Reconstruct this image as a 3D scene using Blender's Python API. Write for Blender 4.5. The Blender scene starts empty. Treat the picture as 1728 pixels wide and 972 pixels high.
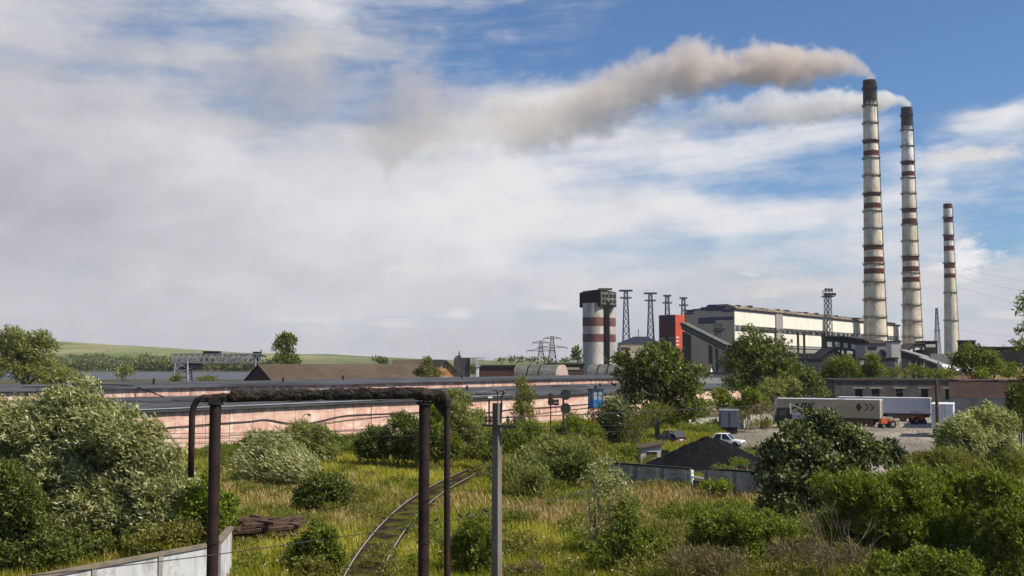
import bpy, math, random
import numpy as np
from mathutils import Vector, Matrix, noise as mnoise

S = bpy.context.scene
C = S.collection
R = math.radians

# ------------------------------------------------------------------ camera
EYE = 9.1
FPX = 1800.0
PITCH = R(4.0)
cd = bpy.data.cameras.new('camera')
cd.sensor_width = 36.0
cd.lens = 36.0 * FPX / 1728.0
cd.clip_start = 0.5
cd.clip_end = 9000
cam = bpy.data.objects.new('camera', cd)
cam.location = (0, 0, EYE)
cam.rotation_euler = (R(90) + PITCH, 0, 0)
C.objects.link(cam)
S.camera = cam

S.view_settings.view_transform = 'Standard'
S.view_settings.look = 'None'
S.view_settings.gamma = 1
S.view_settings.use_curve_mapping = False
S.view_settings.exposure = 0.25
S.cycles.use_denoising = True
try:
    S.cycles.denoiser = 'OPENIMAGEDENOISE'
except Exception:
    pass
S.cycles.max_bounces = 8
S.cycles.diffuse_bounces = 3
S.cycles.glossy_bounces = 2
S.cycles.transmission_bounces = 3
S.cycles.transparent_max_bounces = 8
S.cycles.volume_bounces = 6
S.cycles.volume_max_steps = 256
S.cycles.use_adaptive_sampling = True
S.cycles.adaptive_threshold = 0.02

# measuring helpers: a direction of view in the photograph -> a world point
_f = (math.cos(PITCH), math.sin(PITCH))
def ray(x, y):
    u, v = (x - 864) / FPX, (486 - y) / FPX
    return (u, _f[0] - v * _f[1], _f[1] + v * _f[0])
def at(x, y, d):
    r = ray(x, y); t = d / r[1]
    return Vector((r[0] * t, d, EYE + r[2] * t))
def gp(x, y, h=0.0):
    r = ray(x, y); t = (h - EYE) / r[2]
    return Vector((r[0] * t, r[1] * t, h))
def zat(y, d, x=864):
    return at(x, y, d).z

# ------------------------------------------------------------------ sun
SUN_AZ = math.atan2(0.935, -0.355)        # clockwise from +Y
SUN_EL = R(47)
sd = bpy.data.lights.new('sun', 'SUN')
sd.energy = 5.0
sd.angle = R(0.53)
sd.color = (1.0, 0.90, 0.75)
sun = bpy.data.objects.new('sun', sd)
sv = Vector((math.sin(SUN_AZ) * math.cos(SUN_EL), math.cos(SUN_AZ) * math.cos(SUN_EL), math.sin(SUN_EL)))
sun.rotation_euler = sv.to_track_quat('Z', 'Y').to_euler()
sun.location = (60, -20, 90)
C.objects.link(sun)

# ------------------------------------------------------------------ node helpers
class NT:
    def __init__(s, nt):
        s.nt = nt
        nt.nodes.clear()
    def n(s, t, **kw):
        nd = s.nt.nodes.new(t)
        for k, v in kw.items():
            if k == 'ins':
                for kk, vv in v.items():
                    s.put(nd.inputs[kk], vv)
            else:
                setattr(nd, k, v)
        return nd
    def put(s, sock, v):
        if isinstance(v, bpy.types.NodeSocket):
            s.nt.links.new(v, sock)
        else:
            sock.default_value = v
    def m(s, op, a, b=None, c=None, clamp=False):
        nd = s.nt.nodes.new('ShaderNodeMath'); nd.operation = op; nd.use_clamp = clamp
        s.put(nd.inputs[0], a)
        if b is not None: s.put(nd.inputs[1], b)
        if c is not None: s.put(nd.inputs[2], c)
        return nd.outputs[0]
    def vm(s, op, a, b=None, out=0):
        nd = s.nt.nodes.new('ShaderNodeVectorMath'); nd.operation = op
        s.put(nd.inputs[0], a)
        if b is not None: s.put(nd.inputs[1], b)
        return nd.outputs[out]
    def mix(s, f, a, b, blend='MIX'):
        nd = s.nt.nodes.new('ShaderNodeMix'); nd.data_type = 'RGBA'; nd.blend_type = blend
        s.put(nd.inputs[0], f); s.put(nd.inputs[6], a); s.put(nd.inputs[7], b)
        return nd.outputs[2]
    def mr(s, v, a, b, c=0.0, d=1.0, smooth=False):
        nd = s.nt.nodes.new('ShaderNodeMapRange')
        if smooth: nd.interpolation_type = 'SMOOTHSTEP'
        s.put(nd.inputs[0], v); s.put(nd.inputs[1], a); s.put(nd.inputs[2], b); s.put(nd.inputs[3], c); s.put(nd.inputs[4], d)
        return nd.outputs[0]
    def noise(s, vec, scale, detail=3, rough=0.55, out='Fac'):
        nd = s.nt.nodes.new('ShaderNodeTexNoise')
        if vec is not None: s.put(nd.inputs['Vector'], vec)
        nd.inputs['Scale'].default_value = scale; nd.inputs['Detail'].default_value = detail
        nd.inputs['Roughness'].default_value = rough
        return nd.outputs[out]
    def comb(s, x, y, z):
        nd = s.nt.nodes.new('ShaderNodeCombineXYZ')
        s.put(nd.inputs[0], x); s.put(nd.inputs[1], y); s.put(nd.inputs[2], z)
        return nd.outputs[0]
    def sep(s, v):
        nd = s.nt.nodes.new('ShaderNodeSeparateXYZ'); s.put(nd.inputs[0], v)
        return nd.outputs
    def ramp(s, f, stops, mode='LINEAR'):
        nd = s.nt.nodes.new('ShaderNodeValToRGB'); s.put(nd.inputs[0], f)
        cr = nd.color_ramp; cr.interpolation = mode
        while len(cr.elements) < len(stops): cr.elements.new(0.5)
        while len(cr.elements) > len(stops): cr.elements.remove(cr.elements[-1])
        for e, (p, c) in zip(cr.elements, stops):
            e.position = max(0, min(1, p)); e.color = (*c, 1) if len(c) == 3 else c
        return nd.outputs[0]

# ------------------------------------------------------------------ sky
W = bpy.data.worlds.new('World'); S.world = W
W.use_nodes = True
q = NT(W.node_tree)
sky = q.n('ShaderNodeTexSky', sky_type='NISHITA')
sky.sun_disc = False
sky.sun_elevation = SUN_EL
sky.sun_rotation = SUN_AZ
sky.altitude = 200
sky.air_density = 1.0
sky.dust_density = 0.6
sky.ozone_density = 2.0
SKY_K = 0.10
EXK = 0.85          # sky brightness against the raised exposure
tc = q.n('ShaderNodeTexCoord')
dx, dy, dz = q.sep(tc.outputs['Generated'])
az = q.m('ARCTAN2', dx, dy)
el = q.m('ARCSINE', dz)
def azel(x, y):
    v = Vector(ray(x, y)).normalized()
    return math.atan2(v.x, v.y), math.asin(v.z)
# warp the cloud field so its edges are ragged
wv = q.comb(q.m('MULTIPLY', az, 1.0), q.m('MULTIPLY', el, 2.2), 0.0)
w1 = q.noise(wv, 7.0, 5, 0.6, 'Color')
wx, wy, wz = q.sep(w1)
az2 = q.m('ADD', az, q.m('MULTIPLY', q.m('SUBTRACT', wx, 0.5), 0.11))
el2 = q.m('ADD', el, q.m('MULTIPLY', q.m('SUBTRACT', wy, 0.5), 0.05))
# cover (R) and whiteness (G) of the high cloud, by azimuth, at ten elevations
XS = [0, 170, 340, 510, 680, 850, 1020, 1190, 1360, 1530, 1700]
COV = {
 0:   [.85, .80, .66, .82, .42, .34, .22, .02, .0, .0, .0],
 70:  [.80, .66, .56, .66, .24, .34, .05, .0, .0, .0, .0],
 130: [.78, .68, .60, .54, .34, .45, .30, .10, .02, .0, .0],
 190: [.84, .78, .64, .54, .50, .74, .50, .34, .22, .03, .05],
 240: [.97, .96, .92, .86, .80, .72, .66, .72, .62, .10, .46],
 300: [1, 1, 1, .98, .95, .84, .72, .44, .30, .46, .60],
 360: [1, 1, 1, 1, .95, .95, .84, .78, .66, .50, .30],
 430: [1, 1, 1, .97, .95, .90, .70, .66, .62, .55, .30],
 500: [1, 1, .97, .95, .92, .88, .84, .78, .76, .78, .72],
 600: [.95, .92, .9, .9, .88, .86, .84, .82, .82, .84, .84]}
TON = {
 0:   [.72, .62, .72, .88, .7, .6, .6, .9, 1, 1, 1],
 70:  [.62, .48, .50, .48, .4, .7, .8, 1, 1, 1, 1],
 130: [.52, .44, .46, .42, .5, .9, .9, .9, 1, 1, 1],
 190: [.58, .50, .46, .52, .60, .95, .85, .9, 1, 1, 1],
 240: [.48, .66, .78, .74, .80, .88, .95, 1, 1, .9, .95],
 300: [.42, .48, .78, .86, .88, .98, .95, 1, 1, 1, .95],
 360: [.34, .42, .64, .80, .95, .95, .95, .98, 1, .95, .9],
 430: [.44, .42, .60, .76, .86, .88, .85, .82, .80, .80, .8],
 500: [.56, .56, .60, .66, .68, .66, .64, .60, .62, .66, .64],
 600: [.50, .50, .52, .54, .54, .54, .52, .50, .52, .54, .52]}
A0, A1 = azel(-200, 612)[0], azel(1930, 612)[0]
tpos = q.mr(az2, A0, A1)
rows = []
for yy in COV:
    st = []
    for i, xx in enumerate(XS):
        a = azel(xx, 612)[0]
        st.append(((a - A0) / (A1 - A0), (COV[yy][i], TON[yy][i], 0)))
    rows.append((azel(864, yy)[1], q.ramp(tpos, st)))
rows.sort(key=lambda r: r[0])
acc = rows[0][1]
for k in range(1, len(rows)):
    f = q.mr(el2, rows[k - 1][0], rows[k][0], smooth=True)
    acc = q.mix(f, acc, rows[k][1])
cov, ton, _ = q.sep(acc)
# unseen cloud beyond the view is thinned to cut ambient light and deepen shade
cov = q.m('MULTIPLY', cov, q.mr(q.m('ABSOLUTE', az), .60, 1.3, 1.0, .40, True))
cov = q.m('MULTIPLY', cov, q.mr(el, .42, .9, 1.0, .45, True))
# wispy structure: stretched noise
sv1 = q.comb(q.m('ADD', q.m('MULTIPLY', az2, 3.0), q.m('MULTIPLY', el, 4.0)), q.m('ADD', q.m('MULTIPLY', el, 22.0), q.m('MULTIPLY', az, -1.5)), 3.7)
n1 = q.noise(sv1, 1.6, 6, 0.58)
sv2 = q.comb(q.m('MULTIPLY', az2, 9.0), q.m('MULTIPLY', el, 16.0), 1.3)
n2 = q.noise(sv2, 1.1, 5, 0.55)
n3 = q.noise(q.comb(q.m('MULTIPLY', az2, 16.0), q.m('MULTIPLY', el2, 26.0), 8.1), 1.0, 7, 0.62)
nn = q.m('ADD', q.m('ADD', q.m('MULTIPLY', n1, 0.5), q.m('MULTIPLY', n2, 0.3)), q.m('MULTIPLY', n3, 0.2))
amp = q.m('MULTIPLY', q.m('SUBTRACT', nn, 0.5), q.mr(cov, 0.0, 1.0, 3.4, 1.5))
c2 = q.m('ADD', cov, q.m('MULTIPLY', amp, q.mr(cov, 0.0, 0.3)), clamp=True)
c2 = q.mr(c2, 0.12, 0.90, 0, 1, True)
t2 = q.m('ADD', ton, q.m('MULTIPLY', q.m('SUBTRACT', q.m('ADD', q.m('MULTIPLY', n2, .6), q.m('MULTIPLY', n3, .4)), 0.5), 0.95), clamp=True)
ccol = q.ramp(t2, [(0.0, (0.38, 0.375, 0.40)), (0.35, (0.47, 0.47, 0.51)), (0.65, (0.61, 0.615, 0.655)), (1.0, (0.80, 0.795, 0.81))])
ccol = q.vm('MULTIPLY', ccol, (EXK / SKY_K,) * 3)
base = q.vm('MULTIPLY', sky.outputs[0], (0.62 * EXK, 0.86 * EXK, 1.12 * EXK))
col = q.mix(c2, base, ccol)
n4 = q.noise(q.comb(q.m('MULTIPLY', az, 55.0), q.m('MULTIPLY', el, 120.0), 2.2), 1.0, 6, 0.65)
# small cumulus low over the horizon and by the third stack
for (x, y, rx, ry, br) in [(1615, 448, 50, 36, .93), (1560, 470, 45, 18, .70), (705, 455, 62, 11, .74), (768, 532, 36, 14, .76), (925, 519, 44, 13, .74),
                           (665, 548, 44, 12, .70), (525, 536, 72, 13, .70), (1360, 487, 120, 18, .68), (1290, 500, 60, 10, .68), (1690, 530, 48, 9, .70), (1265, 465, 20, 8, .7),
                           (1640, 262, 75, 18, .72)]:
    a, e = azel(x, y)
    ax = q.m('DIVIDE', q.m('SUBTRACT', q.m('ADD', az, q.m('MULTIPLY', q.m('SUBTRACT', wx, 0.5), 0.03)), a), rx / FPX)
    ey = q.m('SUBTRACT', q.m('ADD', el, q.m('MULTIPLY', q.m('SUBTRACT', n2, 0.5), 0.02)), e)
    ay = q.m('DIVIDE', ey, ry / FPX)
    ay = q.m('MULTIPLY', ay, q.mr(ay, -0.6, 0.0, 1.7, 1.0))
    dd = q.m('SQRT', q.m('ADD', q.m('MULTIPLY', ax, ax), q.m('MULTIPLY', ay, ay)))
    f = q.mr(q.m('ADD', dd, q.m('MULTIPLY', q.m('SUBTRACT', q.m('ADD', q.m('MULTIPLY', n2, .2), q.m('MULTIPLY', n4, .8)), 0.5), 3.6)), 1.15, 0.2, 0, 0.9, True)
    col = q.mix(f, col, (br * EXK / SKY_K, br * EXK * 0.965 / SKY_K, br * EXK * 0.965 / SKY_K, 1))
bg = q.n('ShaderNodeBackground')
q.put(bg.inputs[0], col); bg.inputs[1].default_value = SKY_K
wo = q.n('ShaderNodeOutputWorld'); q.put(wo.inputs[0], bg.outputs[0])
W.cycles.sampling_method = 'MANUAL'
W.cycles.sample_map_resolution = 512

# ------------------------------------------------------------------ materials
MAT = {}
def mat(name, col, rough=0.85, var=0.25, vscale=0.6, col2=None, c2amt=0.5, c2scale=0.3, metal=0.0, spec=0.3, bump=0.0, bscale=8, stretch=(1, 1, 1), thr=(0.45, 0.6)):
    m = bpy.data.materials.new(name); m.use_nodes = True
    t = NT(m.node_tree)
    tcn = t.n('ShaderNodeTexCoord')
    v = t.vm('MULTIPLY', tcn.outputs['Object'], stretch)
    n = t.noise(v, vscale, 5, 0.6)
    c = t.mix(t.mr(n, 0.3, 0.7), tuple(x * (1 - var) for x in col) + (1,), tuple(min(1, x * (1 + var)) for x in col) + (1,))
    if col2 is not None:
        n_2 = t.noise(t.vm('ADD', v, (31, 17, 5)), c2scale, 6, 0.65)
        c = t.mix(t.m('MULTIPLY', t.mr(n_2, thr[0], thr[1], 0, 1, True), c2amt), c, (*col2, 1))
    b = t.n('ShaderNodeBsdfPrincipled')
    t.put(b.inputs['Base Color'], c)
    b.inputs['Roughness'].default_value = rough
    b.inputs['Metallic'].default_value = metal
    b.inputs['Specular IOR Level'].default_value = spec
    if bump:
        bn = t.n('ShaderNodeBump'); bn.inputs['Strength'].default_value = bump
        bn.inputs['Distance'].default_value = 0.05
        t.put(bn.inputs['Height'], t.noise(v, bscale, 4, 0.6)); t.put(b.inputs['Normal'], bn.outputs[0])
    o = t.n('ShaderNodeOutputMaterial'); t.put(o.inputs[0], b.outputs[0])
    MAT[name] = m
    return m

def leafmat(name, dark, mid, light, trans=0.35, pos=(0.1, 0.55, 0.95)):
    m = bpy.data.materials.new(name); m.use_nodes = True
    t = NT(m.node_tree)
    a = t.n('ShaderNodeAttribute', attribute_name='tone')
    c = t.ramp(a.outputs['Fac'], [(pos[0], dark), (pos[1], mid), (pos[2], light)])
    d = t.n('ShaderNodeBsdfPrincipled'); t.put(d.inputs['Base Color'], c)
    d.inputs['Roughness'].default_value = 0.5; d.inputs['Specular IOR Level'].default_value = 0.35
    tr = t.n('ShaderNodeBsdfTranslucent'); t.put(tr.inputs[0], t.vm('MULTIPLY', c, (1.1, 1.25, 0.6)))
    mx = t.n('ShaderNodeMixShader'); mx.inputs[0].default_value = trans
    t.put(mx.inputs[1], d.outputs[0]); t.put(mx.inputs[2], tr.outputs[0])
    o = t.n('ShaderNodeOutputMaterial'); t.put(o.inputs[0], mx.outputs[0])
    MAT[name] = m
    return m

leafmat('leaf_silver', (.105, .108, .026), (.31, .31, .12), (.74, .71, .46), .45, (.12, .48, .78))
leafmat('leaf_silver_far', (.09, .096, .018), (.28, .28, .075), (.54, .53, .24), .45)
leafmat('leaf_green', (.062, .083, .007), (.185, .215, .024), (.40, .42, .08), .45)
leafmat('leaf_bright', (.08, .115, .006), (.21, .26, .018), (.38, .43, .05), .42)
leafmat('leaf_dark', (.034, .045, .006), (.130, .154, .024), (.42, .43, .15), .44)
leafmat('leaf_glossy', (.025, .034, .007), (.105, .125, .032), (.66, .65, .38))
leafmat('leaf_olive', (.085, .087, .013), (.24, .228, .045), (.42, .38, .12), .42)
leafmat('leaf_yellow', (.10, .12, .010), (.20, .23, .022), (.34, .36, .05))
leafmat('leaf_dry', (.08, .062, .022), (.20, .16, .065), (.38, .31, .15), 0.25)
leafmat('grass_leaf', (.13, .145, .010), (.33, .32, .024), (.58, .51, .09), 0.42)
leafmat('grass_straw', (.26, .17, .07), (.42, .30, .13), (.60, .46, .24), 0.25)

mat('bark', (.085, .068, .05), .95, .35, 3)
mat('bark_pale', (.20, .15, .11), .95, .35, 3)
mat('rust_pipe', (.022, .012, .011), .75, .45, 1.2, (.045, .020, .014), .5, 2.0, bump=.4, bscale=14)
mat('lagging', (.022, .018, .014), .98, .6, 5, (.085, .062, .045), .5, 3.0, bump=1.0, bscale=12)
mat('concrete', (.25, .235, .21), .95, .25, 1.2, (.12, .115, .10), .6, .8, bump=.3)
mat('concrete_pale', (.46, .43, .38), .95, .18, .6, (.25, .23, .20), .5, .5, bump=.3)
mat('concrete_dark', (.13, .125, .115), .95, .3, .8, (.06, .057, .055), .6, .6, bump=.3)
mat('whitewash', (.50, .51, .53), .95, .18, .8, (.24, .23, .21), .7, .9, stretch=(1, 1, .5), bump=.3)
mat('rail_steel', (.36, .33, .30), .45, .3, 3, (.20, .12, .08), .5, 2, metal=.6)
mat('timber', (.085, .050, .035), .95, .5, 2.5, (.20, .13, .09), .5, 1.5, bump=.8)
mat('sleeper', (.07, .055, .045), .95, .4, 2)
mat('asphalt_yard', (.17, .15, .125), .95, .3, .2, (.36, .31, .25), .8, .14, stretch=(1, .35, 1))
mat('coal', (.0085, .0085, .010), .95, .5, 3, (.020, .019, .019), .4, 6, bump=.9, bscale=5, spec=.05)
mat('roof_felt', (.080, .086, .097), .9, .25, .25, (.042, .042, .046), .7, .10, stretch=(.5, 1, 1), spec=.1)
mat('roof_edge', (.028, .024, .024), .9, .4, 1)
mat('roof_slate', (.075, .057, .038), .95, .14, .4, (.105, .082, .056), .6, .15, stretch=(1, 1, 1))
mat('brick_dark', (.085, .042, .034), .95, .3, 1.5)
mat('brick_orange', (.40, .17, .08), .95, .25, 1.2, (.46, .27, .13), .5, .5)
mat('brick_yellow', (.48, .28, .10), .95, .2, 1.2)
mat('grey_block', (.095, .087, .080), .95, .35, .8, (.05, .046, .043), .6, .4)
mat('dark_opening', (.010, .010, .012), .6, .1)
mat('glass_dark', (.03, .035, .04), .15, .2, spec=.6)
mat('panel_white', (.80, .74, .62), .8, .06, .10, (.62, .55, .42), .35, .12, stretch=(1, 1, .4))
mat('panel_beige', (.45, .365, .25), .85, .07, .10, (.36, .30, .215), .5, .12)
mat('panel_grey', (.28, .26, .24), .9, .15, .2)
mat('panel_blue', (.030, .034, .085), .8, .1, .3)
mat('panel_red_shaded', (.105, .012, .014), .7, .1, .2)  # red darkened so the left tower wall carries its shade in the colour
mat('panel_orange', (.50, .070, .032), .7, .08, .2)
mat('roof_blue', (.016, .019, .042), .7, .12, .2)
mat('roof_rusty', (.30, .245, .18), .95, .4, .15, (.10, .07, .055), .7, .12)
mat('silo_white', (.52, .49, .44), .95, .15, .15, (.26, .235, .20), .6, .18, stretch=(1, 1, .35))
mat('silo_red', (.14, .055, .045), .95, .15, .3, (.24, .15, .12), .35, .3)
mat('soot', (.016, .015, .015), .95, .4, .3)
mat('black_steel', (.025, .024, .025), .8, .4, .5)
mat('grey_steel', (.22, .23, .25), .6, .2, .5)
mat('pylon_steel', (.07, .078, .09), .7, .2, .5)
mat('gallery_dark', (.035, .031, .029), .95, .35, .15, (.065, .055, .045), .4, .2)
mat('gallery_light', (.58, .53, .45), .9, .2, .3)
mat('hall_dark', (.045, .047, .058), .9, .25, .1)
mat('booth_blue', (.012, .14, .42), .55, .12, 1, (.03, .09, .2), .4, 2)
mat('booth_orange', (.25, .10, .05), .8, .4, 1.5)
mat('paint_white', (.80, .80, .78), .35, .05, 1)
mat('paint_black', (.012, .012, .014), .35, .2, 1)
mat('paint_grey', (.20, .21, .23), .55, .12, .7, (.12, .12, .13), .5, 1.0)
mat('paint_slate', (.13, .145, .185), .6, .12, .7)
mat('trailer_beige', (.46, .375, .235), .75, .08, .3, (.34, .27, .165), .5, .35)
mat('trailer_white', (.58, .59, .62), .6, .04, .3, (.46, .46, .47), .4, .3)
mat('tractor_orange', (.55, .12, .035), .5, .12, 1)
mat('rubber', (.018, .017, .017), .9, .2, 3)
mat('dusty_rubber', (.13, .075, .05), .95, .3, 3)
mat('trim_dark', (.03, .03, .033), .6, .2, 1)
mat('lamp_red', (.5, .06, .03), .3, .1)
mat('insulator', (.10, .06, .045), .3, .2)
mat('wire', (.05, .045, .045), .7, .2)
mat('wire_far', (.30, .32, .36), .7, .2)
mat('bird', (.02, .018, .018), .8, .2)
mat('hut_grey', (.40, .40, .38), .9, .12, .6)
mat('yellow_wall', (.50, .34, .14), .9, .15, .3)
mat('flower_white', (.75, .75, .68), .8, .05)
mat('water', (.030, .036, .050), .42, .15, .01)
# ------------------------------------------------------------------ mesh builder
class MB:
    def __init__(s): s.v = []; s.f = []
    def add(s, vs, fs):
        o = len(s.v); s.v.extend([tuple(p) for p in vs]); s.f.extend([tuple(i + o for i in f) for f in fs]); return s
    def box(s, x0, x1, y0, y1, z0, z1):
        vs = [(x0, y0, z0), (x1, y0, z0), (x1, y1, z0), (x0, y1, z0), (x0, y0, z1), (x1, y0, z1), (x1, y1, z1), (x0, y1, z1)]
        return s.add(vs, [(3, 2, 1, 0), (4, 5, 6, 7), (0, 1, 5, 4), (1, 2, 6, 5), (2, 3, 7, 6), (3, 0, 4, 7)])
    def bar(s, p, q_, w, h=None):
        p = Vector(p); q_ = Vector(q_); h = h or w
        d = (q_ - p)
        if d.length < 1e-6: return s
        d.normalize()
        a = d.cross(Vector((0, 0, 1)))
        if a.length < 1e-3: a = Vector((1, 0, 0))
        a.normalize(); b = d.cross(a).normalized()
        vs = []
        for c in (p, q_):
            for (i, j) in ((-1, -1), (1, -1), (1, 1), (-1, 1)):
                vs.append(c + a * (w / 2 * i) + b * (h / 2 * j))
        return s.add(vs, [(0, 1, 2, 3), (7, 6, 5, 4), (0, 4, 5, 1), (1, 5, 6, 2), (2, 6, 7, 3), (3, 7, 4, 0)])
    def tube(s, pts, rad, n=8, jit=0.0, rng=None):
        pts = [Vector(p) for p in pts]
        if not hasattr(rad, '__len__'): rad = [rad] * len(pts)
        o = len(s.v); ref = None
        for i, p in enumerate(pts):
            d = (pts[min(i + 1, len(pts) - 1)] - pts[max(i - 1, 0)]).normalized()
            if ref is None:
                ref = d.cross(Vector((0.03, 1, 0.1)))
                if ref.length < 1e-2: ref = d.cross(Vector((1, 0, 0)))
            a = (ref - d * ref.dot(d)).normalized(); ref = a
            b = d.cross(a)
            for k in range(n):
                t = 2 * math.pi * k / n
                r = rad[i] * (1 + (rng.uniform(-jit, jit) if rng else 0))
                s.v.append(tuple(p + a * (r * math.cos(t)) + b * (r * math.sin(t))))
        for i in range(len(pts) - 1):
            for k in range(n):
                k2 = (k + 1) % n
                s.f.append((o + i * n + k, o + i * n + k2, o + (i + 1) * n + k2, o + (i + 1) * n + k))
        s.f.append(tuple(o + k for k in range(n))[::-1])
        s.f.append(tuple(o + (len(pts) - 1) * n + k for k in range(n)))
        return s
    def lathe(s, prof, n=32, cx=0, cy=0):
        o = len(s.v)
        for r, z in prof:
            for k in range(n):
                a = 2 * math.pi * k / n; s.v.append((cx + r * math.cos(a), cy + r * math.sin(a), z))
        m_ = len(prof)
        for i in range(m_ - 1):
            for k in range(n):
                k2 = (k + 1) % n; s.f.append((o + i * n + k, o + i * n + k2, o + (i + 1) * n + k2, o + (i + 1) * n + k))
        if prof[0] != prof[-1]:
            s.f.append(tuple(o + k for k in range(n))[::-1]); s.f.append(tuple(o + (m_ - 1) * n + k for k in range(n)))
        return s
    def prism(s, poly, ax, a0, a1):
        # poly: 2d points; ax 'x': poly in (y,z) extruded along x; 'y': poly in (x,z) extruded along y; 'z'
        def P(p, a):
            return (a, p[0], p[1]) if ax == 'x' else ((p[0], a, p[1]) if ax == 'y' else (p[0], p[1], a))
        n = len(poly)
        vs = [P(p, a0) for p in poly] + [P(p, a1) for p in poly]
        fs = [tuple(range(n))[::-1], tuple(range(n, 2 * n))] + [(i, (i + 1) % n, n + (i + 1) % n, n + i) for i in range(n)]
        return s.add(vs, fs)
    def build(s, name, m, parent=None, smooth=False, bevel=0.0, **tg):
        me = bpy.data.meshes.new(name)
        me.from_pydata(s.v, [], s.f)
        import bmesh
        bm = bmesh.new(); bm.from_mesh(me)
        bmesh.ops.recalc_face_normals(bm, faces=bm.faces)
        bm.to_mesh(me); bm.free()
        if smooth:
            me.polygons.foreach_set('use_smooth', [True] * len(me.polygons))
        me.materials.append(MAT[m] if isinstance(m, str) else m)
        o = bpy.data.objects.new(name, me); C.objects.link(o)
        if parent is not None: o.parent = parent
        if bevel:
            b = o.modifiers.new('bevel', 'BEVEL'); b.width = bevel; b.segments = 2; b.limit_method = 'ANGLE'
        if tg: tag(o, **tg)
        return o

def tag(o, label=None, cat=None, group=None, kind=None):
    if label: o['label'] = label
    if cat: o['category'] = cat
    if group: o['group'] = group
    if kind: o['kind'] = kind
    return o
def thing(name, label, cat, loc=(0, 0, 0), rz=0.0, group=None):
    o = bpy.data.objects.new(name, None); C.objects.link(o)
    o.empty_display_size = 0.3
    o.location = loc; o.rotation_euler = (0, 0, rz)
    return tag(o, label, cat, group)
def dup(root, loc, rz=None, label=None):
    r = root.copy(); C.objects.link(r); r.location = loc
    if rz is not None: r.rotation_euler = (0, 0, rz)
    if label: r['label'] = label
    for ch in list(root.children):
        c = ch.copy(); C.objects.link(c); c.parent = r
        for g in list(ch.children):
            d = g.copy(); C.objects.link(d); d.parent = c
    return r
def text_mesh(body, size, m, parent, name='lettering', loc=(0, 0, 0), rot=(R(90), 0, 0), shear=0.0, ext=0.01):
    cu = bpy.data.curves.new(name, 'FONT'); cu.body = body; cu.size = size; cu.extrude = ext; cu.shear = shear
    cu.align_x = 'CENTER'; cu.offset = size * 0.025
    to = bpy.data.objects.new(name, cu); C.objects.link(to)
    dg = bpy.context.evaluated_depsgraph_get()
    me = bpy.data.meshes.new_from_object(to.evaluated_get(dg))
    bpy.data.objects.remove(to); bpy.data.curves.remove(cu)
    me.name = name; me.materials.clear(); me.materials.append(MAT[m])
    o = bpy.data.objects.new(name, me); C.objects.link(o); o.parent = parent
    o.location = loc; o.rotation_euler = rot
    return o

# ------------------------------------------------------------------ foliage
def unit(a):
    return a / np.maximum(np.linalg.norm(a, axis=1, keepdims=True), 1e-9)
def quad_mesh(name, V, T, m, parent=None, nv=4):
    """V: (n*nv,3) verts; T: per-face tone"""
    n = len(V) // nv
    me = bpy.data.meshes.new(name)
    me.vertices.add(len(V)); me.vertices.foreach_set('co', V.astype(np.float32).ravel())
    me.loops.add(n * nv); me.loops.foreach_set('vertex_index', np.arange(n * nv, dtype=np.int32))
    me.polygons.add(n); me.polygons.foreach_set('loop_start', np.arange(0, n * nv, nv, dtype=np.int32))
    try: me.polygons.foreach_set('loop_total', np.full(n, nv, dtype=np.int32))
    except Exception: pass
    me.update(calc_edges=True)
    at_ = me.attributes.new('tone', 'FLOAT', 'FACE'); at_.data.foreach_set('value', T.astype(np.float32))
    me.materials.append(MAT[m])
    o = bpy.data.objects.new(name, me); C.objects.link(o)
    if parent is not None: o.parent = parent
    return o
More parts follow.
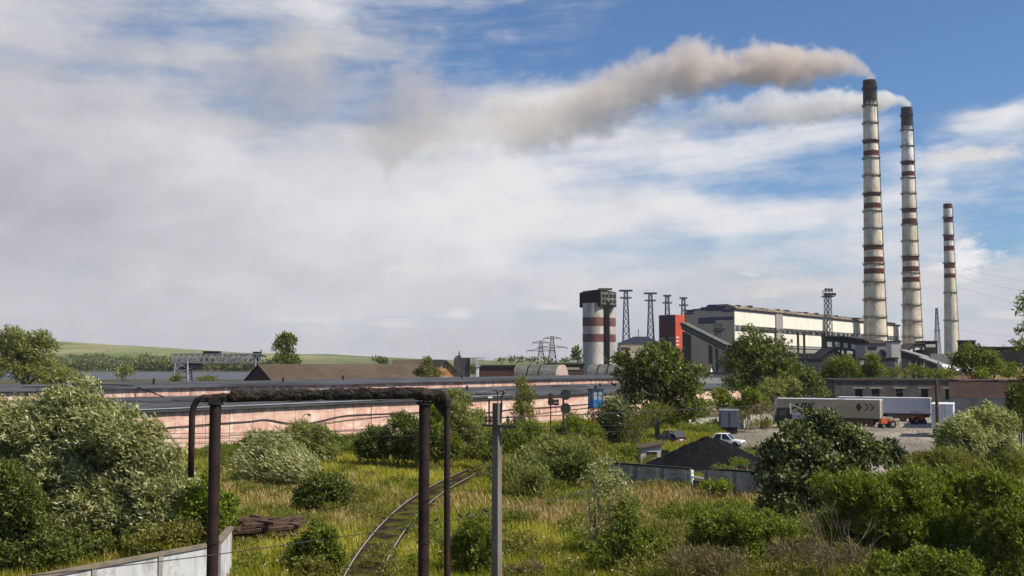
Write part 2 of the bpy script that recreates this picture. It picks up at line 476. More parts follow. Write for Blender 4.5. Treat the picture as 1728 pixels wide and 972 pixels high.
def leaves(lobes, L, Wd, cov=6.0, k=6, spr=None, wind=(0, 0, 0), up=0.25, seed=1, shell=0.65, jit=0.7, maxn=140000, ground=0.05):
    rg = np.random.default_rng(seed)
    lobes = np.array(lobes, float)
    c = lobes[:, :3]; r = lobes[:, 3:6]
    area = np.pi * r[:, 0] * r[:, 2]
    tot = area.sum() * 0.75
    n = int(min(maxn, cov * tot / (0.5 * L * Wd)))
    ns = max(20, n // k)
    spr = spr or L * 1.6
    p_ = area / area.sum()
    li = rg.choice(len(lobes), ns, p=p_)
    d = unit(rg.normal(size=(ns, 3)))
    d[:, 2] = np.where(d[:, 2] < -0.5, -d[:, 2], d[:, 2])
    d = unit(d)
    bump = 1 + 0.16 * np.sin(d[:, 0] * 5.1 + li * 2.3) * np.sin(d[:, 2] * 6.3 + li * 1.7) + 0.10 * np.sin(d[:, 1] * 9 + d[:, 0] * 8 + li)
    rad = (shell + (1 - shell) * rg.random(ns) ** 0.6) * bump + rg.normal(size=ns) * 0.05
    rad = rad + (rg.random(ns) < .14) * rg.random(ns) * .42
    p = c[li] + d * r[li] * rad[:, None]
    wind = np.array(wind, float)
    sdv = unit(d * 0.8 + wind * 1.0 + np.array([0, 0, up]) + rg.normal(size=(ns, 3)) * 0.35)
    toneS = rg.normal(size=ns) * 0.10
    V = []; T = []
    for j in range(k):
        t = (j + rg.random(ns) * 0.8) / k
        pos = p + sdv * (spr * t)[:, None] + wind * (spr * 0.5 * t ** 2)[:, None]
        ld = unit(sdv * 0.7 + wind * 0.6 + rg.normal(size=(ns, 3)) * jit)
        sd_ = unit(np.cross(ld, rg.normal(size=(ns, 3)) + np.array([0, 0, 0.0])))
        s = rg.uniform(0.65, 1.25, ns)[:, None]
        q0 = pos; q2 = pos + ld * L * s
        mid = pos + ld * L * 0.48 * s
        q1 = mid + sd_ * Wd * 0.5 * s; q3 = mid - sd_ * Wd * 0.5 * s
        V.append(np.stack([q0, q1, q2, q3], 1)); T.append(np.clip(0.45 + toneS + rg.normal(size=ns) * 0.20, 0, 1))
    V = np.concatenate(V); T = np.concatenate(T)
    ok = V[:, :, 2].min(1) > ground
    return V[ok].reshape(-1, 3), T[ok]

def plant(name, label, cat, lobes_px, d, leaf, L, Wd, trunk=None, cov=6.0, wind=(-.35, 0, .1), up=.3, seed=1, k=6, spr=None,
          shell=.65, jit=.7, thick=1.0, tr_r=None, bark='bark', group=None, base_z=0.0, stems=5, crown='foliage', stemname='stem', dz_lobes=True, maxn=140000, fork=0.35):
    """lobes_px: (x, y, r) or (x, y, rx, ry) seen in the photo at distance d; trunk: x of the trunk foot"""
    rnd = random.Random(seed * 7 + 3)
    lob = []
    for l in lobes_px:
        x, y, rx = l[0], l[1], l[2]; ry = l[3] if len(l) > 3 else rx
        off = l[4] if len(l) > 4 else rnd.uniform(-0.5, 0.5) * rx * d / FPX * thick
        p = at(x, y, d + off)
        RX = rx * d / FPX; RZ = ry * d / FPX
        lob.append((p.x, p.y, max(p.z, 0.02), RX, RX * thick, RZ))
    # every lobe breaks up into smaller clumps, which gives the uneven outline and the gaps
    sub = []
    for (x, y, z, a, b, c) in lob:
        nsub = 12
        sub.append((x, y, z, a * .64, b * .64, c * .64))
        for i in range(nsub):
            th = rnd.uniform(0, 2 * math.pi); ph = math.asin(rnd.uniform(-.6, 1))
            s = rnd.uniform(.18, .48); e_ = rnd.uniform(.62, .92)
            sub.append((x + a * e_ * math.cos(th) * math.cos(ph), y + b * e_ * math.sin(th) * math.cos(ph), z + c * e_ * math.sin(ph), a * s, b * s, c * s))
    xs = [l[0] for l in lob]; ys = [l[1] for l in lob]
    fx = at(trunk, 612, d).x if trunk is not None else sum(xs) / len(xs)
    o = thing(name, label, cat, (fx, d, base_z), 0, group)
    off = np.array([fx, d, base_z])
    V, T = leaves(sub, L, Wd, cov, k, spr, wind, up, seed, shell, jit, maxn)
    quad_mesh(crown, V - off, T, leaf, o)
    mb = MB()
    top = max(l[2] for l in lob)
    tr = tr_r or max(0.05, 0.016 * (max(l[2] + l[5] for l in lob) - base_z))
    if trunk is not None:
        fork_z = max(0.3, fork * top)
        fk = Vector((fx + (sum(xs) / len(xs) - fx) * .3, d, fork_z))
        mb.tube([(0, 0, -0.1), (0.1 * (fk.x - fx), 0, fork_z * .5), fk - Vector(off)], [tr * 1.25, tr, tr * .85], 8)
        for l in lob:
            e = Vector(l[:3]); mid = fk.lerp(e, .5) + Vector((rnd.uniform(-.1, .1), rnd.uniform(-.1, .1), .12)) * (e - fk).length
            mb.tube([fk - Vector(off), mid - Vector(off), e - Vector(off)], [tr * .6, tr * .38, tr * .15], 6)
            for i in range(4):
                e2 = e + Vector((rnd.uniform(-1, 1) * l[3], rnd.uniform(-1, 1) * l[4], rnd.uniform(-.3, 1) * l[5])) * .8
                mb.tube([mid - Vector(off), mid.lerp(e2, .6) - Vector(off), e2 - Vector(off)], [tr * .28, tr * .16, tr * .05], 5)
        stemname = 'trunk'
    else:
        for l in lob:
            for i in range(stems):
                b0 = Vector((l[0] + rnd.uniform(-.4, .4) * l[3], l[1] + rnd.uniform(-.3, .3) * l[4], base_z - .05))
                e = Vector(l[:3]) + Vector((rnd.uniform(-.7, .7) * l[3], rnd.uniform(-.6, .6) * l[4], rnd.uniform(-.1, .75) * l[5]))
                mid = b0.lerp(e, .5) + Vector((rnd.uniform(-.15, .15) * l[3], 0, 0))
                mb.tube([b0 - Vector(off), mid - Vector(off), e - Vector(off)], [tr * .5, tr * .32, tr * .1], 5)
    mb.build(stemname, bark, o)
    return o

# lattice tower between two square sections
def lattice(mb, z0, z1, w0, w1, n, t, cx=0, cy=0, bt=None, legs=True):
    bt = bt or t * .6
    def pts(z):
        f = (z - z0) / (z1 - z0); w = (w0 + (w1 - w0) * f) / 2
        return [Vector((cx + sx * w, cy + sy * w, z)) for sx, sy in ((-1, -1), (1, -1), (1, 1), (-1, 1))]
    a = pts(z0); b = pts(z1)
    for i in range(4): mb.bar(a[i], b[i], t)
    hs = [z0 + (z1 - z0) * (1 - (1 - k / n) ** 1.15) for k in range(n + 1)]
    for k in range(n):
        p = pts(hs[k]); r_ = pts(hs[k + 1])
        for i in range(4):
            j = (i + 1) % 4
            mb.bar(p[i], r_[j], bt); mb.bar(p[j], r_[i], bt); mb.bar(r_[i], r_[j], bt)
def catmull(P, n=8):
    P = [Vector(p) for p in P]; P = [P[0] * 2 - P[1]] + P + [P[-1] * 2 - P[-2]]
    out = []
    for i in range(1, len(P) - 2):
        for k in range(n):
            t = k / n
            out.append(.5 * ((2 * P[i]) + (-P[i - 1] + P[i + 1]) * t + (2 * P[i - 1] - 5 * P[i] + 4 * P[i + 1] - P[i + 2]) * t * t + (-P[i - 1] + 3 * P[i] - 3 * P[i + 1] + P[i + 2]) * t ** 3))
    out.append(P[-2]); return out
def sag(a, b, s, n=14):
    a = Vector(a); b = Vector(b)
    return [a.lerp(b, i / n) - Vector((0, 0, s * 4 * (i / n) * (1 - i / n))) for i in range(n + 1)]
# ================================================================== SETTING
def ground_mat():
    m = bpy.data.materials.new('ground'); m.use_nodes = True
    t = NT(m.node_tree)
    tcn = t.n('ShaderNodeTexCoord'); v = tcn.outputs['Object']
    x, y, z = t.sep(v)
    n1 = t.noise(v, 0.09, 5, .6); n2 = t.noise(v, 1.6, 5, .65); n3 = t.noise(t.vm('ADD', v, (77, 9, 0)), 0.03, 5, .6)
    near = t.mix(t.mr(n1, .38, .62, smooth=True), (.060, .075, .018, 1), (.17, .14, .055, 1))
    near = t.mix(t.mr(n2, .3, .7), t.vm('MULTIPLY', near, (.55, .55, .55)), near)
    ind = t.mix(t.mr(n3, .4, .6, smooth=True), (.050, .055, .025, 1), (.115, .095, .065, 1))
    c = t.mix(t.mr(y, 150, 210, smooth=True), near, ind)
    far = t.mix(t.mr(t.noise(v, .006, 5, .6), .4, .6, smooth=True), (.085, .105, .045, 1), (.20, .18, .10, 1))
    c = t.mix(t.mr(y, 1150, 1500, smooth=True), c, far)
    b = t.n('ShaderNodeBsdfPrincipled'); t.put(b.inputs['Base Color'], c)
    b.inputs['Roughness'].default_value = .95; b.inputs['Specular IOR Level'].default_value = .1
    bn = t.n('ShaderNodeBump'); bn.inputs['Strength'].default_value = .6; bn.inputs['Distance'].default_value = .12
    t.put(bn.inputs['Height'], n2); t.put(b.inputs['Normal'], bn.outputs[0])
    o = t.n('ShaderNodeOutputMaterial'); t.put(o.inputs[0], b.outputs[0])
    MAT['ground'] = m
ground_mat()
g = MB()
gxs = [-6000, -2500, -1000, -400, -150, 0, 150, 400, 1000, 2500, 6000]
gys = [-600, -100, 0, 60, 130, 260, 560, 1100, 2500, 6500]
for i in range(len(gxs)):
    for j in range(len(gys)):
        g.v.append((gxs[i], gys[j], 0))
for i in range(len(gxs) - 1):
    for j in range(len(gys) - 1):
        a = i * len(gys) + j
        g.f.append((a, a + len(gys), a + len(gys) + 1, a + 1))
g.build('ground', 'ground', kind='structure')

# hills beyond the reservoir, as a height field
def hills():
    prof = [(-500, 572), (-100, 574), (60, 577), (120, 580), (200, 585), (300, 592), (400, 598), (500, 601), (560, 600.5), (640, 604), (720, 607), (800, 608.5), (900, 610), (1050, 611.5), (1200, 612)]
    D = 2900.0
    px = [((p[0] - 864) / FPX) * D for p in prof]; ph = [EYE + (612 - p[1]) * D / FPX for p in prof]
    nx, ny = 170, 40
    X0, X1, Y0, Y1 = -2900, 700, 1120, 4200
    mb = MB()
    for j in range(ny):
        fy = j / (ny - 1); Y = Y0 + (Y1 - Y0) * fy
        for i in range(nx):
            X = X0 + (X1 - X0) * i / (nx - 1)
            a = X / Y * D
            H = float(np.interp(a, px, ph))
            ff = min(1, max(0, (Y - 1150) / 1500)); ff = ff * ff * (3 - 2 * ff)
            nz = mnoise.fractal(Vector((X / 420, Y / 420, 0)), 1, 2, 4) * 7 * min(1, ff * 2)
            h = (H * (ff if Y < D else 1)) + nz * (H / 60)
            mb.v.append((X, Y, max(h, -1.5) if 0 < i < nx - 1 and j > 0 else -2))
    for j in range(ny - 1):
        for i in range(nx - 1):
            a = j * nx + i
            mb.f.append((a, a + 1, a + nx + 1, a + nx))
    m = bpy.data.materials.new('hill_grass'); m.use_nodes = True
    t = NT(m.node_tree); tcn = t.n('ShaderNodeTexCoord'); v = tcn.outputs['Object']
    n1 = t.noise(t.vm('MULTIPLY', v, (1, .5, 1)), .0035, 6, .62)
    c = t.mix(t.mr(n1, .40, .60, smooth=True), (.115, .150, .050, 1), (.26, .24, .13, 1))
    c = t.mix(t.m('MULTIPLY', t.mr(t.noise(v, .03, 4, .7), .58, .66, smooth=True), .7), c, (.04, .06, .025, 1))
    x, y, z = t.sep(v)
    c = t.mix(t.mr(z, 3, 26, .55, 0, True), c, (.055, .085, .035, 1))
    b = t.n('ShaderNodeBsdfPrincipled'); t.put(b.inputs['Base Color'], c); b.inputs['Roughness'].default_value = 1; b.inputs['Specular IOR Level'].default_value = 0
    o = t.n('ShaderNodeOutputMaterial'); t.put(o.inputs[0], b.outputs[0]); MAT['hill_grass'] = m
    return mb.build('hills', 'hill_grass', smooth=True, kind='structure')
hills()

lk = MB(); pts = [(-1600, 570), (-150, 575), (-70, 640), (-60, 760), (-120, 900), (-160, 1010), (-1600, 1130)]
lk.add([(x, y, .05) for x, y in pts], [tuple(range(len(pts)))])
lk.build('water', 'water', kind='structure')

# woodland along the far shore: tiny clumps, read as one mass
def far_wood():
    rg = np.random.default_rng(4)
    lob = []
    for i in range(620):
        X = rg.uniform(-900, -230); u = X
        Y = 1110 + rg.random() ** 1.5 * (620 if X < -380 else 60)
        if X / Y > -.315 and rg.random() < .6: Y = 1112 + rg.random() * 25
        ff = min(1, max(0, (Y - 1150) / 1500)); ff = ff * ff * (3 - 2 * ff)
        z = ff * 42
        r = rg.uniform(3.5, 8)
        lob.append((X, Y, z + r * .4, r, r, r * .75))
    V, T = leaves(lob, 2.6, 1.8, cov=3.0, k=4, spr=3, seed=9, maxn=60000)
    o = quad_mesh('woodland', V, T, 'leaf_dark')
    tag(o, 'dark green woodland strip along the far shore of the reservoir', 'woodland', kind='stuff')
far_wood()
def shore_house(x, d, w, lab, grp='small houses on the far shore'):
    p = at(x, 612, d)
    z0 = 0.4 if d < 1150 else 6
    o = thing('shore_house', lab, 'house', (p.x, d, z0), 0.2, grp)
    MB().box(-w / 2, w / 2, -3, 3, -5, 3.4).build('wall', 'paint_white', o)
    MB().prism([(-3.6, 3.4), (3.6, 3.4), (0, 6)], 'x', -w / 2 - .4, w / 2 + .4).build('roof', 'roof_slate', o)
shore_house(170, 1240, 15, 'small white house in the trees on the far shore, leftmost of the three')
shore_house(198, 1150, 11, 'small white house at the water edge left of the gantry crane')
shore_house(374, 1150, 12, 'small white house on the far shore seen under the gantry crane girder')

# yard of worn asphalt
def sheet(name, pts, z, m, kind='structure'):
    mb = MB(); mb.add([(p.x, p.y, z) for p in pts], [tuple(range(len(pts)))])
    return mb.build(name, m, kind=kind)
yard = [gp(*p) for p in [(1170, 790), (1222, 742), (1235, 722), (1300, 714), (1330, 702), (1500, 698), (1660, 704), (1740, 720), (1740, 760), (1560, 800), (1420, 812), (1330, 818)]]
sheet('yard_pavement', yard, .006, 'asphalt_yard')
mat('coal_ground', (.055, .052, .050), .95, .35, .05, (.12, .10, .075), .5, .03)
sheet('coal_yard', [Vector((60, 260, 0)), Vector((330, 260, 0)), Vector((620, 900, 0)), Vector((250, 900, 0)), Vector((110, 500, 0))], .012, 'coal_ground')

# railway track
def track():
    mids = [(560, 1200), (600, 1010), (615, 972), (650, 915), (685, 873), (728, 838), (775, 811), (822, 790), (872, 775), (940, 762)]
    cp = [gp(*p) for p in mids]
    cp[0] = Vector((cp[1].x - .6, 26, 0)); cp[0].z = 0
    path = catmull(cp, 10)
    # resample evenly
    L = [0]
    for a, b in zip(path, path[1:]): L.append(L[-1] + (b - a).length)
    step = .6; n = int(L[-1] / step)
    pts = []
    for i in range(n):
        s = i * step
        k = max(j for j in range(len(L)) if L[j] <= s); k = min(k, len(path) - 2)
        pts.append(path[k].lerp(path[k + 1], (s - L[k]) / max(1e-6, L[k + 1] - L[k])))
    # smooth
    for _ in range(30):
        pts = [pts[0]] + [(pts[i - 1] + pts[i] * 2 + pts[i + 1]) / 4 for i in range(1, len(pts) - 1)] + [pts[-1]]
    o = thing('railway_track', 'single rusty railway track curving through the weedy meadow', 'railway track', (pts[0].x, pts[0].y, 0))
    off = Vector((pts[0].x, pts[0].y, 0))
    nor = []
    for i in range(len(pts)):
        d = (pts[min(i + 1, len(pts) - 1)] - pts[max(i - 1, 0)]).normalized()
        nor.append(Vector((d.y, -d.x, 0)))
    bl = MB()
    for i, p in enumerate(pts):
        wob = .25 * mnoise.noise(Vector((i * .3, 0, 0))); wob2 = .25 * mnoise.noise(Vector((i * .3, 7, 0)))
        for s, z in ((-1.75 - 2 * wob, .0), (-1.0, .12), (1.0, .12), (1.75 + 2 * wob2, .0)):
            bl.v.append(tuple(p + nor[i] * s + Vector((0, 0, z + .012)) - off))
    for i in range(len(pts) - 1):
        for k in range(3):
            a = i * 4 + k; bl.f.append((a, a + 1, a + 5, a + 4))
    m = bpy.data.materials.new('ballast'); m.use_nodes = True
    t = NT(m.node_tree); v = t.n('ShaderNodeTexCoord').outputs['Object']
    c = t.mix(t.mr(t.noise(v, 6, 5, .7), .35, .65), (.014, .010, .008, 1), (.055, .038, .027, 1))
    c = t.mix(t.mr(t.noise(v, .55, 5, .7), .44, .58, 0, .9, True), c, (.090, .100, .018, 1))
    b = t.n('ShaderNodeBsdfPrincipled'); t.put(b.inputs['Base Color'], c); b.inputs['Roughness'].default_value = 1; b.inputs['Specular IOR Level'].default_value = 0
    bn = t.n('ShaderNodeBump'); bn.inputs['Strength'].default_value = 1; bn.inputs['Distance'].default_value = .05; t.put(bn.inputs['Height'], t.noise(v, 9, 4, .7)); t.put(b.inputs['Normal'], bn.outputs[0])
    oo = t.n('ShaderNodeOutputMaterial'); t.put(oo.inputs[0], b.outputs[0]); MAT['ballast'] = m
    bl.build('ballast', m, o, smooth=False)
    RAILM = bpy.data.materials.new('rail'); RAILM.use_nodes = True
    t = NT(RAILM.node_tree); v = t.n('ShaderNodeTexCoord').outputs['Object']; zz = t.sep(v)[2]
    cc = t.mix(t.mr(zz, .272, .285), (.040, .022, .015, 1), (.42, .36, .31, 1))
    b = t.n('ShaderNodeBsdfPrincipled'); t.put(b.inputs['Base Color'], cc); b.inputs['Roughness'].default_value = .5; b.inputs['Metallic'].default_value = .3
    oo = t.n('ShaderNodeOutputMaterial'); t.put(oo.inputs[0], b.outputs[0])
    for s in (-.76, .76):
        rl = MB()
        for w, z0, z1 in ((.062, .24, .29), (.03, .16, .24), (.13, .14, .17)):
            o0 = len(rl.v)
            for i, p in enumerate(pts):
                for a, z in ((-w / 2, z0), (-w / 2, z1), (w / 2, z1), (w / 2, z0)):
                    rl.v.append(tuple(p + nor[i] * (s + a) + Vector((0, 0, z)) - off))
            for i in range(len(pts) - 1):
                for k in range(4):
                    a = o0 + i * 4 + k; b_ = o0 + i * 4 + (k + 1) % 4
                    rl.f.append((a, b_, b_ + 4, a + 4))
        rl.build('rail', RAILM, o)
    rnd = random.Random(5)
    for i in range(12, min(len(pts) - 2, 110)):
        if i % 1: continue
        p = pts[i] - off; n_ = nor[i]; d = Vector((-n_.y, n_.x, 0)) * .12
        e = 1.3 + rnd.uniform(-.06, .06); z1 = .112 + rnd.uniform(-.03, .016)
        vs = []
        for z in (.03, z1):
            for a, b_ in ((-1, -1), (1, -1), (1, 1), (-1, 1)):
                q_ = p + n_ * (e * a) + d * b_; vs.append((q_.x, q_.y, z))
        MB().add(vs, [(3, 2, 1, 0), (4, 5, 6, 7), (0, 1, 5, 4), (1, 2, 6, 5), (2, 3, 7, 6), (3, 0, 4, 7)]).build('sleeper', 'sleeper', o)
    return pts
TRACK = track()
for (x, y, w) in ((596, 968, .9), (662, 966, .7)):
    p = gp(x, y)
    MB().box(-w / 2, w / 2, -.22, .22, 0, .16).build('concrete_slab', 'concrete_pale', bevel=.02,
        label='pale broken concrete slab beside the ' + ('left rail at the bottom edge' if x < 620 else 'right rail at the bottom edge'), cat='slab').location = (p.x + (-.8 if x < 620 else .3), p.y + .3, .012)

# meadow grass
def meadow():
    rg = np.random.default_rng(11)
    N = 900000
    Y = (rg.uniform(math.sqrt(30), math.sqrt(170), N)) ** 2
    X = rg.uniform(-1, 1, N) * (.52 * Y + 4)
    tp = np.array([(p.x, p.y) for p in TRACK[::3]])
    keep = np.ones(N, bool)
    dmin = np.full(N, 1e9)
    for a in tp: dmin = np.minimum(dmin, (X - a[0]) ** 2 + (Y - a[1]) ** 2)
    dm = np.sqrt(dmin)
    keep &= (dm > 1.25) | ((dm > .95) & (rg.random(N) < .6)) | (((dm < .66) & (dm > .12)) & (rg.random(N) < .55))
    keep &= (X * -.8 + Y * .6) < 91          # warehouse
    # yard polygon
    def inside(poly, X, Y):
        r = np.zeros(len(X), bool); n = len(poly)
        for i in range(n):
            x0, y0 = poly[i].x, poly[i].y; x1, y1 = poly[(i + 1) % n].x, poly[(i + 1) % n].y
            c = ((y0 > Y) != (y1 > Y)) & (X < (x1 - x0) * (Y - y0) / (y1 - y0 + 1e-9) + x0)
            r ^= c
        return r
    keep &= ~(inside(yard, X, Y) & (rg.random(N) < .99))
    hx, hy = at(1098, 612, 97).x, 97.0
    keep &= ~((np.abs(X - hx) < 1.6) & (Y > 88) & (Y < 100) & (rg.random(N) < .9))
    X, Y = X[keep], Y[keep]; dmk = dm[keep]; n = len(X)
    nz = np.sin(X * .31 + 1.3) * np.sin(Y * .23 + X * .11) + .6 * np.sin(X * .83 + Y * .41) * np.sin(Y * .57 - X * .2) + .35 * np.sin(X * 2.1 + 3) * np.sin(Y * 1.7)
    straw = nz * .12 - .04
    green = np.zeros(n)
    def blob(x, y, rx, ry, amt, arr):
        c = gp(x, y); a = gp(x + rx, y).x - c.x; yy = abs(gp(x, y - ry).y - gp(x, y + ry).y) / 2
        arr += amt * np.exp(-(((X - c.x) / a) ** 2 + ((Y - c.y) / yy) ** 2))
    for b in [(480, 830, 120, 16, .9), (450, 862, 60, 16, .5), (600, 890, 60, 20, .35), (940, 880, 90, 26, .9), (1180, 836, 130, 22, 1.0), (1100, 870, 90, 24, .5), (760, 850, 60, 16, .7), (660, 850, 40, 12, .3), (1060, 900, 60, 18, .5), (560, 872, 90, 10, .4), (430, 800, 60, 9, .5), (700, 772, 120, 6, .4)]:
        blob(*b, straw)
    for b in [(660, 785, 110, 16, 1.0), (720, 812, 60, 12, .8), (430, 945, 50, 30, .9), (900, 935, 110, 30, .8), (620, 925, 60, 30, .6), (1010, 860, 50, 10, .3), (880, 905, 60, 14, .6), (700, 930, 60, 30, .5)]:
        blob(*b, green)
    isS = rg.random(n) < np.clip(straw * 1.0 - green * .5, 0.03, .78)
    h = rg.uniform(.28, .75, n) * (1 + .3 * np.clip(nz, -1, 1)); h[isS] *= 1.12; h *= np.clip(dmk / 2.6, .22, 1)
    w = .008 + .00022 * Y
    lean = rg.normal(size=(n, 2)) * .22 + np.array([-.22, 0])
    ang = rg.uniform(0, np.pi, n)
    sx, sy = np.cos(ang) * w, np.sin(ang) * w
    z0 = np.zeros(n) - .02
    b0 = np.stack([X, Y, z0], 1); tip = np.stack([X + lean[:, 0] * h, Y + lean[:, 1] * h, h], 1)
    fr = np.where(isS, .78, .42)
    mid = b0 + (tip - b0) * fr[:, None]
    s = np.stack([sx, sy, np.zeros(n)], 1) * np.where(isS, 1.0, 1.0)[:, None]
    V = np.stack([b0, mid + s, tip, mid - s], 1)
    T = np.clip(.38 + green * .40 + np.clip(straw, 0, 1) * .15 + nz * .08 + rg.normal(size=n) * .17, 0, 1)
    # scattered weeds break up the sward
    # stalk of a straw blade is a second thin quad
    o = quad_mesh('meadow_grass', V[~isS].reshape(-1, 3), T[~isS], 'grass_leaf')
    tag(o, 'green and lime meadow grass around the railway track', 'grass', kind='stuff')
    T2 = np.clip(.42 + rg.normal(size=n) * .2, 0, 1)
    o = quad_mesh('dry_grass', V[isS].reshape(-1, 3), T2[isS], 'grass_straw')
    tag(o, 'dry straw coloured seeding grass in patches of the meadow', 'grass', kind='stuff')
meadow()
def weeds():
    rg = np.random.default_rng(31)
    for nm, leaf, lab, cnt, sd_ in (('meadow_weeds', 'leaf_green', 'scattered low dark green weeds all over the meadow', 260, 1), ('meadow_herbs', 'leaf_olive', 'scattered tall olive herbs and docks in the meadow grass', 220, 2)):
        lob = []
        while len(lob) < cnt:
            y = rg.uniform(770, 985); x = rg.uniform(330, 1320); p = gp(x, y)
            if -.8 * p.x + .6 * p.y > 88: continue
            if min((p - q_).length for q_ in TRACK[::4]) < 1.9: continue
            for k in range(rg.integers(1, 5)):
                r = rg.uniform(.15, .55); lob.append((p.x + rg.normal() * .8, p.y + rg.normal() * 1.2, r * .6, r * 1.3, r * 1.3, r))
        V, T = leaves(lob, .17, .05, cov=3.2, k=5, up=1.0, seed=40 + sd_, maxn=90000)
        tag(quad_mesh(nm, V, T, leaf), lab, 'weeds', kind='stuff')
    # pale yarrow heads
    n = 450; lob = []
    V = []
    while len(V) < n:
        p = gp(rg.uniform(400, 1150), rg.uniform(800, 985))
        if min((p - q_).length for q_ in TRACK[::4]) < 1.4: continue
        z = rg.uniform(.35, .75); s = rg.uniform(.02, .055)
        V.append([(p.x - s, p.y, z), (p.x, p.y - s, z + .01), (p.x + s, p.y, z + .02), (p.x, p.y + s, z + .03)])
    V = np.array(V).reshape(-1, 3)
    tag(quad_mesh('wildflowers', V, np.full(len(V) // 4, .5), 'flower_white'), 'tiny white flower heads dotted through the meadow', 'flowers', kind='stuff')
weeds()

# ================================================================== PINK WAREHOUSE
def warehouse():
    rot = math.atan2(.8, .6)
    o = thing('warehouse', 'very long low pink plastered warehouse with dark felt roofs behind the meadow', 'warehouse', (-73.9, 55.4, 0), rot)
    m = bpy.data.materials.new('pink_plaster'); m.use_nodes = True
    t = NT(m.node_tree); v = t.n('ShaderNodeTexCoord').outputs['Object']
    x, y, z = t.sep(v)
    pn = t.m('FLOOR', t.m('DIVIDE', x, 3.05))
    wn = t.n('ShaderNodeTexWhiteNoise', noise_dimensions='1D'); t.put(wn.inputs['W'], pn)
    c = t.mix(t.mr(t.noise(v, .5, 6, .6), .35, .65), (.55, .325, .26, 1), (.70, .475, .38, 1))
    c = t.mix(t.m('MULTIPLY', t.mr(wn.outputs['Value'], 0, 1, 0, .5), 1.0), c, (.62, .34, .30, 1))
    blot = t.mr(t.noise(t.vm('MULTIPLY', v, (.55, 1, 1.3)), .8, 7, .72), .49, .60, 0, .8, True)
    c = t.mix(blot, c, (.78, .655, .55, 1))
    streak = t.mr(t.noise(t.vm('MULTIPLY', v, (2.2, 1, .28)), 1.1, 6, .72), .50, .66, 0, .75, True)
    c = t.mix(streak, c, (.42, .215, .185, 1))
    low = t.m('MULTIPLY', t.mr(z, 0, 1.4, .5, 0), t.mr(t.noise(v, 1.5, 5, .7), .4, .6))
    c = t.mix(low, c, (.40, .27, .22, 1))
    c = t.mix(t.mr(t.noise(t.vm('MULTIPLY', v, (.16, 1, .5)), .5, 4, .6), .46, .62, 0, .6, True), c, (.66, .50, .40, 1))
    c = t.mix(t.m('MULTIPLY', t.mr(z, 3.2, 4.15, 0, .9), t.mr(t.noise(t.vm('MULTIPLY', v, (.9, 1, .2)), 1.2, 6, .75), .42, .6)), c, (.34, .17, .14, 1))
    # joints between the slabs
    jx = t.m('ABSOLUTE', t.m('SUBTRACT', t.m('FRACT', t.m('DIVIDE', x, 3.05)), .5))
    j1 = t.mr(jx, .489, .497); jz = t.m('ABSOLUTE', t.m('SUBTRACT', t.m('FRACT', t.m('DIVIDE', t.m('ADD', z, .3), 1.25)), .5))
    j2 = t.m('MULTIPLY', t.mr(jz, .482, .495), .5)
    c = t.mix(t.m('MULTIPLY', t.m('MAXIMUM', j1, j2), .75), c, (.25, .12, .10, 1))
    b = t.n('ShaderNodeBsdfPrincipled'); t.put(b.inputs['Base Color'], c); b.inputs['Roughness'].default_value = .95; b.inputs['Specular IOR Level'].default_value = .15
    bn = t.n('ShaderNodeBump'); bn.inputs['Strength'].default_value = .5; bn.inputs['Distance'].default_value = .06; t.put(bn.inputs['Height'], t.noise(v, 3, 5, .7)); t.put(b.inputs['Normal'], bn.outputs[0])
    oo = t.n('ShaderNodeOutputMaterial'); t.put(oo.inputs[0], b.outputs[0]); MAT['pink'] = m
    L = 200.0; rnd = random.Random(2)
    # front wall in slabs of slightly different plane and height
    mb = MB(); x_ = 0.0
    while x_ < L - .1:
        x1 = min(L, x_ + 3.05)
        mb.box(x_ + .01, x1 - .01, rnd.uniform(-.05, .03), .45, 0, 4.12 + rnd.uniform(-.05, .04)); x_ = x1
    mb.build('wall', 'pink', o)
    MB().box(0, L, .46, 45, 0, 4.0).build('hall_core', 'pink', o)
    # lower roof, with uneven felt and a dark dripping edge
    def roof(y0, z0, y1, z1, name, ny, wob, x0=0, x1=L):
        mb = MB(); nx = 160
        for j in range(ny + 1):
            for i in range(nx + 1):
                xx = x0 + (x1 - x0) * i / nx; f = j / ny
                zz = z0 + (z1 - z0) * f + wob * mnoise.noise(Vector((xx * .12, f * 3, z0)))
                mb.v.append((xx, y0 + (y1 - y0) * f, zz))
        for j in range(ny):
            for i in range(nx):
                a = j * (nx + 1) + i
                mb.f.append((a, a + 1, a + nx + 2, a + nx + 1))
        # underside
        n0 = len(mb.v)
        for i in range(nx + 1):
            p = mb.v[i]; mb.v.append((p[0], p[1], p[2] - .30))
        for i in range(nx): mb.f.append((i, n0 + i, n0 + i + 1, i + 1))
        return mb.build(name, 'roof_felt', o)
    roof(-.45, 4.46, 15.02, 5.20, 'lower_roof', 6, .06)
    mb = MB()
    x_ = 0
    while x_ < L:
        w = rnd.uniform(2, 7); mb.box(x_, min(L, x_ + w) - .03, -.40 + rnd.uniform(-.03, .03), .2, 4.17 + rnd.uniform(-.05, .05), 4.40); x_ += w
    mb.build('eaves', 'roof_edge', o)
    mb = MB(); x_ = 0
    while x_ < L - .1:
        x1 = min(L, x_ + 3.05); mb.box(x_ + .015, x1 - .015, 15.06 + rnd.uniform(-.02, .03), 15.5, 5.1, 6.28); x_ = x1
    mb.build('clerestory_wall', 'pink', o)
    MB().box(0, L, 15.5, 44, 4.0, 6.0).build('upper_hall', 'pink', o)
    mb = MB(); x_ = 0
    while x_ < L:
        w = rnd.uniform(2, 7); mb.box(x_, min(L, x_ + w) - .03, 14.72 + rnd.uniform(-.03, .03), 15.2, 6.17 + rnd.uniform(-.06, .05), 6.34); x_ += w
